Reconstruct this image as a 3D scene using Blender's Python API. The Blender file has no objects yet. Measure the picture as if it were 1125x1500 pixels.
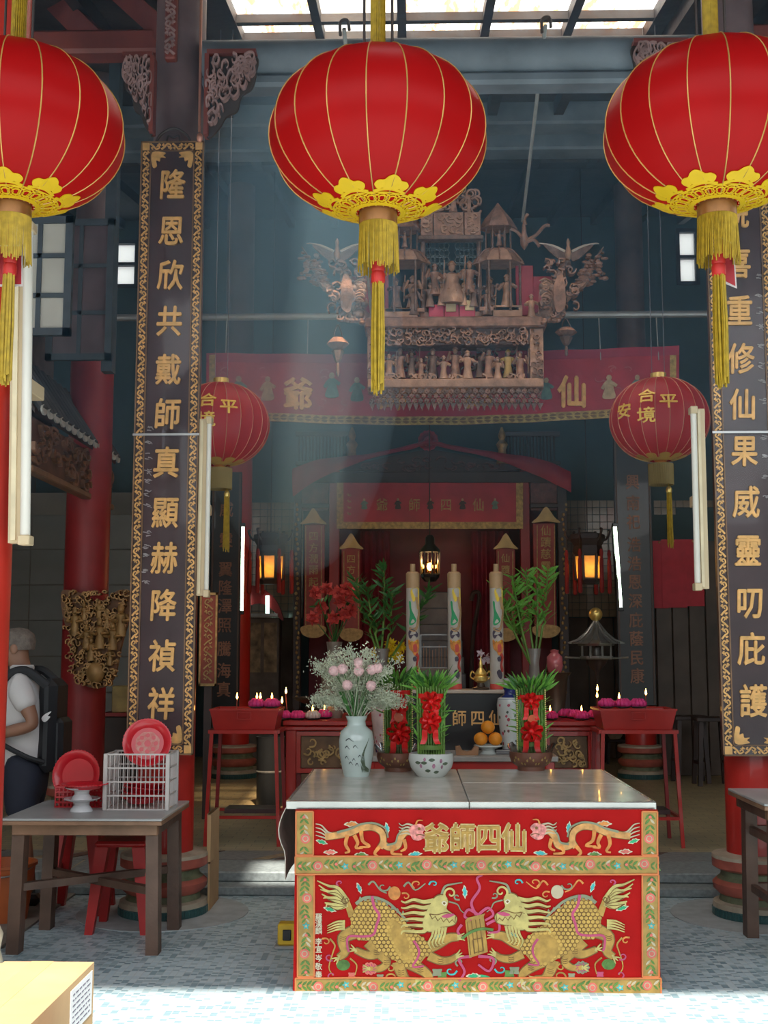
import bpy, bmesh, math, random
from mathutils import Vector, Matrix
random.seed(7)
SC = bpy.context.scene
COL = SC.collection
PI = math.pi
# ------------------------------------------------------------------ camera
# depths in the numbers below are in bay units of BAY metres; widths and heights are metres
BAY, F_PX, CX, CY, EYE = 1.553, 1127.0, 562.5, 750.0, 1.40
TILT, YAW = math.atan(205/(F_PX*BAY)), math.atan(39.5/(F_PX*BAY))
cam_d = bpy.data.cameras.new('camera'); cam = bpy.data.objects.new('camera', cam_d); COL.objects.link(cam)
cam.location = (0, 0, EYE); cam.rotation_euler = (PI/2 + TILT, 0, YAW)
cam_d.sensor_fit = 'VERTICAL'; cam_d.sensor_height = 36; cam_d.lens = F_PX*BAY/1500*36
cam_d.shift_y = (CY-750)/1500; cam_d.clip_start = .05; cam_d.clip_end = 200
SC.camera = cam
# ------------------------------------------------------------------ world, sun, exposure
SC.view_settings.view_transform = 'Standard'; SC.view_settings.look = 'None'
SC.view_settings.gamma = 1; SC.view_settings.use_curve_mapping = False
SC.view_settings.exposure = 0.80
W = bpy.data.worlds.new('sky'); SC.world = W; W.use_nodes = True
_bg = W.node_tree.nodes['Background']
_bg.inputs[0].default_value = (.90, .95, 1.0, 1); _bg.inputs[1].default_value = 1.5
SUN_UP = Vector((.15, -.42*BAY, 1)).normalized()
sun_d = bpy.data.lights.new('sun', 'SUN'); sun_d.energy = 6.6; sun_d.angle = math.radians(1.6); sun_d.color = (1, .95, .86)
sun = bpy.data.objects.new('sun', sun_d); COL.objects.link(sun); sun.location = (0, 0, 12)
sun.rotation_euler = SUN_UP.to_track_quat('Z', 'Y').to_euler()
SC.cycles.use_denoising = True
SC.cycles.max_bounces = 8; SC.cycles.diffuse_bounces = 4; SC.cycles.transparent_max_bounces = 16; SC.cycles.volume_bounces = 1
SC.cycles.sample_clamp_indirect = 6

_F = Vector((-math.sin(YAW)*math.cos(TILT), math.cos(YAW)*math.cos(TILT), math.sin(TILT)))
_R = Vector((math.cos(YAW), math.sin(YAW), 0)); _U = _R.cross(_F)
def at(px, py, Y):          # where the photograph's pixel lies on the plane at depth Y
    d = _F + _R*((px-CX)/(F_PX*BAY)) - _U*((py-CY)/(F_PX*BAY))
    p = d*(Y*BAY/d.y); p.y = Y; p.z += EYE; return p
def on(px, py, z):          # the same on a level surface at height z
    d = _F + _R*((px-CX)/(F_PX*BAY)) - _U*((py-CY)/(F_PX*BAY))
    p = d*((z-EYE)/d.z); p.y /= BAY; p.z += EYE; return p
def rc(x0, y0, x1, y1, Y):  # pixel box -> (xmin, zmin, xmax, zmax) at depth Y
    a = at(x0, (y0+y1)/2, Y); b = at(x1, (y0+y1)/2, Y); c = at((x0+x1)/2, y0, Y); d = at((x0+x1)/2, y1, Y)
    return a.x, d.z, b.x, c.z

# ------------------------------------------------------------------ materials
_M = {}
def M(name, c, rough=.6, metal=0, var=.12, scale=8, bump=0, emit=None, es=0, trans=0, alpha=1, spec=.5, coat=0, bscale=None, sub=0, c2=None):
    if name in _M: return _M[name]
    m = bpy.data.materials.new(name); m.use_nodes = True; nt = m.node_tree; N = nt.nodes; L = nt.links
    b = N['Principled BSDF']
    b.inputs['Roughness'].default_value = rough; b.inputs['Metallic'].default_value = metal
    b.inputs['Specular IOR Level'].default_value = spec; b.inputs['Coat Weight'].default_value = coat
    tc = N.new('ShaderNodeTexCoord')
    if var or c2:
        no = N.new('ShaderNodeTexNoise'); no.inputs['Scale'].default_value = scale; no.inputs['Detail'].default_value = 4
        L.new(tc.outputs['Object'], no.inputs['Vector'])
        mx = N.new('ShaderNodeMix'); mx.data_type = 'RGBA'
        ramp = N.new('ShaderNodeMapRange'); ramp.inputs['From Min'].default_value = .32; ramp.inputs['From Max'].default_value = .68
        L.new(no.outputs['Fac'], ramp.inputs['Value']); L.new(ramp.outputs['Result'], mx.inputs['Factor'])
        d = c2 or tuple(min(1, x*(1+var)) for x in c)
        a = c if c2 else tuple(x*(1-var) for x in c)
        mx.inputs['A'].default_value = (*a, 1); mx.inputs['B'].default_value = (*d, 1)
        L.new(mx.outputs['Result'], b.inputs['Base Color'])
    else: b.inputs['Base Color'].default_value = (*c, 1)
    if bump:
        nb = N.new('ShaderNodeTexNoise'); nb.inputs['Scale'].default_value = bscale or scale*4; nb.inputs['Detail'].default_value = 3
        L.new(tc.outputs['Object'], nb.inputs['Vector'])
        bp = N.new('ShaderNodeBump'); bp.inputs['Strength'].default_value = bump; bp.inputs['Distance'].default_value = .02
        L.new(nb.outputs['Fac'], bp.inputs['Height']); L.new(bp.outputs['Normal'], b.inputs['Normal'])
    if emit:
        b.inputs['Emission Color'].default_value = (*emit, 1); b.inputs['Emission Strength'].default_value = es
    if trans: b.inputs['Transmission Weight'].default_value = trans
    if alpha < 1: b.inputs['Alpha'].default_value = alpha
    if sub:      # light passing through thin cloth, paper or leaf
        tr = N.new('ShaderNodeBsdfTranslucent'); tr.inputs[0].default_value = (*[min(1, x*1.3) for x in c], 1)
        ms = N.new('ShaderNodeMixShader'); ms.inputs[0].default_value = sub
        L.new(b.outputs[0], ms.inputs[1]); L.new(tr.outputs[0], ms.inputs[2]); L.new(ms.outputs[0], N['Material Output'].inputs[0])
    _M[name] = m; return m
def glass_mat(name, tint=(1, 1, 1), refl=.25, rough=.03):
    if name in _M: return _M[name]
    m = bpy.data.materials.new(name); m.use_nodes = True; nt = m.node_tree; N = nt.nodes; L = nt.links; N.clear()
    o = N.new('ShaderNodeOutputMaterial'); t = N.new('ShaderNodeBsdfTransparent'); g = N.new('ShaderNodeBsdfGlossy'); x = N.new('ShaderNodeMixShader')
    lw = N.new('ShaderNodeLayerWeight'); lw.inputs[0].default_value = refl
    t.inputs[0].default_value = (*tint, 1); g.inputs['Roughness'].default_value = rough
    L.new(lw.outputs['Fresnel'], x.inputs[0]); L.new(t.outputs[0], x.inputs[1]); L.new(g.outputs[0], x.inputs[2]); L.new(x.outputs[0], o.inputs[0])
    _M[name] = m; return m

# ------------------------------------------------------------------ mesh building
def woff(o):
    v = Vector((0, 0, 0))
    while o is not None: v += o.location; o = o.parent
    return v
def smooth_path(pts, n=6, closed=False):
    P = [Vector(p) for p in pts]; out = []
    m = len(P); rng = m if closed else m-1
    for i in range(rng):
        p0 = P[(i-1) % m] if (closed or i > 0) else P[0]; p1 = P[i]; p2 = P[(i+1) % m]
        p3 = P[(i+2) % m] if (closed or i+2 < m) else P[-1]
        for k in range(n):
            t = k/n
            out.append(.5*((2*p1)+(p2-p0)*t+(2*p0-5*p1+4*p2-p3)*t*t+(3*p1-p0-3*p2+p3)*t**3))
    if not closed: out.append(P[-1].copy())
    return out
class MB:
    def __init__(s): s.v = []; s.f = []
    def add(s, vs, fs, M4=None):
        b = len(s.v)
        s.v += [tuple(M4 @ Vector(v)) if M4 else tuple(v) for v in vs]
        s.f += [tuple(b+i for i in f) for f in fs]; return s
    def box(s, x0, y0, z0, x1, y1, z1, M4=None):
        vs = [(x0,y0,z0),(x1,y0,z0),(x1,y1,z0),(x0,y1,z0),(x0,y0,z1),(x1,y0,z1),(x1,y1,z1),(x0,y1,z1)]
        return s.add(vs, [(3,2,1,0),(4,5,6,7),(0,1,5,4),(1,2,6,5),(2,3,7,6),(3,0,4,7)], M4)
    def bev(s, x0, y0, z0, x1, y1, z1, r, M4=None):      # box with chamfered edges
        vs = []; 
        xs, ys, zs = (x0, x1), (y0, y1), (z0, z1); sg = (1, -1); idx = {}
        for i in (0,1):
            for j in (0,1):
                for k in (0,1):
                    for ax in range(3):
                        p = [xs[i]+sg[i]*r, ys[j]+sg[j]*r, zs[k]+sg[k]*r]
                        p[ax] = (xs[i], ys[j], zs[k])[ax]
                        idx[i,j,k,ax] = len(vs); vs.append(tuple(p))
        q = lambda *a: idx[a]
        fs = [(q(0,0,0,0),q(0,0,1,0),q(0,1,1,0),q(0,1,0,0)),(q(1,0,0,0),q(1,1,0,0),q(1,1,1,0),q(1,0,1,0)),
              (q(0,0,0,1),q(1,0,0,1),q(1,0,1,1),q(0,0,1,1)),(q(0,1,0,1),q(0,1,1,1),q(1,1,1,1),q(1,1,0,1)),
              (q(0,0,0,2),q(0,1,0,2),q(1,1,0,2),q(1,0,0,2)),(q(0,0,1,2),q(1,0,1,2),q(1,1,1,2),q(0,1,1,2))]
        for i in (0,1):
            for j in (0,1):
                fs.append((q(i,j,0,0),q(i,j,1,0),q(i,j,1,1),q(i,j,0,1)))
                fs.append((q(i,0,j,0),q(i,1,j,0),q(i,1,j,2),q(i,0,j,2)))
                fs.append((q(0,i,j,1),q(1,i,j,1),q(1,i,j,2),q(0,i,j,2)))
                for k in (0,1): fs.append((q(i,j,k,0),q(i,j,k,1),q(i,j,k,2)))
        return s.add(vs, fs, M4)
    def lathe(s, prof, seg=24, c=(0,0,0), sx=1, sy=1, a0=0, a1=2*PI, cap=True, M4=None):
        full = abs(a1-a0-2*PI) < 1e-6; n = seg if full else seg+1; vs = []; fs = []
        for r, z in prof:
            for k in range(n):
                a = a0+(a1-a0)*k/seg; vs.append((c[0]+r*sx*math.cos(a), c[1]+r*sy*math.sin(a), c[2]+z))
        for i in range(len(prof)-1):
            for k in range(seg):
                k2 = (k+1) % n; fs.append((i*n+k, i*n+k2, (i+1)*n+k2, (i+1)*n+k))
        if cap and full:
            if prof[0][0] > 1e-5: fs.append(tuple(range(n))[::-1])
            if prof[-1][0] > 1e-5: fs.append(tuple((len(prof)-1)*n+k for k in range(n)))
        return s.add(vs, fs, M4)
    def ball(s, c, r, seg=10, rings=6, M4=None):
        rx, ry, rz = (r, r, r) if not hasattr(r, '__len__') else r
        prof = [(max(1e-4, math.sin(PI*i/rings)), -math.cos(PI*i/rings)) for i in range(rings+1)]
        vs = []; fs = []
        for q, z in prof:
            for k in range(seg): vs.append((c[0]+rx*q*math.cos(2*PI*k/seg), c[1]+ry*q*math.sin(2*PI*k/seg), c[2]+rz*z))
        for i in range(rings):
            for k in range(seg): fs.append((i*seg+k, i*seg+(k+1) % seg, (i+1)*seg+(k+1) % seg, (i+1)*seg+k))
        return s.add(vs, fs, M4)
    def tube(s, pts, r, seg=6, cap=True, M4=None):
        P = [Vector(p) for p in pts]; n = len(P); vs = []; fs = []
        up = None
        for i, p in enumerate(P):
            d = (P[min(i+1, n-1)]-P[max(i-1, 0)])
            if d.length < 1e-9: d = Vector((0, 0, 1))
            d.normalize()
            if up is None: up = Vector((0, 0, 1)) if abs(d.z) < .9 else Vector((0, 1, 0))
            a = d.cross(up)
            if a.length < 1e-4: a = d.orthogonal()
            a.normalize(); b = a.cross(d); up = b
            rr = r[i] if hasattr(r, '__len__') else r
            for k in range(seg):
                t = 2*PI*k/seg; vs.append(tuple(p+a*(rr*math.cos(t))+b*(rr*math.sin(t))))
        for i in range(n-1):
            for k in range(seg): fs.append((i*seg+k, i*seg+(k+1) % seg, (i+1)*seg+(k+1) % seg, (i+1)*seg+k))
        if cap: fs.append(tuple(range(seg))[::-1]); fs.append(tuple((n-1)*seg+k for k in range(seg)))
        return s.add(vs, fs, M4)
    def bar(s, a, b, w, h=None, M4=None):     # square bar between two points
        h = h or w; a = Vector(a); b = Vector(b); d = (b-a).normalized()
        up = Vector((0, 0, 1)) if abs(d.z) < .95 else Vector((0, 1, 0))
        x = d.cross(up).normalized(); y = x.cross(d); vs = []
        for p in (a, b):
            for i, j in ((-1,-1),(1,-1),(1,1),(-1,1)): vs.append(tuple(p+x*(i*w/2)+y*(j*h/2)))
        return s.add(vs, [(0,1,2,3),(7,6,5,4),(0,4,5,1),(1,5,6,2),(2,6,7,3),(3,7,4,0)], M4)
    def prism(s, poly, fn, w0, w1):     # outline in (u,v), extruded from w0 to w1 by fn(u,v,w)
        n = len(poly); A = sum(poly[i][0]*poly[(i+1) % n][1]-poly[(i+1) % n][0]*poly[i][1] for i in range(n))
        vs = [tuple(fn(p[0], p[1], w0)) for p in poly]+[tuple(fn(p[0], p[1], w1)) for p in poly]
        fs = [tuple(range(n)), tuple(range(2*n-1, n-1, -1))]+[(i, n+i, n+(i+1) % n, (i+1) % n) for i in range(n)]
        if A < 0: fs = [f[::-1] for f in fs]
        return s.add(vs, fs)
    def blob(s, pts, fn, w0, w1, n=4): return s.prism([tuple(p) for p in smooth_path([(x, y, 0) for x, y in pts], n, True)], fn, w0, w1)
    def stroke(s, pts, fn, wd, w0, w1, n=5, w_end=None, sm=True):    # flat ribbon, width wd tapering to w_end
        P = smooth_path([(x, y, 0) for x, y in pts], n) if sm else [Vector((x, y, 0)) for x, y in pts]
        m = len(P); we = wd if w_end is None else w_end; vs = []; fs = []
        for i, p in enumerate(P):
            d = P[min(i+1, m-1)]-P[max(i-1, 0)]
            d = d.normalized() if d.length > 1e-9 else Vector((1, 0, 0))
            nx, ny = -d.y, d.x; h = (wd+(we-wd)*i/(m-1))/2
            for sg, w in ((1, w0), (1, w1), (-1, w1), (-1, w0)): vs.append(tuple(fn(p.x+nx*h*sg, p.y+ny*h*sg, w)))
        for i in range(m-1):
            for k in range(4): fs.append((4*i+k, 4*i+(k+1) % 4, 4*i+4+(k+1) % 4, 4*i+4+k))
        fs += [(0,1,2,3), tuple(4*(m-1)+k for k in (3,2,1,0))]
        return s.add(vs, fs)
    def grid(s, fn, nu, nv, two=None):     # sheet; two = thickness offset vector fn for closed slab
        vs = [tuple(fn(i/nu, j/nv)) for j in range(nv+1) for i in range(nu+1)]
        fs = [(j*(nu+1)+i, j*(nu+1)+i+1, (j+1)*(nu+1)+i+1, (j+1)*(nu+1)+i) for j in range(nv) for i in range(nu)]
        if two is None: return s.add(vs, fs)
        off = Vector(two); m = len(vs); vs2 = [tuple(Vector(v)+off) for v in vs]
        fb = [tuple(m+i for i in f[::-1]) for f in fs]; e = []
        W1 = nu+1
        ring = [i for i in range(nu+1)]+[j*W1+nu for j in range(1, nv+1)]+[nv*W1+i for i in range(nu-1, -1, -1)]+[j*W1 for j in range(nv-1, 0, -1)]
        for i in range(len(ring)):
            a, b = ring[i], ring[(i+1) % len(ring)]; e.append((b, a, m+a, m+b))
        return s.add(vs+vs2, fs+fb+e)
    def mesh(s, name, off=Vector((0, 0, 0)), smooth=False):
        me = bpy.data.meshes.new(name)
        me.from_pydata([(v[0]-off.x, v[1]-off.y, v[2]-off.z) for v in s.v], [], s.f); me.update()
        if smooth: me.shade_smooth(); me.set_sharp_from_angle(angle=math.radians(42))
        return me
    def build(s, name, mat, parent=None, smooth=False, local=False, label=None):
        off = Vector((0, 0, 0)) if (local or parent is None) else woff(parent)
        me = s.mesh(name, off, smooth); o = bpy.data.objects.new(name, me)
        for m in (mat if isinstance(mat, (list, tuple)) else [mat]): me.materials.append(m)
        COL.objects.link(o); o.parent = parent
        if label: o['label'] = label
        return o
def tag(o, label, cat, group=None):
    o['label'] = label; o['category'] = cat
    if group: o['group'] = group
    return o
def thing(name, label, cat, loc=(0, 0, 0), rz=0, group=None):
    o = bpy.data.objects.new(name, None); COL.objects.link(o); o.location = loc; o.rotation_euler = (0, 0, rz); o.empty_display_size = .1
    return tag(o, label, cat, group)
def struct(o, label=None):
    o['kind'] = 'structure'
    if label: o['label'] = label
    return o
def piece(name, me, parent, loc=(0,0,0), rot=(0,0,0), scale=(1,1,1)):
    o = bpy.data.objects.new(name, me); COL.objects.link(o); o.parent = parent; o.location = loc; o.rotation_euler = rot; o.scale = scale; return o
def copy_tree(o, parent=None):
    c = o.copy(); COL.objects.link(c); c.parent = parent
    for ch in list(o.children): copy_tree(ch, c)
    return c
# lettering: glyph outlines from Blender's own built-in font, as solid geometry
_fc = bpy.data.curves.new('lettering', 'FONT'); _fc.resolution_u = 2; _fo = bpy.data.objects.new('lettering', _fc); COL.objects.link(_fo)
_G = {}
def glyph(ch, bold=.0):
    k = (ch, bold)
    if k not in _G:
        _fc.body = ch; _fc.offset = bold; _fc.extrude = .5
        dg = bpy.context.evaluated_depsgraph_get(); dg.update()
        me = bpy.data.meshes.new_from_object(_fo.evaluated_get(dg))
        vs = [v.co.copy() for v in me.vertices]; fs = [tuple(p.vertices) for p in me.polygons]
        if len(ch) == 1:
            x0, x1, y0, y1 = -.02, 1.02, -.13, .90
            if ord(ch) < 0x2e80: x0, x1 = min(v.x for v in vs), max(v.x for v in vs); y0, y1 = -.02, .75
        else: x0, x1, y0, y1 = min(v.x for v in vs), max(v.x for v in vs), -.05, .8
        _G[k] = ([((v.x-(x0+x1)/2)/(x1-x0), (v.y-(y0+y1)/2)/(y1-y0), v.z+.5) for v in vs], fs)
        bpy.data.meshes.remove(me)
    return _G[k]
def text_mb(ch, cx, cz, w, h, fn, w0, w1, bold=.02, shear=0):   # one glyph in a (w x h) cell, laid on fn(u,v,w)
    vs, fs = glyph(ch, 0); mb = MB()
    for i, (dx, dy) in enumerate(((0, 0),) if bold < .012 else ((-bold, 0), (bold, 0), (0, bold), (0, -bold))):
        mb.add([tuple(fn(cx+(x+dx+y*shear)*w, cz+(y+dy)*h, w0+(w1-w0)*z*(1+.09*i))) for x, y, z in vs], fs)
    return mb
def front(Y):       # surface facing the camera at depth Y: w grows towards the camera
    return lambda u, v, w: (u, Y-w, v)
def scroll_band(mb, fn, u0, v0, u1, v1, wd, w0, w1, step, vertical=True, seed=1):
    # running leaf scroll along a strip
    L = (v1-v0) if vertical else (u1-u0); W_ = (u1-u0) if vertical else (v1-v0)
    n = max(1, round(L/step)); st = L/n
    g = (lambda a, b, w: fn(u0+b, v0+a, w)) if vertical else (lambda a, b, w: fn(u0+a, v0+b, w))
    rnd = random.Random(seed)
    for i in range(n):
        a = i*st; s = 1 if i % 2 else -1; c = W_/2; r = W_*.40
        mb.stroke([(a, c-s*r), (a+st*.3, c-s*r*.1), (a+st*.55, c+s*r*.95), (a+st*.85, c+s*r*.4), (a+st*.72, c-s*r*.2), (a+st*.55, c+s*r*.25)], g, wd, w0, w1, 3, wd*.5)
        mb.stroke([(a+st*.25, c+s*r*.9), (a+st*.1, c+s*r*.45), (a+st*.35, c+s*r*.1)], g, wd*.8, w0, w1, 3, wd*.4)
        mb.stroke([(a+st*.75, c-s*r*.95), (a+st*.95, c-s*r*.5), (a+st*.6, c-s*r*.55)], g, wd*.9, w0, w1, 3, wd*.3)
# ================================================================== the setting
def mosaic_mat():
    m = bpy.data.materials.new('mosaic_tiles'); m.use_nodes = True; N = m.node_tree.nodes; L = m.node_tree.links; b = N['Principled BSDF']
    tc = N.new('ShaderNodeTexCoord'); mp = N.new('ShaderNodeMapping'); mp.inputs['Scale'].default_value = (33, 46, 1); L.new(tc.outputs['Object'], mp.inputs[0])
    fl = N.new('ShaderNodeVectorMath'); fl.operation = 'FLOOR'; L.new(mp.outputs[0], fl.inputs[0])
    wn = N.new('ShaderNodeTexWhiteNoise'); L.new(fl.outputs[0], wn.inputs[0])
    big = N.new('ShaderNodeTexNoise'); big.inputs['Scale'].default_value = .22; L.new(fl.outputs[0], big.inputs['Vector'])
    ad = N.new('ShaderNodeMath'); ad.operation = 'MULTIPLY_ADD'; L.new(wn.outputs['Value'], ad.inputs[0]); ad.inputs[1].default_value = .62; L.new(big.outputs['Fac'], ad.inputs[2])
    cr = N.new('ShaderNodeValToRGB'); cr.color_ramp.interpolation = 'CONSTANT'; e = cr.color_ramp.elements
    e[0].position = 0; e[0].color = (.60, .66, .66, 1); e[1].position = .30; e[1].color = (.50, .60, .63, 1)
    for p, c in ((.62, (.44, .56, .61, 1)), (.86, (.32, .44, .48, 1)), (.97, (.20, .31, .36, 1))): q = e.new(p); q.color = c
    L.new(ad.outputs[0], cr.inputs[0])
    fr = N.new('ShaderNodeVectorMath'); fr.operation = 'FRACTION'; L.new(mp.outputs[0], fr.inputs[0])
    sx = N.new('ShaderNodeSeparateXYZ'); L.new(fr.outputs[0], sx.inputs[0])
    mn = N.new('ShaderNodeMath'); mn.operation = 'MINIMUM'; L.new(sx.outputs[0], mn.inputs[0]); L.new(sx.outputs[1], mn.inputs[1])
    lt = N.new('ShaderNodeMath'); lt.operation = 'LESS_THAN'; lt.inputs[1].default_value = .09; L.new(mn.outputs[0], lt.inputs[0])
    mx = N.new('ShaderNodeMix'); mx.data_type = 'RGBA'; L.new(lt.outputs[0], mx.inputs['Factor']); L.new(cr.outputs[0], mx.inputs['A']); mx.inputs['B'].default_value = (.45, .50, .50, 1)
    L.new(mx.outputs['Result'], b.inputs['Base Color']); b.inputs['Roughness'].default_value = .38
    return m
def brick_floor_mat():
    m = bpy.data.materials.new('hall_paving'); m.use_nodes = True; N = m.node_tree.nodes; L = m.node_tree.links; b = N['Principled BSDF']
    tc = N.new('ShaderNodeTexCoord'); br = N.new('ShaderNodeTexBrick'); L.new(tc.outputs['Object'], br.inputs[0])
    br.inputs['Color1'].default_value = (.46, .39, .22, 1); br.inputs['Color2'].default_value = (.38, .32, .19, 1); br.inputs['Mortar'].default_value = (.15, .14, .11, 1)
    br.inputs['Scale'].default_value = 5; br.inputs['Mortar Size'].default_value = .012; br.inputs['Brick Width'].default_value = .9; br.inputs['Row Height'].default_value = .45
    L.new(br.outputs[0], b.inputs['Base Color']); b.inputs['Roughness'].default_value = .42
    return m
MOSAIC = mosaic_mat(); PAVE = brick_floor_mat()
WOODD = M('dark_timber', (.05, .036, .033), .6, var=.35, scale=3, bump=.25)
WOODR = M('red_timber', (.20, .045, .035), .5, var=.25, scale=3, bump=.1)
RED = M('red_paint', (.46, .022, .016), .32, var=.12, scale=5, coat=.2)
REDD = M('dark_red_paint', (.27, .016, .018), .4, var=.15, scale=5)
GOLD = M('old_gold', (.74, .42, .15), .42, .35, var=.18, scale=20)
GOLDB = M('bright_gold', (.95, .66, .20), .3, .7, var=.1, scale=20)
GILT = M('gilded_carving', (.36, .19, .065), .38, .35, var=.35, scale=14, bump=.3)
GRAN = M('granite', (.25, .28, .28), .55, var=.2, scale=40, bump=.1)
GRAND = M('dark_granite', (.10, .13, .13), .5, var=.2, scale=40)
BLUEG = M('grey_blue_beam', (.17, .20, .235), .6, var=.3, scale=3, bump=.2)
PLASTER = M('teal_plaster', (.07, .115, .125), .8, var=.25, scale=1.5)
PLASTERG = M('grey_plaster', (.20, .18, .155), .8, var=.25, scale=1.5)
BLACKL = M('black_lacquer', (.012, .012, .014), .3, var=.2, scale=6, coat=.3)

# floors and step
fo = struct(MB().box(-5, -5, -.15, 6, 4.6, 0).build('floor', MOSAIC), 'pale blue and white mosaic courtyard floor')
fh = struct(MB().box(-5, 4.72, -.15, 6, 9.9, .105).build('floor_hall', PAVE), 'yellowish paved floor of the raised hall')
st = struct(MB().box(-5, 4.6, -.14, 6, 4.72, .02).build('trim_1', GRAND), 'two low grey granite steps')
X = -5
for w in (1.35, 1.6, 1.45, 1.5, 1.3, 1.5, 1.2, 1.1):
    MB().bev(X+.003, 4.57, 0, X+w-.003, 4.72, .05, .006).build('stone_slab', GRAN, st)
    MB().bev(X+.003, 4.665, .05, X+w-.003, 4.93, .109, .008).build('stone_slab', GRAN, st); X += w
band = struct(MB().box(-5, 4.93, .1, 6, 5.16, .108).build('trim_2', M('border_stone', (.24, .25, .24), .5, var=.2, scale=30)), 'inlaid stone border along the hall edge')
TAN = M('tan_inlay', (.36, .27, .16), .5, var=.2, scale=20); BRN = M('brown_inlay', (.15, .085, .065), .5, var=.2, scale=20)
for i in range(14):
    x = -4.6+i*.72
    a = MB().prism([(x, 4.945), (x+.10, 4.945), (x+.34, 5.145), (x+.24, 5.145)], lambda u, v, w: (u, v, .108+w), 0, .003)
    a.build('inlay', TAN, band)
    MB().prism([(x+.14, 4.945), (x+.26, 4.945), (x+.50, 5.145), (x+.38, 5.145)], lambda u, v, w: (u, v, .108+w), 0, .003).build('inlay', BRN, band)
struct(MB().box(-5, 2.6, -.02, -1.95, 4.57, .012).build('trim_3', M('worn_concrete', (.22, .19, .16), .8, var=.3, scale=4)), 'worn concrete strip at the left of the courtyard')

# walls, with real openings for the windows
def wall_rects(x0, x1, z0, z1, holes):
    xs = sorted({x0, x1, *[h[0] for h in holes], *[h[2] for h in holes]}); out = []
    for a, b in zip(xs, xs[1:]):
        zz = [z0]
        for h in sorted(holes, key=lambda h: h[1]):
            if h[0] <= a and h[2] >= b: zz += [h[1], h[3]]
        zz.append(z1)
        for i in range(0, len(zz), 2):
            if zz[i+1]-zz[i] > 1e-4: out.append((a, zz[i], b, zz[i+1]))
    return out
YB = 9.7
wl = rc(160, 352, 203, 422, YB); wr = rc(990, 335, 1024, 418, YB); wr2 = rc(1098, 318, 1150, 392, YB)
holes = [wl, wr, wr2]
mb = MB()
for a, b, c, d in wall_rects(-5, 6, 0, 7.6, holes): mb.box(a, YB, b, c, YB+.2, d)
wb = struct(mb.build('wall_back', PLASTER), 'dark teal plaster wall at the back of the hall')
mb = MB(); mb.box(-5, 4.7, 0, -4.8, 9.9, 7.6); struct(mb.build('wall_left', PLASTERG), 'grey side wall of the hall')
mb = MB(); mb.box(5.2, 4.7, 0, 5.4, 9.9, 7.6); struct(mb.build('wall_right', PLASTERG), 'grey side wall of the hall')
struct(MB().box(-5, -5.2, 0, 6, -5, 3.6).build('wall_front', PLASTERG), 'grey courtyard wall behind the viewer')  # out of view, added to hold back sky light
struct(MB().box(-5.2, -5, 0, -5, 4.7, 4.4).build('wall_side', PLASTERG), 'grey courtyard side wall')
struct(MB().box(6, -5, 0, 6.2, 4.7, 4.4).build('wall_far_side', PLASTERG), 'grey courtyard side wall')
FROST = M('frosted_pane', (.75, .80, .80), .5, var=.1, scale=3, sub=.75)
for i, h in enumerate(holes):
    o = MB(); x0, z0, x1, z1 = h
    for a in ((x0, z0, x1, z0+.05), (x0, z1-.05, x1, z1), (x0, z0, x0+.05, z1), (x1-.05, z0, x1, z1), (x0, (z0+z1)/2-.02, x1, (z0+z1)/2+.02)): o.box(a[0], YB-.02, a[1], a[2], YB+.12, a[3])
    o = struct(o.build('window_%d' % (i+1), WOODD), 'small bright window high in the back wall')
    MB().box(x0+.04, YB+.05, z0+.04, x1-.04, YB+.056, (z0+z1)/2).build('pane', FROST, o)
    MB().box(x0+.04, YB+.05, (z0+z1)/2, x1-.04, YB+.056, z1-.04).build('pane', FROST, o)
# tiled dado of the back wall: each tile near the lamps is a piece of its own
TILE = M('cream_tile', (.34, .27, .19), .16, var=.16, scale=2, coat=.3); TILEP = M('pink_reflection_tile', (.52, .30, .24), .16, var=.1, scale=2, coat=.3)  # TILEP: a pink reflection painted into the tile colour
ts = .092; tme = MB().bev(-ts/2+.002, -.010, -ts/2+.002, ts/2-.002, 0, ts/2-.002, .003).mesh('tile'); tme.materials.append(TILE)
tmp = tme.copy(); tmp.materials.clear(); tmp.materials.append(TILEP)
la = rc(338, 736, 440, 905, YB); ra = rc(826, 733, 912, 905, YB); rb = rc(958, 733, 1050, 800, YB); n = 0
rnd = random.Random(3)
for (x0, z0, x1, z1) in (la, ra, rb):
    z = z1-ts/2
    while z > z0:
        x = x0+ts/2
        while x < x1:
            if n < 300:
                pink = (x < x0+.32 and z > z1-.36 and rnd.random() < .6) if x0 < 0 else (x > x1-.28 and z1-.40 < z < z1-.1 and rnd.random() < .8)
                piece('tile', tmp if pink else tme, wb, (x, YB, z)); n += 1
            x += ts
        z -= ts
# low dark panelling under the tiles
for a, b in ((338, 440), (826, 1050)):
    x0, _, x1, _ = rc(a, 905, b, 1130, YB); zt = rc(a, 905, b, 1130, YB)[3]
    k = max(3, int((x1-x0)/.3)); w = (x1-x0)/k
    for i in range(k): MB().bev(x0+i*w+.006, YB-.03, .105, x0+(i+1)*w-.006, YB, zt, .006).build('panel', M('dim_panel', (.10, .07, .05), .5, var=.3, scale=3), wb)

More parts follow.
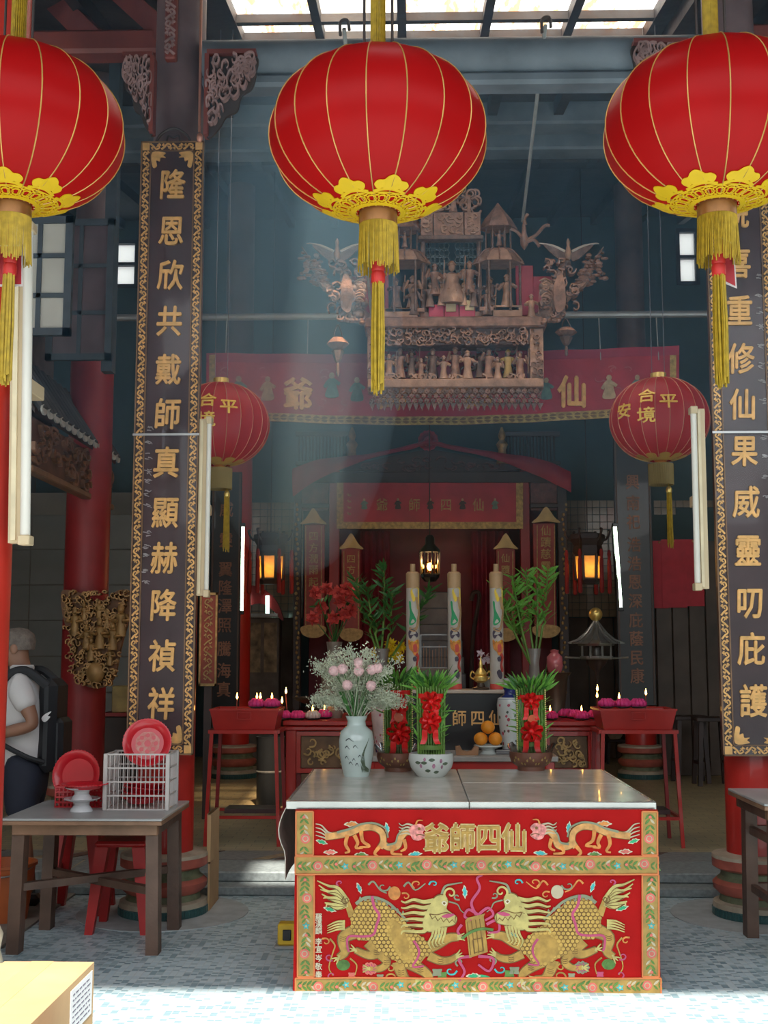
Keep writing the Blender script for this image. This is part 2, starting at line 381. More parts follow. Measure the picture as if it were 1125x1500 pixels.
# roof with the open air well in front, the skylight and an unseen gap placed for the sun patch
def zr(y): return 4.66+(y-1.4)*.285
def slab(mb, x0, x1, y0, y1, t=.10, dz=0):
    v = [(x, y, zr(y)+dz+k) for k in (0, t) for x, y in ((x0, y0), (x1, y0), (x1, y1), (x0, y1))]
    mb.add(v, [(0,3,2,1),(4,5,6,7),(0,1,5,4),(1,2,6,5),(2,3,7,6),(3,0,4,7)])
HOLE = (-.20, 2.52, .32, 2.80); SKY = (-1.22, 4.25, 1.70, 5.36)
mb = MB(); XS = sorted((-5.2, 6.2, HOLE[0], HOLE[2], SKY[0], SKY[2]))
ys = [1.36, HOLE[1], HOLE[3], SKY[1], SKY[3], 6.6, 9.95]
for y0, y1 in zip(ys, ys[1:]):
    for x0, x1 in zip(XS, XS[1:]):
        if any(h[0] <= x0 and x1 <= h[2] and h[1] <= y0 and y1 <= h[3] for h in (HOLE, SKY)): continue
        slab(mb, x0, x1, y0, y1)
roof = struct(mb.build('ceiling', WOODD), 'dark timber roof over the hall')
for i in range(20):      # rafters
    x = -4.9+i*.56
    for y0, y1 in ((1.45, 6.6), (6.6, 9.68)):
        if SKY[0] < x < SKY[2] and y0 < 2:
            for q0, q1 in ((1.45, 4.22), (5.38, 6.6)):
                if HOLE[0]-.05 < x < HOLE[2]+.05 and q0 < 2: continue
                r = MB(); slab(r, x-.04, x+.04, q0, q1, .12, -.12); r.build('rafter', WOODD, roof)
        else: r = MB(); slab(r, x-.04, x+.04, y0, y1, .12, -.12); r.build('rafter', WOODD, roof)
SKYM = bpy.data.materials.new('stained_skylight'); SKYM.use_nodes = True
N = SKYM.node_tree.nodes; L = SKYM.node_tree.links; N.clear()
_o = N.new('ShaderNodeOutputMaterial'); _t = N.new('ShaderNodeBsdfTranslucent'); _c = N.new('ShaderNodeTexCoord'); _m = N.new('ShaderNodeMapping'); _m.inputs['Scale'].default_value = (9, 1.6, 1)
_n = N.new('ShaderNodeTexNoise'); _n.inputs['Scale'].default_value = 2.2; _r = N.new('ShaderNodeValToRGB')
_r.color_ramp.elements[0].position = .38; _r.color_ramp.elements[0].color = (.75, .33, .10, 1); _r.color_ramp.elements[1].position = .52; _r.color_ramp.elements[1].color = (.9, .92, .88, 1)
L.new(_c.outputs['Object'], _m.inputs[0]); L.new(_m.outputs[0], _n.inputs['Vector']); L.new(_n.outputs['Fac'], _r.inputs[0]); L.new(_r.outputs[0], _t.inputs[0])
_x = N.new('ShaderNodeMixShader'); _x.inputs[0].default_value = .14; _tp = N.new('ShaderNodeBsdfTransparent'); _tp.inputs[0].default_value = (1, .92, .78, 1)
L.new(_t.outputs[0], _x.inputs[1]); L.new(_tp.outputs[0], _x.inputs[2]); L.new(_x.outputs[0], _o.inputs[0])
SKYC = SKYM.copy(); SKYC.name = 'clear_skylight'; [n_ for n_ in SKYC.node_tree.nodes if n_.type == 'MIX_SHADER'][0].inputs[0].default_value = .97
sk = MB()
for i in range(6):
    x = SKY[0]+(SKY[2]-SKY[0])*i/5; r = MB(); slab(sk, x-.03, x+.03, SKY[1], SKY[3], .09, .0)
for y in (SKY[1]+.02, 4.62, 4.98, 5.215, SKY[3]-.04): slab(sk, SKY[0], SKY[2], y, y+.045, .06, .012)
sk = struct(sk.build('window_4', WOODD), 'skylight of stained corrugated panels in the roof')
pw = (SKY[2]-SKY[0])/5
for i in range(5):
    p = MB(); x0 = SKY[0]+i*pw
    p.grid(lambda u, v: (x0+u*pw, SKY[1]+v*(SKY[3]-SKY[1]), zr(SKY[1]+v*(SKY[3]-SKY[1]))+.10+.012*math.sin(u*pw*2*PI/.075)), 48, 1)
    p.build('pane', SKYC if i == 1 else SKYM, sk)

# beams of the hall
def beam(px0, py0, px1, py1, Y, dep, mat, n, rnd=True, ext=None):
    x0, z0, x1, z1 = rc(px0, py0, px1, py1, Y)
    if ext: x0, x1 = ext
    h = z1-z0
    b = MB()
    if rnd: b.lathe([(h/2, x0), (h/2, x1)], 20, M4=Matrix(((0,0,1,0),(1,0,0,Y+dep/2),(0,1,0,(z0+z1)/2),(0,0,0,1))))
    else: b.bev(x0, Y, z0, x1, Y+dep, z1, .02)
    return struct(b.build('trim_%d' % n, mat, smooth=rnd), 'grey-blue painted roof beam')
AX = .26
beam(300, 42, 1040, 96, 4.16, .2, BLUEG, 4, ext=(-1.2, 1.72))
beam(300, 103, 1040, 122, 4.2, .16, BLUEG, 5, False, ext=(-1.2, 1.72))
beam(300, 142, 1040, 176, 6.2, .25, BLUEG, 6, False, ext=(-4.8, 5.2))
beam(300, 186, 1040, 214, 6.5, .25, BLUEG, 7, False, ext=(-4.8, 5.2))
beam(300, 150, 1040, 235, 7.4, .2, WOODD, 8, False, ext=(-4.8, 5.2))
beam(300, 240, 1040, 280, 9.3, .3, PLASTER, 9, False, ext=(-4.8, 5.2))
beam(95, 48, 230, 82, 4.3, .16, WOODR, 10, False, ext=(-4.8, -1.45))
beam(1060, 40, 1125, 76, 4.3, .16, WOODR, 11, False, ext=(1.98, 5.2))
# sloping brace timbers at the upper left
b = MB(); b.bar(at(165, -20, 4.6), at(255, 60, 4.25), .12, .12); b.bar(at(60, -20, 4.9), at(150, 70, 4.5), .10, .14); struct(b.build('trim_12', WOODR), 'sloping red roof timbers')
# steel pipe across the hall
p0 = at(128, 467, 6.5); p1 = at(1040, 448, 6.5); p1.x = 5.2
b = MB(); b.tube([(p0.x, 6.5, p0.z), (p1.x, 6.5, p0.z)], .031, 12); struct(b.build('trim_13', M('pipe_grey', (.34, .35, .36), .35, .5, var=.1), smooth=True), 'horizontal grey steel pipe across the hall')
# ================================================================== columns, couplet boards
STONE = M('base_stone', (.42, .36, .27), .6, var=.2, scale=12, bump=.15); STONER = M('base_red', (.40, .10, .07), .55, var=.2, scale=10)
STONEG = M('base_green', (.17, .19, .11), .6, var=.25, scale=18, bump=.2); TEALT = M('teal_mosaic', (.035, .11, .11), .3, var=.4, scale=30)
def column(x, y, z0, r, top, label, group=None, dim=False):
    t = thing('temple_column', label, 'column', (x, y, z0), group=group)
    k = r/.18
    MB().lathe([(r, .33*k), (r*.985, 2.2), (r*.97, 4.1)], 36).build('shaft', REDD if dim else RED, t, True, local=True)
    MB().lathe([(r*.955, 4.1), (r*.93, top-z0)], 36).build('upper_shaft', M('weathered_shaft', (.16, .10, .10), .55, var=.35, scale=3, bump=.15), t, True, local=True, label='grey-brown weathered upper shaft')
    bs = MB().lathe([(.275*k, .0), (.275*k, .055*k)], 40).build('mosaic_foot', TEALT, t, local=True)
    n = 60; me = MB().bev(-.011*k, -.004, .006*k, .011*k, .002, .05*k, .002).mesh('tile'); me.materials.append(TEALT)
    for i in range(n):
        a = 2*PI*i/n
        if math.sin(a) < .35: piece('tile', me, bs, (.275*k*math.cos(a), .275*k*math.sin(a), 0), (0, 0, a+PI/2))
    MB().lathe([(.275*k, .055*k), (.27*k, .085*k), (.235*k, .095*k)], 40, cap=False).build('lower_rim', STONE, t, True, local=True)
    MB().lathe([(.235*k, .09*k), (.225*k, .13*k), (.24*k, .14*k)], 40, cap=False).build('lower_carving', STONEG, t, True, local=True)
    MB().lathe([(.235*k, .135*k), (.268*k, .165*k), (.272*k, .20*k), (.245*k, .225*k)], 40, cap=False).build('drum', STONER, t, True, local=True)
    MB().lathe([(.248*k, .222*k), (.222*k, .245*k), (.22*k, .275*k), (.245*k, .29*k)], 40, cap=False).build('upper_carving', STONEG, t, True, local=True)
    MB().lathe([(.245*k, .285*k), (.272*k, .30*k), (.272*k, .355*k)], 40, cap=False).build('collar', STONER, t, True, local=True)
    MB().lathe([(.274*k, .352*k), (.270*k, .372*k), (.18*k, .385*k)], 40, cap=False).build('upper_rim', STONE, t, True, local=True)
    return t
CLX, CRX, CY_ = -1.345, 1.855, 4.32
column(CLX, CY_, 0, .155, 5.47, 'red round column on a stone drum base beside the wooden table with red plates')
column(CRX, CY_, 0, .155, 5.47, 'red round column on a stone drum base at the right edge beside the dark table')
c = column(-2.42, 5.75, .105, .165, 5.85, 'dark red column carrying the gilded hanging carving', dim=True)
NEARC = thing('temple_column', 'bright red near column at the left edge behind the tall lamp fitting', 'column', (at(11, 1000, 3.2).x-.17, 3.2, 0))
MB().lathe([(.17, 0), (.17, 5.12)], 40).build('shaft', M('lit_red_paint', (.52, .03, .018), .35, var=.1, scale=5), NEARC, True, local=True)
MB().lathe([(.19, 0), (.2, .12), (.18, .2), (.19, .26), (.172, .3)], 36).build('stone_base', STONE, NEARC, True, local=True)
for x in (CLX, CRX):
    struct(MB().lathe([(.46, 0), (.46, .004)], 48, (x, CY_, 0)).build('trim_%d' % (14 if x < 0 else 15), M('ring_stone', (.40, .44, .45), .5, var=.15, scale=12)), 'plain grey ring in the floor round the column')

INK = M('board_lacquer', (.052, .030, .034), .34, var=.25, scale=4, coat=.25); INKF = M('board_frame', (.20, .105, .05), .45, var=.3, scale=10)
def couplet(label, x0, z0, x1, z1, Y, chars, side, marks):
    t = thing('couplet_board', label, 'sign board', ((x0+x1)/2, Y, z0), group='carved couplet boards on the front columns')
    fn = front(Y-.035); w = x1-x0; f = .052
    MB().bev(x0, Y-.035, z0, x1, Y, z1, .004).build('board', INK, t)
    fr = MB()
    for a in ((x0, z0, x0+.008, z1), (x1-.008, z0, x1, z1), (x0, z0, x1, z0+.008), (x0, z1-.008, x1, z1),
              (x0+f, z0+f, x0+f+.007, z1-f), (x1-f-.007, z0+f, x1-f, z1-f), (x0+f, z0+f, x1-f, z0+f+.007), (x0+f, z1-f-.007, x1-f, z1-f)): fr.box(a[0], Y-.043, a[1], a[2], Y-.034, a[3])
    fr.build('frame', INKF, t)
    sc = MB()
    scroll_band(sc, fn, x0+.009, z0+f, x0+f-.001, z1-f, .010, 0, .007, .062, True)
    sc.build('scroll_border', GOLD, t); sc = MB()
    scroll_band(sc, fn, x1-f+.001, z0+f, x1-.009, z1-f, .010, 0, .007, .062, True)
    sc.build('scroll_border', GOLD, t); sc = MB()
    for zz in ((z0+.009, z0+f-.001), (z1-f+.001, z1-.009)):
        sc = MB()
        scroll_band(sc, fn, x0+f, zz[0], x1-f, zz[1], .010, 0, .007, .058, False)
        for xx in ((x0+.009, x0+f-.004), (x1-f+.004, x1-.009)): sc.box(xx[0], Y-.042, zz[0], xx[1], Y-.035, zz[1])
        sc.build('end_border', GOLD, t)
    for sx in (0, 1):
        for top in (0, 1):
            xa = (x0+f+.012, 1) if sx == 0 else (x1-f-.012, -1); za = (z1-f-.014, -1) if top else (z0+f+.014, 1)
            g = MB().blob([(xa[0]+xa[1]*u*.078, za[0]+za[1]*v*.085) for u, v in ((0, 0), (.95, .02), (.8, .2), (.98, .35), (.62, .34), (.55, .6), (.3, .55), (.35, .95), (.05, .98))], fn, 0, .008, 4)
            g.build('corner_ornament', GOLD, t)
    for ch, cx, cz, cw, chh in chars:
        text_mb(ch, cx, cz, cw, chh, fn, 0, .010, .020, .05).build('character', GOLD, t)
    rnd = random.Random(5)
    for mx, mz in marks:
        sm = MB()
        for k in range(4):
            a = rnd.uniform(-.012, .012); b = rnd.uniform(-.016, .016)
            sm.stroke([(mx+a-.012, mz+b), (mx+a, mz+b+rnd.uniform(-.006, .006)), (mx+a+.012, mz+b+rnd.uniform(-.012, .004))], fn, .006, 0, .004, 2, .003)
        sm.build('small_mark', M('dull_silver_ink', (.36, .33, .33), .5, var=.2), t)
    g = glass_mat('board_glass', refl=.12, rough=.06); zm = at(250, 637, Y).z
    MB().box(x0+.004, Y-.052, z0+.004, x1-.004, Y-.049, zm-.003).build('glass_pane', g, t)
    MB().box(x0+.004, Y-.052, zm+.003, x1-.004, Y-.049, z1-.004).build('glass_pane', g, t)
    MB().box(x0-.006, Y-.056, zm-.006, x1+.006, Y-.046, zm+.006).build('glass_joint', M('clear_strip', (.5, .5, .5), .2, .3, var=0), t)
    h = MB()     # iron hanging scroll at the top
    xm = (x0+x1)/2
    h.tube(smooth_path([(xm-.10, Y-.02, z1), (xm-.07, Y-.02, z1+.05), (xm, Y-.02, z1+.085), (xm+.07, Y-.02, z1+.05), (xm+.10, Y-.02, z1)], 5), .008, 6)
    h.tube(smooth_path([(xm-.04, Y-.02, z1), (xm-.03, Y-.02, z1+.04), (xm, Y-.02, z1+.03), (xm+.03, Y-.02, z1+.04), (xm+.04, Y-.02, z1)], 5), .006, 6)
    h.build('hanger', WOODD, t, True)
    return t
YBD = 4.13
xl0 = at(186, 1100, YBD).x-.004; xl1 = at(281, 1100, YBD).x+.006; zb = at(235, 1106, YBD).z; zt = at(250, 207, YBD).z
LCH = '隆恩欣共戴師真顯赫降禎祥'; LY = [270, 338, 403, 470, 541, 606, 677, 750, 817, 886, 960, 1030]; ch = []
for c, y in zip(LCH, LY):
    p = at(246-(y-270)/760*15, y, YBD); ch.append((c, (xl0+xl1)/2+.004, p.z, .155, .185))
couplet('tall dark couplet board with gold characters behind the red plates on the left column', xl0, zb, xl1, zt, YBD, ch, 0,
        [((xl0+xl1)/2-.095, at(215, y, YBD).z) for y in (628, 645, 668, 690, 706, 722, 742, 782, 800, 815, 838, 855)])
xr0 = at(1062, 1100, YBD).x-.01; xr1 = xr0+(xl1-xl0); ch = []
RCH = '廟貌喜重修仙果威靈叨庇護'; RY = [245, 312, 385, 455, 525, 592, 660, 735, 806, 882, 950, 1026]
for c, y in zip(RCH, RY): ch.append((c, (xr0+xr1)/2-.012, at(1090, y, YBD).z, .155, .185))
couplet('tall dark couplet board with gold characters above the right dark table', xr0, zb, xr1, zt, YBD, ch, 1,
        [((xr0+xr1)/2+.10, at(1105, y, YBD).z) for y in (405, 430, 455, 478, 508, 535, 560, 588, 640, 670, 700, 730)])

# pierced carved brackets under the beams
def bracket(label, px0, py0, px1, py1, Y, flip):
    x0, z0, x1, z1 = rc(px0, py0, px1, py1, Y); w = x1-x0; h = z1-z0
    fx = (lambda u: x0+u*w) if not flip else (lambda u: x1-u*w)
    fn = lambda u, v, d: (fx(u), Y-d, z1-v*h)
    t = thing('carved_bracket', label, 'carving', ((x0+x1)/2, Y, z0), group='carved brackets at the tops of the columns')
    b = MB(); b.blob([(0, 0), (.5, 0), (1, 0), (1, .2), (.92, .4), (.7, .5), (.62, .68), (.4, .75), (.25, .9), (0, 1), (0, .5)], fn, 0, .02, 4)
    b.build('backing', WOODD, t)
    rnd = random.Random(int(px0)); g = MB()
    for k in range(60):
        u = rnd.random()*.88+.03; v = rnd.random()*(1-u*.85)*.9+.03; s = rnd.uniform(.07, .13); a = rnd.uniform(0, 6.28)
        pts = [(u+s*(1-i*.13)*math.cos(a+i*1.0), v+s*(1-i*.13)*math.sin(a+i*1.0)) for i in range(6)]
        g.stroke([(min(1, max(0, p)), min(1, max(0, q))) for p, q in pts], fn, .036, .015, .05+.02*rnd.random(), 3, .016)
    g.build('scroll_carving', M('dusty_carving', (.32, .19, .18), .6, var=.3, scale=12), t)
    f = MB(); f.box(min(fx(0), fx(1)), Y-.06, z1, max(fx(0), fx(1)), Y+.02, z1+.025); f.box(fx(0)-.012, Y-.06, z0, fx(0)+.012, Y+.02, z1); f.build('edge_strip', WOODR, t)
bracket('pierced carved bracket on the outer side of the left column top', 178, 82, 222, 192, 4.10, True)
bracket('pierced carved bracket on the inner side of the left column top', 302, 78, 374, 196, 4.10, False)
bracket('pierced carved bracket beside the right column top', 930, 62, 1010, 175, 4.10, True)
# carved pendant and copper rod on the left column
t = thing('carved_pendant', 'narrow carved wooden pendant fixed to the left column top', 'carving', at(250, 84, 4.13))
x0, z0, x1, z1 = rc(241, -40, 258, 84, 4.13); MB().bev(x0, 4.10, z0, x1, 4.16, z1, .008).build('backing', WOODR, t)
g = MB(); scroll_band(g, front(4.10), x0, z0+.02, x1, z1, .014, 0, .012, .07, True); g.build('scroll_carving', M('dusty_carving', (.25, .15, .14)), t)
t = thing('lamp_rod', 'thin copper rod with a round bulb end hanging beside the left column', 'rod', at(289, 200, 4.08))
a = at(292, -30, 4.08); b = at(289, 186, 4.08)
MB().tube([a, b], .008, 8).build('rod', M('copper', (.55, .25, .18), .4, .5), t, True)
MB().ball(at(289.5, 194, 4.08), (.018, .018, .028), 12, 8).build('bulb', M('copper', (.55, .25, .18)), t, True)
# ================================================================== big hanging lanterns
SILK = M('red_silk', (.47, .007, .008), .36, var=.06, scale=3, sub=.30, spec=.16); RIBG = M('rib_gold', (.55, .30, .08), .4, .3, var=.2)
YEL = M('yellow_paper', (.80, .52, .012), .45, var=.05, scale=6, sub=.25); TASS = M('yellow_tassel', (.42, .27, .018), .6, var=.2, scale=40)
BRASS = M('brown_brass', (.32, .14, .045), .35, .5, var=.2)
YL0 = 2.62
def big_lantern(loc, R, label, spin, tag_label=False):
    t = thing('silk_lantern', label, 'lantern', loc, group='big red silk lanterns in the foreground')
    NG = 18; rz = R*.74
    def S(th, ph, d=0):     # th around, ph from the south pole
        k = 1+.012*math.cos(NG*th)**2 if False else 1
        rr = (R+d)*math.sin(ph)**.93*k; return (rr*math.cos(th), rr*math.sin(th), -(rz+d)*math.cos(ph))
    ph0, ph1 = .165, PI-.22
    for g in range(NG):
        a0 = spin+2*PI*g/NG; a1 = spin+2*PI*(g+1)/NG; mb = MB()
        def fn(u, v):
            a = a0+(a1-a0)*u; ph = ph0+(ph1-ph0)*v; p = S(a, ph); f = 1-.014*(1-(2*u-1)**2)*math.sin(ph)
            return (p[0]*f, p[1]*f, p[2])
        mb.grid(fn, 4, 22); mb.build('silk_panel', SILK, t, True, local=True)
        MB().tube([S(a0, ph0+(ph1-ph0)*i/26, .001) for i in range(27)], R*.0062, 5).build('rib', RIBG, t, True, local=True)
    # gold paper skirt: cloud heads, two rings and a lattice of interlaced circles
    fn = lambda u, v, w: S(u, v, w); sk = MB()
    nc = 8
    for k in range(nc):
        a = spin+.17+2*PI*k/nc; da = PI/nc
        def q(x, y): return (a+x*da*.86, y)
        cl = [(-.75, .52), (-.92, .60), (-.70, .665), (-.42, .67), (-.25, .72), (0, .755), (.25, .72), (.42, .67), (.70, .665), (.92, .60), (.75, .52), (.45, .545), (.28, .505), (0, .53), (-.28, .505), (-.45, .545)]
        sk.blob([q(x, (y+.02)*.80) for x, y in cl], fn, .0005, .0035, 3)
        sk.stroke([q(-1, .40), q(-.5, .424), q(0, .436), q(.5, .424), q(1, .40)], fn, .036, .0005, .003, 4)
    sk.build('gold_cloud_skirt', YEL, t, local=True)
    lt = MB()
    for ph, wd in ((.385, .015), (.20, .04)):
        lt.stroke([(2*PI*i/72, ph) for i in range(73)], fn, wd, .0005, .003, sm=False)
    n2 = 22
    for k in range(n2):
        a = 2*PI*k/n2
        for rr in (.080, .048):
            lt.stroke([(a+rr*2.6*math.cos(2*PI*i/10), .295+rr*math.sin(2*PI*i/10)) for i in range(11)], fn, .018, .0005, .003, sm=False)
        lt.stroke([(a, .38), (a+.06, .30), (a, .22)], fn, .016, .0005, .003, 3)
    lt.build('gold_lattice_ring', YEL, t, local=True)
    zb = -rz*math.cos(ph0)
    MB().lathe([(R*.176, zb+.012), (R*.176, zb-.045), (R*.164, zb-.045), (R*.164, zb+.012)], 36, cap=False).build('bottom_ring', BRASS, t, True, local=True)
    fr = MB(); rnd = random.Random(2)
    for k in range(84):
        a = 2*PI*k/84; r = R*.170; l = R*(.40+.06*rnd.random()); j = rnd.uniform(-.004, .004)
        fr.tube([(r*math.cos(a), r*math.sin(a), zb-.04), ((r+j)*math.cos(a), (r+j)*math.sin(a), zb-.04-l*.5), ((r+2*j)*math.cos(a), (r+2*j)*math.sin(a), zb-.04-l)], .0026, 3)
    o = fr.build('fringe', TASS, t, local=True); o['kind'] = 'stuff'
    MB().tube([(0, 0, zb+.02), (0, 0, zb-R*.46)], .004, 5).build('cord', TASS, t, local=True)
    z1 = zb-R*.46
    MB().lathe([(.008, z1+.01), (.022, z1), (.024, z1-.03), (.021, z1-.036), (.025, z1-.045), (.024, z1-.075), (.012, z1-.085)], 14).build('red_knot', M('knot_red', (.5, .02, .015), .5), t, True, local=True)
    ts = MB()
    for k in range(46):
        r = .021*math.sqrt(rnd.random()); a = rnd.random()*6.28; l = R*(.92+.13*rnd.random())
        ts.tube([(r*math.cos(a), r*math.sin(a), z1-.07), (1.25*r*math.cos(a), 1.25*r*math.sin(a), z1-.07-l*.5), (1.1*r*math.cos(a)+rnd.uniform(-.004, .004), 1.1*r*math.sin(a), z1-.07-l)], .0036, 3)
    o = ts.build('tassel', TASS, t, local=True); o['kind'] = 'stuff'
    zt = -rz*math.cos(ph1)
    MB().lathe([(R*.20, zt-.012), (R*.203, zt+.018), (R*.15, zt+.024), (R*.15, zt)], 36, cap=False).build('top_ring', BRASS, t, True, local=True)
    for sx in (-1, 1):
        MB().tube([(sx*R*.13, 0, zt+.01), (sx*R*.13, 0, zr(YL0)-loc[2])], .005, 6).build('hanging_rod', WOODD, t, local=True)
    tt = MB()
    for k in range(20):
        a = 2*PI*k/20; tt.tube([(.024*math.cos(a), .024*math.sin(a), zt+.01), (.024*math.cos(a), .024*math.sin(a), zt+.5)], .004, 3)
    o = tt.build('top_tassel', TASS, t, local=True); o['kind'] = 'stuff'
    MB().box(-.05, -.002, zt+.43, .07, .002, zt+.62).build('paper_tag', M('tag_red', (.6, .03, .03), .6), t, local=True)
    return t
YL = 2.62
pL = at(22, 190, YL); pM = at(554, 200, YL); pR = at(1046, 188, YL); RL = (at(714, 196, YL).x-at(394, 196, YL).x)/2*.995
L1 = big_lantern(pL, RL, 'big red silk lantern at the left edge in front of the near column', .02)
L2 = big_lantern(pM, RL, 'big red silk lantern hanging in the middle in front of the carved shrine', .10)
L3 = big_lantern(pR, RL, 'big red silk lantern at the right edge in front of the couplet board', .06)
# paper slips hanging in the tassels of the outer lanterns
for o, px0, py0, px1, py1, lb in ((L1, 0, 365, 37, 425, 'red paper slip behind the left lantern tassel'), (L3, 1046, 352, 1072, 418, 'red paper slip with a white edge in the right lantern tassel')):
    a = at(px0, py0, YL+.05); b = at(px1, py1, YL+.05)
    t = thing('paper_slip', lb, 'paper slip', (a.x, YL+.03, b.z))
    fn = front(YL+.035); sh = .0 if o is L1 else -.025
    MB().prism([(a.x, a.z), (b.x, a.z+sh), (b.x+.005, b.z+sh), (a.x+.005, b.z)], fn, 0, .002).build('backing', M('slip_white', (.7, .62, .6), .6, sub=.2), t)
    MB().prism([(a.x+.006, a.z-.006), (b.x-.005, a.z+sh-.006), (b.x, b.z+sh+.008), (a.x+.011, b.z+.008)], fn, .002, .003).build('red_face', M('slip_red', (.50, .03, .04), .6, sub=.2), t)
# ================================================================== the front offering table and its embroidered cloth
YA = 3.34
zt_ = at(690, 1174, YA).z; xa0 = at(419, 1178, YA).x; xa1 = at(961, 1172, YA).x; ya1 = on(885, 1127, zt_).y; LF = 0
STEEL = M('table_stone', (.50, .48, .43), .22, var=.14, scale=7, coat=.15); EDGE = M('steel_edge', (.62, .60, .56), .25, .8, var=.08); CREAM = M('cream_cloth', (.55, .50, .42), .7, var=.15)
t = thing('offering_table', 'low stone-topped offering table in front of the altar, draped with red cloth', 'table', ((xa0+xa1)/2, (YA+ya1)/2, 0))
xj = at(681, 1150, 3.6).x; yj = on(820, 1147, zt_).y
for n, (a, b, c, d) in enumerate(((xa0+.012, YA+.012, xj-.002, ya1), (xj+.002, YA+.012, xa1-.012, yj-.002), (xj+.002, yj+.002, xa1-.012, ya1))):
    MB().bev(a, b, zt_-.028, c, d, zt_, .003).build('top_slab', STEEL, t)
MB().bev(xa0, YA-.006, zt_-.034, xj, YA+.012, zt_+.001, .003).build('metal_edge', EDGE, t)
MB().bev(xj+.001, YA-.006, zt_-.034, xa1, YA+.012, zt_+.001, .003).build('metal_edge', EDGE, t)
MB().box(xa0, YA+.012, zt_-.03, xa0+.012, ya1, zt_).build('metal_edge', EDGE, t); MB().box(xa1-.012, YA+.012, zt_-.03, xa1, ya1, zt_).build('metal_edge', EDGE, t)
for x in (xa0+.07, xa1-.07):
    for y in (YA+.07, ya1-.06): MB().bev(x-.03, y-.03, 0, x+.03, y+.03, zt_-.028, .004).build('leg', REDD, t)
ap = MB(); ap.box(xa0+.05, YA+.05, zt_-.12, xa1-.05, ya1-.05, zt_-.028); ap.build('apron', REDD, t)
for y in (YA+.07, ya1-.06): MB().bev(xa0+.08, y-.02, .18, xa1-.08, y+.02, .22, .003).build('stretcher', REDD, t)
# the cloth
CLR = M('altar_red_cloth', (.34, .006, .006), .75, spec=.12, var=.12, scale=5, bump=.05, bscale=60)
ct = thing('altar_cloth', 'red altar cloth embroidered with two gold lions, hung on the offering table front', 'altar cloth', ((xa0+xa1)/2, YA-.01, 0))
def wave(x, z, s=0): return .006*math.sin(x*9+s+z*2)*(1-z/.95)+.002*math.sin(x*31+s)
def cfn(layer):
    base = .024+.014*layer
    def fn(u, v, w):
        p = at(u, v, YA); return (p.x, YA-base-wave(p.x, p.z, layer*0)-w, p.z)
    return fn
f0 = cfn(0); f1 = cfn(1)
def sheet(px0, py0, px1, py1, fn, skew=0): return MB().grid(lambda u, v: fn(px0+(px1-px0)*u+skew*v*(2*u-1), py0+(py1-py0)*v, 0), 40, 12, (0, .004, 0))
main = sheet(434, 1186, 962, 1455, f0, 4).build('main_cloth', CLR, ct, True)
val = sheet(434, 1184, 960, 1279, f1, 1).build('valance', CLR, ct, True)
BAND = M('yellow_brocade', (.34, .21, .05), .6, var=.2, scale=25); ORNG = M('orange_piping', (.55, .16, .045), .6)
LEAFG = M('green_thread', (.075, .17, .03), .6, var=.3, scale=30); TEAL = M('teal_thread', (.04, .36, .36), .6, var=.2, scale=20); ROSE = M('rose_thread', (.58, .13, .10), .6, var=.2, scale=20)
PALE = M('pale_thread', (.42, .36, .24), .6, var=.15, scale=20); GTH = M('gold_thread', (.36, .21, .045), .45, .3, var=.25, scale=30); GTD = M('brown_gold_thread', (.15, .075, .018), .5, .3, var=.2)
PINK = M('pink_thread', (.42, .05, .13), .6, var=.15); EMER = M('emerald_thread', (.02, .30, .13), .6, var=.2); DARKT = M('dark_thread', (.06, .035, .02), .6); ORTH = M('orange_thread', (.55, .20, .04), .6, var=.3, scale=30); GREYT = M('sage_thread', (.20, .21, .13), .6, var=.2)
WHT = M('white_thread', (.58, .52, .38), .6, var=.1)
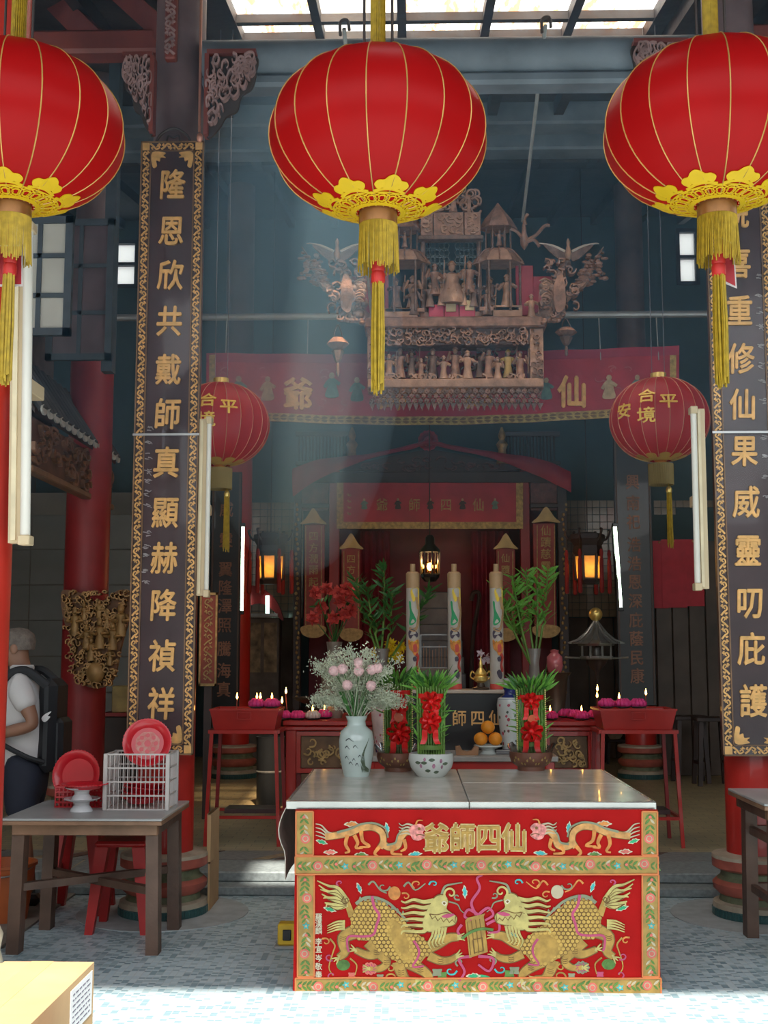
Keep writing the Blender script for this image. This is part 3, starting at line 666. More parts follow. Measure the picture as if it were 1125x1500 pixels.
def band(px0, py0, px1, py1, fn, parent, seed, vertical):
    b = sheet2 = MB().grid(lambda u, v: fn(px0+(px1-px0)*u, py0+(py1-py0)*v, .002), 30 if not vertical else 3, 14 if vertical else 3, (0, -.002, 0))
    b = b.build('border_band', BAND, parent)
    e = MB()
    for k in ((px0, py0, px1, py0), (px0, py1, px1, py1), (px0, py0, px0, py1), (px1, py0, px1, py1)):
        q = [(k[0]+(k[2]-k[0])*i/24, k[1]+(k[3]-k[1])*i/24) for i in range(25)]
        e.stroke(q, fn, 2.2, .002, .0075, sm=False)
    e.build('piping', ORNG, b)
    rnd = random.Random(seed); L = (py1-py0) if vertical else (px1-px0); Wd = (px1-px0) if vertical else (py1-py0); n = int(L/13); leaf = MB(); rose = MB(); teal = MB(); pale = MB()
    def P(a, c): return (px0+c, py0+a) if vertical else (px0+a, py0+c)
    for i in range(n):
        a = (i+.5)*L/n; c = Wd/2+rnd.uniform(-2, 2); k = i % 6
        if k == 2:
            for rr, mb, hh in ((7.2, rose, .006), (4.6, pale, .0072), (3.2, rose, .0084)): mb.blob([P(a+rr*math.cos(q*PI/3), c+rr*math.sin(q*PI/3)) for q in range(6)], fn, .003, hh, 3)
        elif k == 5: 
            teal.blob([P(a+(6 if q % 2 else 3)*math.cos(q*PI/5), c+(6 if q % 2 else 3)*math.sin(q*PI/5)) for q in range(10)], fn, .003, .006, 2)
            pale.blob([P(a+2*math.cos(q*PI/2), c+2*math.sin(q*PI/2)) for q in range(4)], fn, .003, .0075, 2)
        else:
            for s in (-1, 1):
                for d in (0, 1):
                    a0 = a-4+7*d; l = rnd.uniform(6, 8)
                    pts = [P(a0, c), P(a0+s*0+l*.55+1, c+s*l*.35), P(a0+l, c+s*l*.95), P(a0+l*.3, c+s*l*.65)]
                    (leaf if rnd.random() < .8 else pale).blob(pts, fn, .003, .0055, 2)
            if k in (0, 4): rose.blob([P(a+2.4*math.cos(q*PI/2), c+2.4*math.sin(q*PI/2)) for q in range(4)], fn, .003, .007, 2)
    for mb_, nm, m_ in ((leaf, 'leaf_embroidery', LEAFG), (rose, 'rose_embroidery', ROSE), (teal, 'blossom_embroidery', TEAL), (pale, 'petal_embroidery', PALE)): mb_.build(nm, m_, b)['kind'] = 'stuff'
band(437, 1280, 461, 1428, f0, ct, 1, True); band(939, 1280, 963, 1428, f0, ct, 2, True); band(434, 1430, 966, 1454, f0, ct, 3, False)
band(435, 1187, 460, 1250, f1, ct, 4, True); band(938, 1187, 960, 1250, f1, ct, 5, True); band(434, 1252, 961, 1278, f1, ct, 6, False)

def cloud(parent, fn, x, y, s, ang, col, white=True):
    ca, sa = math.cos(ang), math.sin(ang)
    sh = [(-1.5, .1), (-.9, -.35), (-.5, -.3), (-.1, -.6), (.4, -.45), (.7, -.5), (1.1, -.15), (1.6, .05), (1.0, .3), (.6, .55), (.1, .4), (-.4, .6), (-.8, .35)]
    T = lambda k: [(x+s*k*(u*ca-v*sa), y+s*k*(u*sa+v*ca)) for u, v in sh]
    o = MB().blob(T(1), fn, .0, .003, 3).build('cloud_motif', WHT, parent); MB().blob(T(.72), fn, .003, .0045, 3).build('cloud_centre', col, o)
def part_set(name, parent, layers):      # layers: list of (name, material, MB); first is the part, the rest its sub-parts
    o = layers[0][2].build(name, layers[0][1], parent)
    for nm, m, mb in layers[1:]:
        if mb.v: mb.build(nm, m, o)['kind'] = 'stuff'
    return o
def in_poly(x, y, P):
    c = False; n = len(P)
    for i in range(n):
        (x0, y0), (x1, y1) = P[i], P[i-1]
        if (y0 > y) != (y1 > y) and x < (x1-x0)*(y-y0)/(y1-y0)+x0: c = not c
    return c
def lion(mir):
    T = (lambda x, y: (425+x/4.09, 1270+y/4.09)) if not mir else (lambda x, y: (2*697.5-(425+x/4.09)-2, 1268+y/4.09))
    V = lambda pts: [T(*p) for p in pts]
    body, dark, scale, mane, pink, sage, white = MB(), MB(), MB(), MB(), MB(), MB(), MB()
    tr = [(385, 250), (430, 205), (490, 185), (560, 205), (620, 255), (690, 320), (735, 370), (800, 420), (845, 480), (800, 540), (745, 600), (690, 590), (640, 560), (590, 530), (535, 500), (490, 440), (420, 430), (380, 400), (365, 320)]
    P = V(tr); body.blob(P, f0, 0, .003, 4)
    legs = [([(390, 380), (320, 420), (330, 500), (290, 535)], 80, 34), ([(470, 440), (520, 500), (470, 520), (390, 490)], 70, 30), ([(800, 480), (880, 450), (950, 415), (1010, 410)], 70, 36), ([(700, 560), (780, 600), (830, 640), (835, 680)], 70, 30), ([(650, 560), (665, 620), (700, 670), (760, 672)], 70, 34), ([(520, 500), (580, 560), (540, 600), (470, 600)], 50, 26), ([(830, 520), (900, 550), (960, 545), (1000, 520)], 50, 26)]
    for pts, a, b in legs:
        dark.stroke(V(pts), f0, (a+12)/4.09, 0, .0022, 5, (b+12)/4.09); body.stroke(V(pts), f0, a/4.09, 0, .0035, 5, b/4.09)
        ex, ey = pts[-1]; dx, dy = ex-pts[-2][0], ey-pts[-2][1]; l = math.hypot(dx, dy); dx /= l; dy /= l
        for s in (-1, 0, 1): mane.stroke(V([(ex-dx*10, ey-dy*10+s*8), (ex+dx*18-dy*s*14, ey+dy*18+dx*s*14), (ex+dx*34-dy*s*22, ey+dy*34+dx*s*22)]), f0, 3.2, .001, .005, 3, 1)
        m = pts[1]
        for s in (-12, 0, 12): dark.stroke(V([(m[0]-18, m[1]+s), (m[0], m[1]+s+6), (m[0]+18, m[1]+s)]), f0, .7, .003, .0045, 2)
    # scales
    row = 0; y = 190
    while y < 600:
        x = 360+(13 if row % 2 else 0)
        while x < 860:
            if in_poly(x, y, tr):
                c = T(x, y); r = 3.0
                dark.blob([(c[0]+r*1.16*math.cos(q*PI/3+.5), c[1]+r*1.16*math.sin(q*PI/3+.5)) for q in range(6)], f0, .003, .0042, 2)
                scale.blob([(c[0]+r*.9*math.cos(q*PI/3), c[1]-.2+r*.9*math.sin(q*PI/3)) for q in range(6)], f0, .0042, .0056, 2)
            x += 27
        y += 23; row += 1
    head = [(800, 300), (830, 230), (870, 170), (915, 160), (945, 195), (935, 240), (965, 265), (995, 290), (985, 330), (940, 345), (890, 350), (850, 375), (800, 360)]
    dark.blob(V([(900+(x-900)*1.05, 265+(y-265)*1.06) for x, y in head]), f0, .003, .006, 3); mane.blob(V(head), f0, .004, .008, 3)
    for k in range(6):     # swept-back mane
        y0 = 190+k*32; mane.stroke(V([(860-k*6, y0), (800, y0+8+k*3), (740, y0-4+k*6), (690-k*2, y0+14+k*2), (665, y0+4+k*8)]), f0, 6.5, .003, .0068, 5, 1.6)
        dark.stroke(V([(860-k*6, y0+14), (800, y0+22+k*3), (740, y0+10+k*6), (690, y0+28+k*2)]), f0, .8, .004, .0075, 5)
    for k in range(5): mane.stroke(V([(860+k*18, 350), (850+k*18, 400), (830+k*20, 440), (845+k*20, 480-k*8)]), f0, 4.2, .003, .0066, 4, 1.2)
    jaw = [(835, 270), (850, 300), (868, 285), (884, 312), (902, 292), (918, 318), (936, 298), (952, 322), (970, 305), (985, 325), (990, 285)]
    dark.stroke(V(jaw), f0, 1.4, .008, .0096, 1, sm=False); dark.stroke(V([(835, 270), (880, 275), (930, 262), (960, 270)]), f0, 1.2, .008, .0096, 3)
    white.blob(V([(905, 205), (920, 193), (938, 205), (925, 222)]), f0, .008, .0096, 3); dark.blob(V([(914, 206), (922, 200), (930, 207), (922, 214)]), f0, .009, .0108, 3)
    pink.blob(V([(905, 285), (950, 268), (985, 275), (940, 295)]), f0, .008, .0092, 3)
    sp = [(930+math.cos(a)*r, 150+math.sin(a)*r) for a, r in [(i*.7+2.2, 42-i*3.6) for i in range(11)]]; sp = [(x+30, y) for x, y in sp]
    sage.stroke(V([(905, 165), (925, 110), (970, 95), (1030, 85)]), f0, 4, .002, .006, 4, 1.5); mane.stroke(V(sp), f0, 3.4, .004, .008, 3, 2)
    sage.stroke(V([(950, 200), (1000, 215), (1020, 250), (1045, 270)]), f0, 2.4, .001, .004, 4, 1)
    sage.stroke(V([(395, 215), (450, 178), (520, 178), (590, 208), (650, 262), (705, 318)]), f0, 5, 0, .0045, 5, 3)
    for i in range(9): sage.blob(V([(420+i*32-8, 196+max(0, i-2)*14), (420+i*32, 168+max(0, i-2)*14), (420+i*32+10, 192+max(0, i-2)*14)]), f0, 0, .004, 2)
    pink.stroke(V([(492, 165), (505, 230), (535, 280), (518, 340), (500, 395), (440, 408), (352, 410), (345, 470), (355, 500)]), f0, 4.2, .003, .0068, 5, 3)
    pink.stroke(V([(740, 430), (770, 480), (765, 530), (735, 585), (800, 580)]), f0, 3.8, .003, .0068, 5, 2.4)
    for i in range(7):      # plume tail
        e = (165+i*9, 75+i*26); mane.stroke(V([(345, 195+i*4), (290, 120+i*20), (230, 110+i*18+(10 if i % 2 else -6)), e]), f0, 6.4, .001, .0052, 5, 1.4)
        dark.stroke(V([(340, 203+i*4), (285, 130+i*20), (228, 120+i*18+(10 if i % 2 else -6))]), f0, .8, .003, .006, 5)
    dark.stroke(V([(325, 170), (312, 195), (330, 215), (350, 200), (342, 180), (330, 190)]), f0, 1.3, .005, .0075, 3)
    body.stroke(V([(340, 200), (355, 240), (372, 290)]), f0, 8, 0, .004, 3, 10)
    for i in range(4): mane.stroke(V([(330, 320+i*14), (280, 320+i*16), (225, 345+i*14)]), f0, 4, 0, .0045, 3, 1)
    o = part_set('embroidered_lion', ct, [('', GTH, body), ('outline', DARKT if False else GTD, dark), ('scales', M('scale_thread', (.46, .28, .06), .42, .3, var=.2, scale=40), scale), ('mane', M('mane_thread', (.44, .36, .12), .5, .15, var=.2, scale=30), mane), ('pink_trim', PINK, pink), ('sage_trim', GREYT, sage), ('eye', WHT, white)])
    o['label'] = 'gold scaled lion facing the centre'
    return T
for mir in (0, 1):
    T = lion(mir)
    for x, y, s, a, col in ((415, 120, 8, 1.2, TEAL), (240, 245, 9, .3, EMER), (885, 405, 7, -.5, TEAL), (1045, 140, 9, 1.5, TEAL), (1095, 640, 10, 0, EMER)):
        px, py = T(x, y)
        if mir and x > 1040: continue
        cloud(ct, f0, px, py, s*.72, a if not mir else -a, col)
    o = MB(); px, py = T(625, 150)
    o.blob([(px+9*math.cos(q*PI/4), py+10*math.sin(q*PI/4)) for q in range(8)], f0, 0, .003, 3); o = o.build('pearl_motif', ORTH if not mir else PALE, ct)
    r = MB(); r.stroke([T(470, 100), T(500, 80), T(540, 130), T(580, 150)], f0, 3, 0, .003, 4, 1.5); r.stroke([T(680, 110), T(710, 85), T(750, 130), T(810, 90)], f0, 3, 0, .003, 4, 1.5); r.build('streamer', GREYT if not mir else ORTH, o)
    o = MB(); px, py = T(320, 580)
    for k in range(3): o.blob([(px+(10-3*k)*math.cos(q*PI/3), py+(8-2*k)*math.sin(q*PI/3)) for q in range(6)], f0, 0, .002+.0015*k, 3)
    o = o.build('leaf_ball', LEAFG, ct); r = MB(); r.stroke([T(240, 420), T(270, 460), T(260, 500), T(235, 590), T(260, 640)], f0, 2.6, 0, .003, 4, 1.2); r.stroke([T(360, 540), T(400, 580), T(390, 640)], f0, 2.6, 0, .003, 4, 1.2); r.build('streamer', GTH, o)
    o = MB(); r = MB(); px, py = T(480, 600)
    for q in range(9): o.blob([(px+8*math.cos(q*.7)+4*math.cos(i*PI/2), py+6*math.sin(q*.7)+4*math.sin(i*PI/2)) for i in range(4)], f0, 0, .003, 2); r.stroke([(px+9*math.cos(q*.7), py+7*math.sin(q*.7)), (px+5*math.cos(q*.7+.5), py+4*math.sin(q*.7+.5))], f0, 1.2, .003, .0045, 2)
    o = o.build('peony_motif', ROSE if not mir else GREYT, ct); r.build('petal_line', PINK, o)
    for k, (x, y) in enumerate(((370, 640), (540, 650), (880, 620), (910, 640))):
        px, py = T(x, y); s = 7 if k < 2 else 10
        MB().blob([(px+s*math.cos(q*PI/4)*(1 if q % 2 else .6), py+s*.7*math.sin(q*PI/4)*(1 if q % 2 else .7)) for q in range(8)], f0, 0, .003, 3).build('foliage_motif', (PINK if mir else ROSE) if k == 0 else GREYT if k != 3 else LEAFG, ct)
for mir in (0, 1):      # small curls filling the red ground
    T = (lambda x, y: (425+x/4.09, 1270+y/4.09)) if not mir else (lambda x, y: (2*697.5-(425+x/4.09)-2, 1268+y/4.09))
    for k, (x, y, s, a) in enumerate(((560, 110, 34, 0), (760, 95, 30, 2), (255, 640, 30, 1), (610, 655, 32, 3), (960, 610, 32, 0), (1015, 560, 26, 2), (215, 440, 26, 4), (240, 530, 26, 1), (600, 600, 24, 5), (860, 95, 24, 3), (1000, 170, 22, 1), (690, 170, 26, 4), (300, 90, 20, 2))):
        MB().stroke([T(x+s*(1.2-i*.17)*math.cos(a+i*.9), y+s*.8*(1.2-i*.17)*math.sin(a+i*.9)) for i in range(7)], f0, 2.6, 0, .003, 4, 1.1).build('curl_motif', (GREYT, ORTH, PINK, GTH, TEAL)[k % 5], ct)
# scripture box tied with pink ribbon in the middle
g = MB(); g.prism([(681, 1346), (708, 1340), (714, 1392), (687, 1400)], f0, 0, .006); g.prism([(681, 1346), (684, 1342), (710, 1336), (708, 1340)], f0, 0, .007)
box = g.build('scripture_box_motif', GTH, ct); g = MB()
for k in range(4): g.stroke([(684+k*6, 1348-k*1.4), (689+k*6, 1396-k*1.4)], f0, .9, .006, .008, 1, sm=False)
g.stroke([(692, 1374), (706, 1371), (708, 1390), (694, 1393), (692, 1374)], f0, 1.0, .006, .008, 1, sm=False); g.build('box_lines', GTD, box)
g = MB(); g.stroke([(676, 1372), (690, 1362), (706, 1358), (722, 1360)], f0, 4, .006, .0085, 4); g.build('sash', LEAFG, box)
g = MB()
for pts in ([(697, 1338), (690, 1320), (702, 1300), (698, 1285), (706, 1280)], [(700, 1338), (686, 1330), (680, 1340), (690, 1345)], [(700, 1338), (714, 1328), (722, 1338), (710, 1346)], [(712, 1352), (728, 1346), (730, 1362), (714, 1364)], [(690, 1398), (672, 1402), (680, 1420), (672, 1434)], [(700, 1398), (722, 1402), (716, 1420), (700, 1410)], [(676, 1352), (670, 1362), (678, 1372)]): g.stroke(pts, f0, 4.2, .001, .005, 5, 3)
g.build('pink_ribbon', PINK, box)['kind'] = 'stuff'
MB().blob([(686, 1432), (700, 1425), (716, 1428), (722, 1436), (704, 1440), (690, 1438)], f0, 0, .003, 3).build('foliage_motif', EMER, ct)
# dragons on the valance
def dragon(mir):
    T = (lambda x, y: (420+x/4.018, 1170+y/4.018)) if not mir else (lambda x, y: (2*699-(420+x/4.018), 1169+y/4.018))
    V = lambda pts: [T(*p) for p in pts]; body, spine, gold, head, dark, whisk = [MB() for _ in range(6)]
    bp = [(230, 215), (310, 205), (380, 190), (440, 165), (510, 160), (560, 190), (570, 240), (550, 280)]
    bp2 = [(560, 250), (600, 275), (650, 270), (670, 225), (700, 190), (745, 185)]
    for b in (bp, bp2):
        dark.stroke(V(b), f1, 11.5, 0, .003, 6, 10); body.stroke(V(b), f1, 9.5, 0, .005, 6, 8)
    spine.stroke(V([(300, 190), (380, 168), (440, 142), (515, 135), (580, 165), (598, 220)]), f1, 3.5, 0, .006, 6, 2)
    spine.stroke(V([(590, 262), (640, 250), (655, 205), (690, 165)]), f1, 3.2, 0, .006, 6, 2)
    for i in range(4): whisk.stroke(V([(300, 200+i*6), (250, 190+i*12), (210, 150+i*22), (175, 140+i*22)]), f1, 3.4, 0, .0045, 5, 1)
    for pts in ([(360, 205), (350, 260), (370, 300), (345, 310)], [(400, 205), (420, 250), (410, 280), (450, 280)], [(550, 270), (520, 310), (540, 330)], [(640, 270), (620, 310), (680, 318)], [(440, 180), (450, 240), (490, 270), (430, 275)], [(690, 230), (700, 280), (670, 300)]): gold.stroke(V(pts), f1, 6, .001, .006, 5, 2.5)
    head.blob(V([(720, 170), (745, 145), (790, 140), (815, 165), (800, 190), (815, 210), (780, 235), (745, 230), (730, 205)]), f1, .002, .008, 4)
    for i in range(4): whisk.stroke(V([(745, 150+i*20), (710, 140+i*18), (680, 150+i*16), (660, 135+i*22)]), f1, 3, .001, .006, 4, .8)
    dark.blob(V([(770, 165), (780, 158), (788, 168), (778, 176)]), f1, .008, .0095, 3); dark.stroke(V([(760, 205), (785, 200), (812, 208)]), f1, 1.2, .008, .0095, 3)
    gold.stroke(V([(760, 145), (770, 120), (800, 118)]), f1, 3, .004, .009, 3, 1)
    o = part_set('embroidered_dragon', ct, [('', M('dragon_thread', (.50, .25, .08), .5, .2, var=.35, scale=30), body), ('outline', GTD, dark), ('spine', GREYT, spine), ('legs', ORTH, gold), ('head', M('dragon_head_thread', (.60, .20, .18), .5, var=.5, scale=60), head), ('whiskers', PALE, whisk)])
    o['label'] = 'orange and gold embroidered dragon'
    for x, y, s, a, col in ((210, 245, 7, .3, EMER), (260, 305, 8, 0, ROSE), (440, 320, 8, 0, LEAFG), (385, 142, 9, 0, ORTH), (592, 165, 7, 1.4, TEAL), (755, 315, 8, -.1, TEAL)):
        px, py = T(x, y); cloud(ct, f1, px, py, s*.85, a if not mir else -a, col)
dragon(0); dragon(1)
for c, px in zip('爺師四仙', (639, 677, 715, 752)):
    o = text_mb(c, px, 1225, 40, -46, f1, 0, .003, .05).build('character', M('pale_gold_thread', (.55, .40, .17), .5, .2, var=.2, scale=50), ct)
    text_mb(c, px, 1225, 39, -45, f1, .003, .0055, .012).build('character_core', GTH, o)
for c, y in zip('羅漢麟李宜岑敬奉', (1341, 1351, 1361, 1377, 1388, 1401, 1413, 1425)):
    text_mb(c, 467.5, y, 11, -11.5, f0, 0, .003, .012).build('character', WHT, ct)
# cream cloth hanging at the table's left end, yellow switch box on the floor
g = MB(); xx = xa0-.02
g.grid(lambda u, v: (xa0-.004-.030*math.sin(min(1, v*1.6)*PI)*(1-.3*u)-.006*math.sin(u*9), YA+.03+u*(ya1-YA-.08), zt_-.036-v*.30), 12, 10, (-.004, 0, 0))
o = g.build('side_cloth', CREAM, None, True); tag(o, 'cream cloth hanging over the left end of the offering table', 'cloth')
p = on(421, 1388, 0)
t = thing('switch_box', 'small yellow switch box on the floor by the left end of the offering table', 'switch box', (p.x, p.y, 0))
MB().bev(p.x-.045, p.y-.03, .014, p.x+.045, p.y+.05, .115, .008).build('body', M('yellow_plastic', (.70, .45, .03), .4), t); MB().bev(p.x-.06, p.y-.045, 0, p.x+.06, p.y+.065, .014, .004).build('base', M('grey_plastic', (.3, .3, .28), .5), t)
MB().bev(p.x-.02, p.y-.037, .04, p.x+.02, p.y-.03, .09, .003).build('switch', BLACKL, t)
# ================================================================== flowers, pots and offerings on the front table
def leaf_mesh(name, mat, wide=.16, fold=.05, droop=.10):     # unit leaf along +Z, base at the origin
    vs = [(0, 0, 0)]; fs = []
    for k in range(1, 5):
        t = k/5; h = wide*math.sin(PI*t**.75)/1.0*.5; y = -droop*t*t
        vs += [(-h, y+fold*h*4, t), (0, y, t), (h, y+fold*h*4, t)]
    vs.append((0, -droop, 1)); fs += [(0, 2, 1), (0, 3, 2)]
    for k in range(3):
        a = 1+3*k; fs += [(a, a+1, a+4, a+3), (a+1, a+2, a+5, a+4)]
    n = len(vs)-1; fs += [(n-3, n-2, n), (n-2, n-1, n)]
    me = bpy.data.meshes.new(name); me.from_pydata(vs, [], fs); me.materials.append(mat); me.shade_smooth(); return me
GREEN = M('bamboo_leaf', (.17, .42, .07), .4, var=.35, scale=6, sub=.25); GREEND = M('dark_leaf', (.05, .17, .04), .4, var=.35, scale=6, sub=.2); STEM = M('bamboo_stem', (.13, .25, .04), .4, var=.25, scale=10)
LEAF = leaf_mesh('leaf', GREEN); LEAFD = leaf_mesh('leaf_dark', GREEND)
def leaf_at(parent, base, d, l, me=LEAF, wide=1, roll=None, name='leaf'):
    d = Vector(d).normalized(); q = d.to_track_quat('Z', 'Y'); rl = Matrix.Rotation(random.uniform(0, 6.28) if roll is None else roll, 4, 'Z')
    o = piece(name, me, parent); o.matrix_local = Matrix.Translation(Vector(base)-woff(parent)) @ q.to_matrix().to_4x4() @ rl @ Matrix.Diagonal((l*wide, l, l, 1)); return o
RIB = M('red_ribbon', (.80, .018, .018), .32, var=.12, scale=20, sub=.15)
def strip(mb, pts, wvec, n=6):
    P = smooth_path(pts, n); m = len(P)
    W_ = Vector(wvec)
    mb.grid(lambda u, v: P[min(m-1, round(u*(m-1)))]+W_*(v-.5), m-1, 2, (0, -.0012, .0006))
def bow(parent, c, s):
    c = Vector(c); b = MB()
    for k in range(7):
        a = 2*PI*k/7+.3; l = s*(.9+.2*random.random()); dx, dz = math.cos(a), math.sin(a)
        strip(b, [c, c+Vector((dx*l*.6-dz*l*.2, -s*.55, dz*l*.6+dx*l*.2)), c+Vector((dx*l, -s*.35, dz*l)), c+Vector((dx*l*.6+dz*l*.2, -s*.15, dz*l*.6-dx*l*.2)), c], (-dz*s*.30, s*.35, dx*s*.30), 4)
    b.ball(c+Vector((0, -s*.3, 0)), s*.28, 8, 6)
    o = b.build('ribbon_bow', RIB, parent, True); b = MB()
    for sx in (-1, 1): strip(b, [c, c+Vector((sx*s*.45, -s*.3, -s*.7)), c+Vector((sx*s*.5, -s*.15, -s*1.5)), c+Vector((sx*s*.7, -s*.3, -s*2.0))], (s*.5, s*.1, 0), 4)
    b.build('ribbon_tail', RIB, o, True)
def bead_string(parent, p0, p1, n=26):
    p0 = Vector(p0); p1 = Vector(p1); b = MB()
    for i in range(n): b.ball(p0.lerp(p1, i/(n-1)), .0042, 6, 4)
    o = b.build('bead_string', M('gold_beads', (.75, .58, .22), .3, .6, var=.1), parent, True); o['kind'] = 'stuff'
def lucky_bamboo(name, label, px, pyb, zs, pot, top_px, ribbons, half, crown_n, seed):
    random.seed(seed); p = on(px, pyb, zs); Y = p.y+.045; t = thing(name, label, 'potted plant', (p.x, Y, zs))
    sc = Y/F_PX; X0 = p.x; zrim = pot(t, X0, Y, zs, sc); ztop = at(px, top_px, Y).z
    n = 11
    for i in range(n):
        for row in (0, 1):
            x = X0+half*(2*i/(n-1)-1)*(.92 if row else 1); y = Y-.028+.05*row
            s = MB(); lean = (x-X0)*.10; k = 7; pts = [(x+lean*j/k, y, zrim-.02+(ztop-zrim+.02)*j/k) for j in range(k+1)]
            s.tube(pts, [.0052*(1.18 if j % 2 else 1) for j in range(k+1)], 6); s.build('stalk', STEM, t, True)
    for i in range(crown_n):
        a = random.random()*6.28; r = half*1.15*math.sqrt(random.random()); b = (X0+r*math.cos(a), Y+r*.55*math.sin(a), ztop+random.uniform(-.035, .02))
        leaf_at(t, b, (math.cos(a)*random.uniform(.3, 1.25), math.sin(a)*.9, random.uniform(.25, 1.2)), random.uniform(.07, .125), LEAF if random.random() < .7 else LEAFD, .95)
    for i in range(34):
        sx = random.choice((-1, 1)); b = (X0+sx*half*random.uniform(.5, 1), Y-.035, random.uniform(zrim+.03, ztop))
        leaf_at(t, b, (sx*random.uniform(.2, 1), random.uniform(-.6, .1), random.uniform(.1, 1)), random.uniform(.045, .085), LEAF, .9)
    for q in (.12, .86): MB().lathe([(half*1.12, -.012), (half*1.13, .012)], 28, (X0, Y, zrim+(ztop-zrim)*q), 1, .8, cap=False).build('tie_band', RIB if q > .5 else STEM, t, True)
    for py, s in ribbons: bow(t, (X0+random.uniform(-.006, .006), Y-.065, at(px, py, Y).z), s)
    return t, X0, Y, zrim, ztop
BROWN = M('brown_pot', (.17, .07, .045), .32, var=.2, scale=10, coat=.2); PORC = M('porcelain', (.62, .66, .63), .18, var=.06, scale=4, coat=.4); INKG = M('ink_green', (.10, .14, .09), .4, var=.4, scale=40); INKK = M('ink_dark', (.04, .05, .06), .4, var=.3)
LILAC = M('lilac_glaze', (.42, .20, .30), .35, var=.3, scale=30)
def on_lathe(X0, Y, zs, prof):     # surface map on a turned pot: u = angle from the front, v = height
    def fn(u, v, w):
        for (r0, z0), (r1, z1) in zip(prof, prof[1:]):
            if z0 <= v <= z1 and z1 > z0: r = r0+(r1-r0)*(v-z0)/(z1-z0); break
        else: r = prof[0][0] if v < prof[0][1] else prof[-1][0]
        return (X0+(r+w)*math.sin(u), Y-(r+w)*math.cos(u), zs+v)
    return fn
def brown_pot(t, X0, Y, zs, sc):
    R = 31*sc; h = at(0, 0, 1).z*0+.085
    MB().lathe([(R*.62, 0), (R*.64, .022), (R*.70, .026)], 36, (X0, Y, zs)).build('foot', BROWN, t, True)
    prof = [(R*.70, .024), (R*.92, .045), (R, .075), (R*.99, .098), (R*.92, .1)]
    MB().lathe(prof, 36, (X0, Y, zs), cap=False).build('pot', BROWN, t, True); MB().lathe([(.001, .086), (R*.9, .086)], 30, (X0, Y, zs)).build('pebbles', M('pebbles', (.35, .31, .27), .6, var=.5, scale=80, bump=.6), t)
    fn = on_lathe(X0, Y, zs, prof); rnd = random.Random(4)
    for k in range(15):
        u = -1.0+k*.145; v = .055+.018*math.sin(k*1.3); g = MB().blob([(u+.05*math.cos(q*PI/3)*(1 if q % 2 else .6), v+.007*math.sin(q*PI/3)) for q in range(6)], fn, 0, .0025, 2)
        g.build('gold_blossom', M('pot_gold', (.5, .36, .13), .4, .4), t)
    w = MB(); R2 = R*.98      # crumpled clear wrap round the rim
    w.grid(lambda u, v: (X0+(R2*(.9+.22*v)+.006*math.sin(u*60))*math.cos(u*2*PI), Y+(R2*(.9+.22*v)+.006*math.cos(u*47))*math.sin(u*2*PI), zs+.09+.045*v+.010*math.sin(u*52)*v), 60, 3)
    w.build('clear_wrap', glass_mat('clear_film', (.95, .95, .95), .35, .1), t, True)
    return zs+.1
def porcelain_bowl(t, X0, Y, zs, sc):
    R = 33*sc; prof = [(R*.58, 0), (R*.66, .008), (R*.9, .045), (R, .085), (R*.97, .115)]
    MB().lathe(prof+[(R*.92, .118), (R*.9, .09)], 40, (X0, Y, zs), cap=False).build('bowl', PORC, t, True)
    MB().lathe([(.001, .1), (R*.93, .1)], 30, (X0, Y, zs)).build('pebbles', M('pebbles', (.35, .31, .27)), t)
    fn = on_lathe(X0, Y, zs, prof)
    for u, v, s in ((-.3, .093, .011), (.42, .085, .012), (.1, .06, .014), (-.5, .06, .012), (.5, .055, .011)):
        g = MB()
        for q in range(6): g.blob([(u+s*6*(.5*math.cos(q*1.05)+.45*math.cos(i*PI/2)), v+s*(.5*math.sin(q*1.05)+.45*math.sin(i*PI/2))) for i in range(4)], fn, 0, .0012, 2)
        o = g.build('painted_lotus', LILAC, t); o['kind'] = 'stuff'
    g = MB()
    for u, v in ((-.65, .075), (-.2, .035), (.25, .028), (.65, .07), (0, .09), (-.35, .075)): g.blob([(u-.14, v), (u, v+.009), (u+.16, v+.002), (u+.02, v-.008)], fn, 0, .001, 3)
    o = g.build('painted_leaves', INKG, t); o['kind'] = 'stuff'
    return zs+.105
ZT = zt_
bL = lucky_bamboo('lucky_bamboo', 'lucky bamboo tower with red bows in a brown pot behind the flower vase', 583, 1131, ZT, brown_pot, 1000, ((1030, .052), (1072, .062)), 19*3.9/F_PX, 100, 11)
bR = lucky_bamboo('lucky_bamboo', 'lucky bamboo tower with red bows in a brown pot beside the oranges', 780, 1130, ZT, brown_pot, 1008, ((1026, .050), (1070, .060)), 20*3.9/F_PX, 115, 12)
bC = lucky_bamboo('lucky_bamboo', 'lucky bamboo tower with red bows in the white lotus bowl', 632, 1139, ZT, porcelain_bowl, 1005, ((1027, .052), (1056, .056)), 19*3.8/F_PX, 110, 13)
for (t, X0, Y, zrim, ztop), h in ((bL, 22), (bR, 22)):
    hw = h*3.95/F_PX
    for sx in (-1, 1): bead_string(t, (X0+sx*hw, Y-.05, zrim+.015), (X0+sx*hw*.98, Y-.05, ztop-.01), 30)
    MB().lathe([(.001, -.004), (.026, -.004), (.026, .004), (.001, .004)], 20, M4=Matrix.Translation((X0+.004, Y-.075, (zrim+ztop)/2+.004)) @ Matrix.Rotation(PI/2, 4, 'X')).build('medallion', M('orange_medal', (.60, .09, .02), .4, var=.2), t)
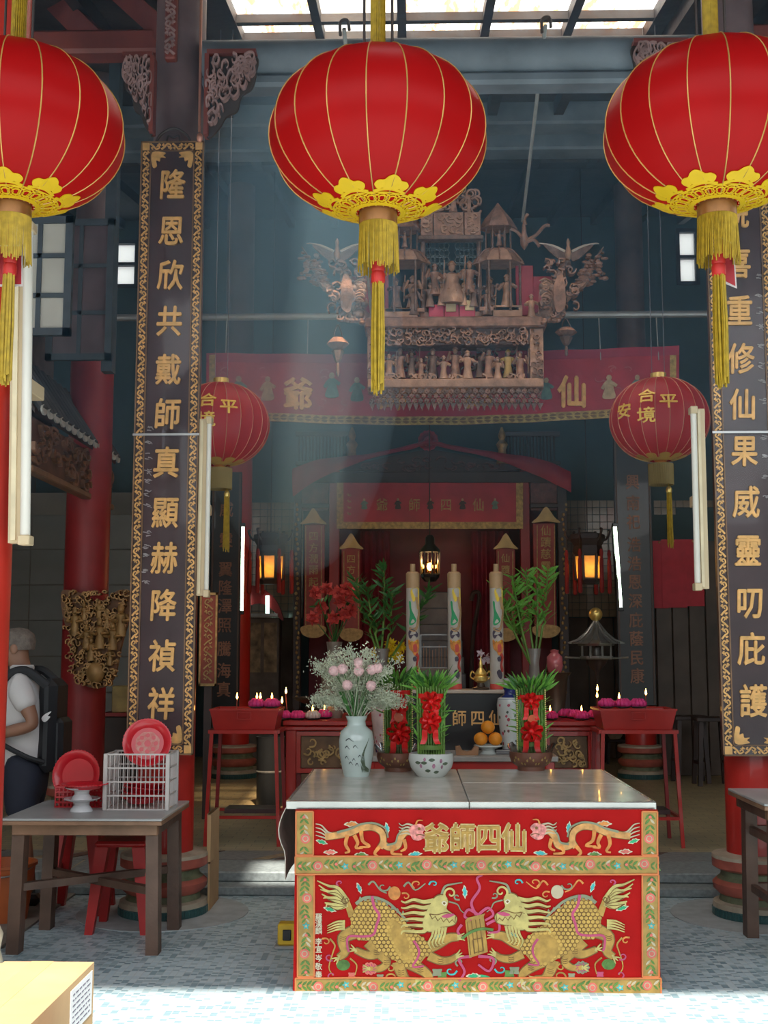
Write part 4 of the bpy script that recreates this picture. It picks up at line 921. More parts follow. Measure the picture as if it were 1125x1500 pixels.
# celadon vase of dried flowers
p = on(521, 1139, ZT); Y = p.y+.05; sc = Y/F_PX; t = thing('flower_vase', 'pale celadon vase with painted birds holding dried white flowers', 'vase', (p.x, Y, ZT))
z = lambda py: at(521, py, Y).z-ZT
prof = [(18*sc, 0), (20*sc, z(1130)), (24.5*sc, z(1105)), (25.5*sc, z(1085)), (23*sc, z(1071)), (14*sc, z(1063)), (13*sc, z(1056)), (16*sc, z(1048.5))]
MB().lathe(prof+[(14*sc, z(1050)), (11.5*sc, z(1058))], 40, (p.x, Y, ZT), cap=False).build('body', M('celadon', (.50, .60, .57), .16, var=.06, scale=5, coat=.5), t, True)
MB().lathe([(.001, .003), (18*sc, .003)], 24, (p.x, Y, ZT)).build('bottom', M('celadon', (.5, .6, .57)), t)
fn = on_lathe(p.x, Y, ZT, prof); g = MB(); zb = lambda py: z(py)
for u, py, l in ((-.35, 1082, .5), (-.5, 1093, .3), (.0, 1092, .3), (-.55, 1108, .25), (-.3, 1116, .3), (.1, 1118, .25), (-.1, 1111, .2), (.25, 1106, .2)):
    v = zb(py); g.stroke([(u-l*.5, v-.004), (u-l*.1, v+.006), (u+.05, v), (u+l*.45, v-.009)], fn, .007, 0, .0012, 4, .002)
g.build('painted_birds', INKK, t)['kind'] = 'stuff'; g = MB()
for k in range(9): g.stroke([(.75+.04*k*(-1)**k, zb(1128)), (.55-.03*k, zb(1112)), (.45+.05*k, zb(1096-k*2))], fn, .016, 0, .001, 4, .004)
g.build('painted_foliage', INKG, t)['kind'] = 'stuff'
random.seed(21); SILV = M('silver_foliage', (.55, .59, .46), .6, var=.25, scale=12, sub=.25); ytop = at(521, 1050, Y).z
sprig = leaf_mesh('sprig_leaf', SILV, .34, .04, .05)
for k in range(64):
    a = random.uniform(-1.45, 1.45); e = random.uniform(-.75, .5); L_ = random.uniform(.22, .39)*(1.0 if abs(a) < .8 else .72)
    d = Vector((math.sin(a), e*.6, math.cos(a)*1.05)).normalized(); b0 = Vector((p.x+random.uniform(-.02, .02), Y+random.uniform(-.02, .02), ytop-.03))
    pts = [b0, b0+d*L_*.35+Vector((0, 0, .06)), b0+d*L_*.75+Vector((0, 0, .05)), b0+d*L_+Vector((0, 0, .02))]; pts = smooth_path(pts, 4)
    s = MB().tube(pts, [.0022]*len(pts), 4)
    for i in range(4, len(pts)):
        for q in range(15):
            c = pts[i]+Vector((random.gauss(0, .016), random.gauss(0, .016), random.gauss(0, .013))); dd = Vector((random.gauss(0, 1), random.gauss(0, 1), random.gauss(.6, 1))).normalized()
            l = random.uniform(.011, .021); x = dd.orthogonal().normalized()*l*.20
            s.add([tuple(c), tuple(c+dd*l*.5+x), tuple(c+dd*l), tuple(c+dd*l*.5-x)], [(0, 1, 2, 3)])
    s.build('flower_spray', SILV, t)
for px, py in ((525, 983), (508, 1004), (543, 1005), (525, 971), (501, 980), (488, 983), (544, 981), (553, 979)):
    c = at(px, py, Y-.09); b = MB().ball(c, .026, 12, 8)
    for q in range(40):
        dd = Vector((random.gauss(0, 1), random.gauss(0, 1), random.gauss(0, 1))).normalized(); x = dd.orthogonal().normalized()*.004
        b.add([tuple(c+dd*.024+x), tuple(c+dd*.031), tuple(c+dd*.024-x)], [(0, 1, 2)])
    o = b.build('pompom_flower', M('pink_pompom', (.70, .46, .46), .7, var=.2, scale=60), t); MB().tube([c, (c.x*.4+p.x*.6, (c.y+Y)/2, (c.z+ytop)/2), (p.x, Y, ytop)], .002, 4).build('stem', GREEND, o)
for k in range(14):
    a = random.uniform(-.8, .8); b0 = Vector((p.x+.02*math.sin(a*2), Y-.01, ytop-.03)); MB().tube([b0, b0+Vector((.05*math.sin(a), -.02, .08)), b0+Vector((.11*math.sin(a), -.03, .16))], [.0028, .0024, .0015], 4).build('stem', GREEND, t)
# ================================================================== altar tables behind, candles, bamboo vases, stands
FH = .105
def leg_table(name, label, x0, x1, y0, y1, ztop, zfl, mat, topmat, leg=.05, apron=.08, cat='table', rails=True):
    t = thing(name, label, cat, ((x0+x1)/2, (y0+y1)/2, zfl))
    MB().bev(x0-.02, y0-.02, ztop-.035, x1+.02, y1+.02, ztop, .005).build('table_top', topmat, t)
    for x in (x0, x1-leg):
        for y in (y0, y1-leg): MB().bev(x, y, zfl, x+leg, y+leg, ztop-.035, .004).build('leg', mat, t)
    if apron:
        MB().box(x0+leg, y0+.006, ztop-.035-apron, x1-leg, y0+.03, ztop-.035).build('apron', mat, t); MB().box(x0+leg, y1-.03, ztop-.035-apron, x1-leg, y1-.006, ztop-.035).build('apron', mat, t)
        for x in (x0+.006, x1-.03): MB().box(x, y0+leg, ztop-.035-apron, x+.024, y1-leg, ztop-.035).build('apron', mat, t)
    if rails:
        for y in (y0+.01, y1-.035): MB().box(x0+leg, y, zfl+.12, x1-leg, y+.025, zfl+.15).build('stretcher', mat, t)
    return t
# low red table that carries the black stone altar
zl = at(700, 1108, 4.95).z; xl_, xr_ = at(530, 1100, 4.95).x, at(818, 1100, 4.95).x
t = leg_table('low_altar_table', 'low red wooden table under the black stone altar block', xl_+.02, xr_-.02, 4.97, 5.62, zl, FH, RED, M('grey_slab', (.36, .34, .31), .3, var=.15), .06, .10)
# black altar block with gold characters and pale slab
Yb = 5.24; x0, z0, x1, z1 = rc(588, 1016, 746, 1092, Yb); z0 = zl
bk = thing('stone_altar', 'black stone altar block with gold characters and a pale slab on top', 'altar', ((x0+x1)/2, Yb+.17, z0))
MB().bev(x0, Yb, z0, x1, Yb+.34, z1, .004).build('block', BLACKL, bk)
MB().bev(x0-.02, Yb-.02, z1, x1+.02, Yb+.36, z1+.022, .004).build('top_slab', M('pale_slab', (.46, .38, .30), .35, var=.15), bk)
for c, px in zip('爺師四仙', (620, 674, 708, 731)):
    px = {'爺': 625, '師': 668, '四': 706, '仙': 731}[c]
    p = at({'爺': 640, '師': 673, '四': 700, '仙': 726}[c] if c != '仙' else 727, 1052, Yb); text_mb(c, p.x, p.z, .105, .115, front(Yb), 0, .005, .012).build('character', GOLD, bk)
zs = z1+.022
# dragon candles
WAX = M('candle_wax', (.62, .57, .50), .45, var=.1, scale=10, sub=.15); TANW = M('tan_wax', (.48, .30, .15), .5, var=.15); CR = M('candle_red', (.62, .08, .06), .5); CG = M('candle_green', (.02, .34, .12), .5); CYE = M('candle_yellow', (.80, .56, .05), .5); CBK = M('candle_dark', (.08, .06, .09), .5); COR = M('candle_orange', (.75, .28, .05), .5, var=.3, scale=40)
def dragon_candle(px, label, Y=5.33):
    p = at(px, 1000, Y); sc = Y/F_PX; r = 9.6*sc; h = at(px, 838, Y).z-zs
    t = thing('dragon_candle', label, 'candle', (p.x, Y, zs), group='tall painted dragon candles')
    MB().lathe([(r*1.0, 0), (r*1.04, .02), (r*1.0, h*.86)], 28, cap=True).build('body', WAX, t, True, local=True)
    MB().lathe([(r*1.02, h*.86), (r*1.04, h*.985), (r*.8, h)], 28).build('top_band', TANW, t, True, local=True)
    MB().lathe([(r*.42, h), (r*.40, h+.055)], 14).build('wick_stub', TANW, t, True, local=True)
    MB().lathe([(r*1.06, .004), (r*1.12, .02), (r*1.06, .04)], 28, cap=False).build('red_foot', CR, t, True, local=True)
    fn = lambda u, v, w: ((r+w)*math.sin(u), -(r+w)*math.cos(u), v*h)
    def add(name, mat, polys, w):
        g = MB()
        for q in polys: g.blob(q, fn, .0, w, 4)
        o = g.build(name, mat, t, local=True); o['kind'] = 'stuff'
    add('yellow_flame', CYE, [[(-.3, .84), (.3, .86), (1.0, .85), (1.0, .72), (.7, .68), (.5, .76), (.1, .74), (-.2, .78)]], .004)
    add('green_cloud', CG, [[(-.55, .74), (-.3, .74), (-.2, .68), (.25, .62), (.5, .58), (-.1, .545), (-.55, .555), (-.4, .64)]], .005)
    add('brown_body', TANW, [[(.35, .76), (.7, .78), (.9, .66), (.7, .6), (.5, .54), (.1, .52), (-.5, .525), (-.4, .5), (.4, .49), (1.0, .58), (1.1, .7)]], .007)
    add('dark_mane', CBK, [[(-.6, .49), (-.2, .51), (.3, .50), (.75, .47), (.6, .44), (.1, .46), (-.3, .43), (-.6, .45)], [(.0, .27), (.4, .28), (.5, .245), (.1, .24)], [(-.1, .15), (.3, .17), (.7, .13), (.5, .09), (.1, .11)]], .006)
    add('dragon_face', COR, [[(-.6, .42), (-.2, .40), (.3, .41), (.75, .42), (.85, .36), (.6, .30), (.2, .29), (-.1, .32), (-.5, .35)]], .010)
    add('red_mouth', CR, [[(.05, .375), (.45, .38), (.5, .325), (.1, .32)], [(.3, .29), (.6, .27), (.4, .2), (.65, .15), (.8, .17), (.62, .22), (.85, .27), (.6, .31)]], .012)
    g = MB()
    for s in (0, .5): g.ball(fn(-.1+s, .405, .010), .006, 8, 6)
    g.build('eyes', CYE, t, local=True)['kind'] = 'stuff'
for px, lb in ((605, 'tall painted dragon candle next to the tall bamboo vase, leftmost of three'), (666, 'tall painted dragon candle in the middle of three'), (728, 'tall painted dragon candle half behind bamboo leaves, rightmost of three')): dragon_candle(px, lb)
# oranges on a footed plate, wooden block, paper stack
zp = zl; Y = 5.08; p = at(715, 1094, Y)
t = thing('fruit_plate', 'white footed plate holding three oranges', 'plate', (p.x, Y, zp)); sc = Y/F_PX
MB().lathe([(13*sc, 0), (9*sc, .02), (10*sc, .03), (21*sc, .05), (20.5*sc, .056), (9*sc, .036), (.001, .036)], 32).build('plate', PORC, t, True, local=True)
OR = M('orange_skin', (.85, .30, .015), .45, var=.1, scale=20, bump=.15, bscale=300)
for i, (dx, dy, dz, lb) in enumerate(((-10.5, 0, 0, 'orange lying at the left of the fruit plate'), (10.5, 0, 0, 'orange lying at the right of the fruit plate'), (0, .6, 16.5, 'orange on top of the two others on the fruit plate'))):
    r = 10*sc; b = MB(); prof = [(max(1e-4, r*math.sin(PI*k/12)), -r*.95*math.cos(PI*k/12)+r*.95) for k in range(13)]
    b.lathe(prof, 24, (0, 0, 0)); o = thing('orange', lb, 'orange', (p.x+dx*sc, Y+dy*sc, zp+.052+dz*sc), group='oranges on the fruit plate')
    b.build('peel', OR, o, True, local=True); MB().lathe([(.003, 0), (.004, .003), (.001, .005)], 6, (0, 0, r*1.9-.001)).build('stem', STEM, o, local=True)
p = at(684, 1101, 5.02); t = thing('divination_block', 'carved wooden block with a notch beside the fruit plate', 'wooden block', (p.x, 5.02, zl))
fn = lambda u, v, w: (p.x+u, 5.02-w, zl+v)
MB().prism([(-.07, 0), (-.075, .055), (-.045, .06), (-.03, .03), (0, .022), (.03, .03), (.05, .058), (.075, .05), (.07, 0)], fn, -.03, .03).build('block', M('raw_wood', (.34, .17, .08), .5, var=.25), t)
p = at(737, 1097, 5.06); t = thing('paper_pad', 'small dark stack of papers behind the oranges plate', 'papers', (p.x, 5.08, zl))
for k in range(4): MB().box(-.045, -.04, k*.006, .045, .04, k*.006+.005).build('sheet', M('paper_grey', (.4, .4, .4), .6) if k % 2 else BLACKL, t, local=True)
# tall blue and white vases flanking the block
def tall_vase(px, label, blue):
    Y = 5.15; sc = Y/F_PX; p = at(px, 1090, Y); t = thing('floral_vase', label, 'vase', (p.x, Y, zl)); z = lambda py: at(px, py, Y).z-zl
    prof = [(11*sc, 0), (12*sc, .02), (18*sc, z(1050)), (19.5*sc, z(1032)), (18*sc, z(1023)), (9*sc, z(1018)), (8*sc, z(1012)), (10*sc, z(1008))]
    MB().lathe(prof, 32, cap=False).build('body', PORC if blue else M('pink_porcelain', (.66, .48, .44), .2, var=.2, scale=8, coat=.3), t, True, local=True)
    MB().lathe([(18.6*sc, z(1024)), (9.2*sc, z(1017)), (8.3*sc, z(1012)), (10.4*sc, z(1007.5))], 32, cap=False).build('blue_neck', M('cobalt', (.02, .03, .16), .2, coat=.4), t, True, local=True); MB().lathe([(11.6*sc, 0), (12.4*sc, .025)], 32).build('blue_foot', M('cobalt', (.02, .03, .16)), t, True, local=True)
    fn = on_lathe(0, 0, 0, prof); g = MB(); r = MB(); rnd = random.Random(px)
    for k in range(16):
        u = rnd.uniform(-1.1, 1.1); v = rnd.uniform(.05, z(1030)); q = g if k % 2 else r; s = rnd.uniform(.7, 1.2)
        q.blob([(u-.12*s, v), (u, v+.012*s), (u+.12*s, v+.004), (u+.02, v-.01*s)], fn, 0, .0015, 2)
    g.build('painted_leaves', INKG, t, local=True)['kind'] = 'stuff'; r.build('painted_blossoms', M('plum_glaze', (.45, .08, .12), .4), t, local=True)['kind'] = 'stuff'
tall_vase(748, 'white floral vase with blue neck beside the right brown bamboo pot', True); tall_vase(562, 'pinkish floral vase half hidden behind the left brown bamboo pot', False)
# tall curly bamboo in vases on the altar block's sides
def tall_bamboo(label, base, stems, seed, leafm):
    random.seed(seed); Y = 5.5; b = at(*base, Y); t = thing('curly_bamboo', label, 'plant', (b.x, Y, zl))
    h = at(base[0], 950, Y).z-zl
    MB().lathe([(.05, 0), (.075, .1), (.07, .22), (.04, h*.72), (.035, h*.85), (.05, h)], 28, cap=False).build('vase', M('smoked_glass_vase', (.22, .19, .17), .15, var=.2, coat=.4), t, True, local=True)
    for sx, sy, curl in stems:
        p0 = Vector((b.x+random.uniform(-.02, .02), Y+random.uniform(-.02, .02), zl+h*.8)); p1 = at(sx, sy, Y+random.uniform(-.08, .08)); pts = []
        for k in range(31):
            f = k/30; q = p0.lerp(p1, f)+Vector(((1-f)*f*.06*(1 if sx > base[0] else -1), 0, 0))
            if curl and .45 < f < .7: a = (f-.45)/.25*4*PI; q += Vector((.022*math.sin(a), .022*(1-math.cos(a)), 0))
            pts.append(q)
        MB().tube(pts, [.0095-.004*k/30 for k in range(31)], 7).build('stalk', STEM, t, True)
        for k in range(14, 31):
            for q in range(2 if k < 24 else 3):
                a = random.random()*6.28; leaf_at(t, pts[k], (math.cos(a), -abs(math.sin(a))*.9 if q else math.sin(a), random.uniform(.25, 1.2)), random.uniform(.07, .125), leafm, 1.15)
tall_bamboo('tall curly lucky bamboo left of the dragon candles', (560, 1000), ((562, 832, 0), (538, 862, 1), (574, 868, 1), (521, 852, 1), (628, 868, 1), (548, 900, 0)), 31, LEAFD)
tall_bamboo('tall curly lucky bamboo over the right floral vase', (783, 1000), ((752, 846, 0), (770, 838, 1), (803, 836, 1), (786, 850, 0), (728, 864, 0), (742, 880, 1)), 32, LEAF)
# small things on the altar slab
t = thing('incense_rack', 'dull metal incense rack with sticks between the left and middle dragon candles', 'incense rack', at(636, 1003, 5.42)); t.location.z = zs
x0, z0, x1, z1 = rc(616, 930, 660, 978, 5.42); PEW = M('pewter', (.22, .21, .20), .35, .6, var=.2)
for x in (x0, x1): MB().box(x-.006, 5.41, zs, x+.006, 5.43, z1).build('post', PEW, t)
for z in (z0, (z0+z1)/2+.03, z1): MB().box(x0, 5.412, z-.004, x1, 5.428, z+.004).build('rail', PEW, t)
for k in range(9):
    x = x0+.02+(x1-x0-.04)*k/8; MB().tube([(x, 5.42, z0), (x+random.uniform(-.004, .004), 5.42, z0+.12+.05*random.random())], .0022, 5).build('incense_stick', M('incense', (.35, .2, .12), .7), t)
MB().bev(x0-.02, 5.38, zs, x1+.02, 5.46, z0-.004, .006).build('ash_box', M('bronze_dark', (.10, .07, .05), .4, .4), t)
t = thing('brass_burner', 'small gold burner with a spire between two dragon candles', 'burner', at(704, 1002, 5.36)); t.location.z = zs
MB().lathe([(.055, 0), (.06, .012), (.03, .02), (.02, .05)], 20).build('foot', M('bronze_dark', (.10, .07, .05)), t, True, local=True); MB().lathe([(.02, .045), (.045, .06), (.05, .085), (.035, .10), (.045, .105), (.03, .13), (.012, .15), (.014, .17), (.004, .21), (.001, .23)], 20).build('bowl', GOLDB, t, True, local=True)
for sx in (-1, 1): MB().tube(smooth_path([(sx*.048, 0, .07), (sx*.072, 0, .09), (sx*.06, 0, .125), (sx*.045, 0, .11)], 5), .005, 6).build('handle', GOLDB, t, True, local=True)
Y = 5.46; t = thing('orchid_pot', 'white footed pot with pale orchids beside the right dragon candle', 'potted plant', at(716, 1002, Y)); t.location.z = zs
MB().lathe([(.05, 0), (.035, .015), (.045, .03), (.055, .06), (.06, .09), (.05, .09)], 24).build('pot', PORC, t, True, local=True)
PET = leaf_mesh('petal', M('orchid_petal', (.70, .60, .66), .5, var=.15, sub=.3), .75, .05, .2); random.seed(5)
for px, py in ((703, 957), (712, 962), (721, 955), (717, 968), (706, 968)):
    c = at(px, py, Y-.03); MB().tube([(t.location.x, Y, zs+.08), tuple(c)], .002, 4).build('stem', GREEND, t)
    for k in range(5): a = 2*PI*k/5; leaf_at(t, c, (math.cos(a), -.35, math.sin(a)), .034, PET, 1, name='petal')
t = thing('white_pedestal_pot', 'plain white spreading stand at the right end of the altar slab', 'stand', at(741, 1002, 5.36)); t.location.z = zs
MB().lathe([(.06, 0), (.05, .012), (.032, .035), (.03, .06), (.045, .07), (.05, .078), (.001, .078)], 24).build('stand', PORC, t, True, local=True)
Y = 5.54; t = thing('yellow_flowers', 'yellow chrysanthemums in a small jar left of the candles', 'flowers', at(568, 1005, Y)); t.location.z = zl
hz = at(568, 985, Y).z-zl
MB().lathe([(.05, 0), (.06, hz*.5), (.045, hz), (.05, hz+.02)], 20).build('jar', M('bronze_dark', (.10, .07, .05)), t, True, local=True)
YP = leaf_mesh('yellow_petal', M('yellow_petal', (.85, .62, .02), .5, var=.1, sub=.3), .45, .05, .1)
for px, py in ((552, 955), (565, 962), (577, 953), (588, 948), (572, 944), (583, 962), (556, 968)):
    c = at(px, py, Y-.04); MB().tube([(t.location.x, Y, zl+hz), tuple(c)], .003, 4).build('stem', GREEND, t); o = MB().ball(c, .012, 8, 6).build('flower_head', M('yellow_heart', (.75, .45, .02), .6), t, True)
    for k in range(12): a = 2*PI*k/12; leaf_at(o, c, (math.cos(a), -.5+.4*(k % 2), math.sin(a)), .054, YP, 1, name='petal')
Y = 5.75; t = thing('red_flowers', 'bunch of red silk peonies in a large dim vase at the left', 'flowers', at(487, 1040, Y)); 
# (stands on the long rear table, set below)
RPET = leaf_mesh('red_petal', M('red_petal', (.62, .08, .065), .6, var=.25, sub=.2), .8, .08, .25)
zl2 = at(640, 1056, 5.62).z; t.location.z = zl2; t.location.y = Y+.12; Y = Y+.12
hv = at(487, 940, Y).z-zl2; MB().lathe([(.06, 0), (.09, hv*.3), (.10, hv*.6), (.05, hv*.85), (.06, hv)], 24, cap=False).build('vase', M('stone_vase', (.24, .20, .16), .4, var=.25), t, True, local=True)
random.seed(8)
for px, py in ((462, 868), (478, 862), (495, 868), (508, 862), (516, 875), (470, 890), (488, 905), (505, 900), (514, 895), (458, 905), (498, 880)):
    c = at(px, py, Y-.08+random.uniform(-.04, .04)); MB().tube([(t.location.x, Y, zl2+hv-.02), tuple(c)], .004, 4).build('stem', GREEND, t); o = MB().ball(c, .02, 8, 6).build('flower_head', M('red_heart', (.40, .03, .03), .6), t, True)
    for k in range(14): a = 2*PI*k/7+(.4 if k > 6 else 0); leaf_at(o, c, (math.cos(a), -.25-.7*(k > 6), math.sin(a)), .062, RPET, 1, name='petal')
for k in range(14):
    a = random.random()*6.28; leaf_at(t, at(488+18*math.cos(a), 890+22*math.sin(a), Y), (math.cos(a), -.5, math.sin(a)), .10, LEAFD, 1.5)

# long red altar table with gilt carved panels
xl2, xr2 = at(412, 1062, 5.62).x, at(886, 1058, 5.62).x; y0 = 5.64; y1 = 6.35
t = leg_table('long_altar_table', 'long red altar table with gilt carved side panels behind the stone altar', xl2+.03, xr2-.03, y0, y1, zl2, FH, RED, RED, .075, 0, rails=False)
MB().bev(xl2+.01, y0-.012, zl2-.075, xr2-.01, y0+.05, zl2-.037, .01).build('moulding', RED, t)
for px0, px1 in ((440, 530), (806, 862)):
    a, b, c, d = rc(px0, 1078, px1, 1126, y0); MB().bev(a, y0+.02, b, c, y0+.04, d, .004).build('panel_board', M('panel_tan', (.20, .11, .05), .5, var=.3), t)
    g = MB(); rnd = random.Random(px0); fn = front(y0+.02)
    for k in range(24):
        u = rnd.uniform(a+.03, c-.03); v = rnd.uniform(b+.03, d-.03); s = rnd.uniform(.02, .045); an = rnd.random()*6
        g.stroke([(min(c, max(a, u+s*(1-i*.13)*math.cos(an+i))), min(d, max(b, v+s*(1-i*.13)*math.sin(an+i)))) for i in range(6)], fn, .014, 0, .012+.012*rnd.random(), 3, .006)
    g.build('gilt_carving', M('panel_gilt', (.50, .32, .12), .4, .3, var=.3, scale=14), t)['kind'] = 'stuff'
    f = MB()
    for q in ((a-.03, b-.03, c+.03, b), (a-.03, d, c+.03, d+.03), (a-.03, b, a, d), (c, b, c+.03, d)): f.box(q[0], y0+.005, q[1], q[2], y0+.045, q[3])
    f.build('panel_frame', RED, t)
    a, b, c, d = rc(px0, 1134, px1, 1150, y0); MB().bev(a, y0+.02, FH+.25, c, y0+.04, d, .004).build('panel_board', M('panel_tan', (.34, .20, .09)), t)
MB().box(xl2+.1, y0+.04, FH+.05, xr2-.1, y0+.06, zl2-.04).build('back_board', REDD, t)

# tall red tray stands with incense trays and lotus candles
FLM = M('candle_flame', (1, .6, .1), .5, var=0, emit=(1, .50, .10), es=14); LOT = M('lotus_wax', (1.0, .07, .34), .45, var=.06, scale=20, sub=.3); LOTB = M('lotus_cup', (.03, .02, .02), .5)
def flame(parent, c, s=.018):
    MB().lathe([(.0005, 0), (s*.32, s*.4), (s*.36, s*.8), (s*.2, s*1.5), (.0005, s*2.3)], 10, c).build('flame', FLM, parent, True)
def lotus(c, label, group, s=.05, lit=False, white=False):
    t = thing('lotus_candle', label, 'candle', c, group=group); m = LOT if not white else M('lotus_white', (.8, .66, .6), .45, sub=.2)
    MB().lathe([(s*.55, 0), (s*.95, .008), (s*.9, .014)], 18).build('cup', LOTB, t, True, local=True)
    for ring, (rr, hh, n) in enumerate(((s*.98, .042, 10), (s*.66, .056, 8))):
        b = MB()
        for k in range(n):
            a = 2*PI*k/n+ring*.3; b.ball((rr*.72*math.cos(a), rr*.72*math.sin(a), .012+hh*.45), (s*.34, s*.34, hh*.55), 8, 5)
        b.build('petal_ring', m, t, True, local=True)
    MB().lathe([(s*.4, .015), (s*.38, .058), (.001, .058)], 12).build('wax_core', m, t, True, local=True)
    if lit: MB().tube([(0, 0, .05), (0, 0, .068)], .0015, 4).build('wick', BLACKL, t, local=True); flame(t, Vector(c)+Vector((0, 0, .065)))
    return t
def stand(label, tlabel, pxl, pxr, dirn):
    zfl = FH; p0 = on(pxr if dirn < 0 else pxl, 1246, zfl); Y0 = 5.22; x0 = at(pxl, 1072, Y0).x; x1 = at(pxr, 1072, Y0).x; zt = at((pxl+pxr)/2, 1071, Y0).z; y1 = Y0+.385; d = .02
    t = thing('tray_stand', label, 'stand', ((x0+x1)/2, (Y0+y1)/2, zfl))
    for x, sx in ((x0, -1), (x1, 1)):
        for y, sy in ((Y0, -1), (y1, 1)): MB().bar((x+sx*.03-sx*.012, y+sy*.02, zfl), (x-sx*.012, y, zt-.01), .024, .024).build('leg', RED if y == Y0 else REDD, t)  # rear legs get a darker red, their shade put into the colour
    for a, b in (((x0, Y0, zt-.012), (x1, Y0, zt-.012)), ((x0, y1, zt-.012), (x1, y1, zt-.012)), ((x0, Y0, zt-.012), (x0, y1, zt-.012)), ((x1, Y0, zt-.012), (x1, y1, zt-.012))): MB().bar(a, b, .028, .024).build('top_rail', RED, t)
    zs_ = zfl+.19
    for a, b in (((x0-.02, Y0-.012, zs_), (x1+.02, Y0-.012, zs_)), ((x0-.02, y1+.012, zs_), (x1+.02, y1+.012, zs_)), ((x0-.015, Y0, zs_), (x0-.015, y1, zs_)), ((x1+.015, Y0, zs_), (x1+.015, y1, zs_))): MB().bar(a, b, .022, .02).build('lower_rail', RED, t)
    xs = (x0+x1)/2; sh = MB(); sh.box(xs-.14, Y0+.10, zs_+.012, xs+.22, y1-.06, zs_+.04); sh.build('shelf', M('shelf_dark', (.07, .03, .03), .5, var=.2), t)
    # the tray
    tr = thing('incense_tray', tlabel, 'tray', (xs, (Y0+y1)/2, zt)); h = at(0, 1042, Y0).z-zt; h = at((pxl+pxr)/2, 1041, Y0).z-zt; ym = (Y0+y1)/2; wx = (x1-x0)/2; wy = .19
    fl = 1.10
    vs = []; 
    for zz, k in ((zt, .90), (zt+h, 1.02)): vs += [(xs-wx*k, ym-wy*k, zz), (xs+wx*k, ym-wy*k, zz), (xs+wx*k, ym+wy*k, zz), (xs-wx*k, ym+wy*k, zz)]
    MB().add(vs, [(3,2,1,0), (0,1,5,4), (1,2,6,5), (2,3,7,6), (3,0,4,7)]).build('tray_body', RED, tr)
    k = .99; MB().add([(xs-wx*k, ym-wy*k, zt+h-.012), (xs+wx*k, ym-wy*k, zt+h-.012), (xs+wx*k, ym+wy*k, zt+h-.012), (xs-wx*k, ym+wy*k, zt+h-.012)], [(0,1,2,3)]).build('ash', M('ash', (.12, .11, .105), .9, var=.3, scale=30, bump=.4), tr)
    rm = MB()
    for a, b in (((xs-wx*1.02, ym-wy*1.02), (xs+wx*1.02, ym-wy*1.02)), ((xs+wx*1.02, ym-wy*1.02), (xs+wx*1.02, ym+wy*1.02)), ((xs+wx*1.02, ym+wy*1.02), (xs-wx*1.02, ym+wy*1.02)), ((xs-wx*1.02, ym+wy*1.02), (xs-wx*1.02, ym-wy*1.02))): rm.bar((*a, zt+h), (*b, zt+h), .012, .012)
    rm.build('rim', RED, tr)
    hd = MB(); yy = ym-wy*.985; zc = zt+h*.72
    for a, b in (((-.045, .02), (.045, .02)), ((-.045, -.025), (.045, -.025)), ((-.045, -.025), (-.045, .02)), ((.045, -.025), (.045, .02))): hd.bar((xs+a[0], yy-.010, zc+a[1]), (xs+b[0], yy-.010, zc+b[1]), .007, .007)
    hd.build('handle', RED, tr)
    return tr, zt+h-.012
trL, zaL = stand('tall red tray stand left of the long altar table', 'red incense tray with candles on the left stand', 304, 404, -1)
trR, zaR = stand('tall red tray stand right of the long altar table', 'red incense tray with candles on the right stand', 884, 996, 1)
def stick_candle(px, py, Y, z0, label):
    p = at(px, py, Y); t = thing('stick_candle', label, 'candle', (p.x, Y, z0), group='thin lit candles standing in the incense trays'); lean = random.uniform(-.01, .01)
    MB().tube([(0, 0, 0), (lean, 0, p.z-z0)], .0035, 6).build('stick', M('red_stick', (.3, .05, .03), .5), t, local=True); flame(t, (p.x+lean, Y, p.z), .02)
for px, py, z0, lb in ((347, 1024, zaL, 'thin lit candle alone at the left of the left incense tray'), (383, 1024, zaL, 'thin lit candle in the middle of the left incense tray'), (414, 1030, zaL, 'shorter thin lit candle at the right of the left tray'), (421, 1016, zaL, 'tallest thin lit candle at the right of the left tray'),
                       (873, 1012, zaR, 'tallest thin lit candle at the left of the right tray'), (875, 1022, zaR, 'shorter thin lit candle at the left of the right tray'), (907, 1024, zaR, 'thin lit candle in the middle of the right tray'), (944, 1018, zaR, 'thin lit candle at the right of the right tray')):
    stick_candle(px, py, 5.45, z0, lb)
for px, py, lb, lit, w in ((376, 1036, 'pink lotus candle at the left of the left incense tray', True, 0), (398, 1036, 'pink lotus candle at the right of the left incense tray', True, 0),
                           (889, 1030, 'pink lotus candle at the left of the right incense tray', False, 0), (913, 1030, 'pink lotus candle in the middle of the right incense tray', False, 0), (935, 1030, 'pink lotus candle at the right of the right incense tray', False, 0)):
    z0 = zaL if px < 600 else zaR; p = at(px, py, 5.36); lotus((p.x, 5.34, z0+.018), lb, 'pink lotus candles', .060, lit)
for px, dy, lb, lit, w in ((416, 0, 'pink lotus candle at the left end of the long altar table', False, 0), (436, 0, 'pink lotus candle glowing at the left part of the long table', False, 0), (458, 0, 'pale lotus candle on the long table left of the flower vase', True, 1), (475, .10, 'pink lotus candle behind the pale one on the long table', True, 0),
                           (806, 0, 'pink lotus candle beside the right bamboo pot on the long table', True, 0), (842, .13, 'pink lotus candle behind the lit one on the long table right end', False, 0), (852, 0, 'lit pink lotus candle at the right end of the long table', True, 0), (871, .10, 'pink lotus candle outermost at the right end of the long table', False, 0), (829, .22, 'pink lotus candle rearmost at the right end of the long table', False, 0)):
    Y = 5.70+dy; p = at(px, 1050, Y); lotus((p.x, Y, zl2), lb, 'pink lotus candles', .058, lit, w)
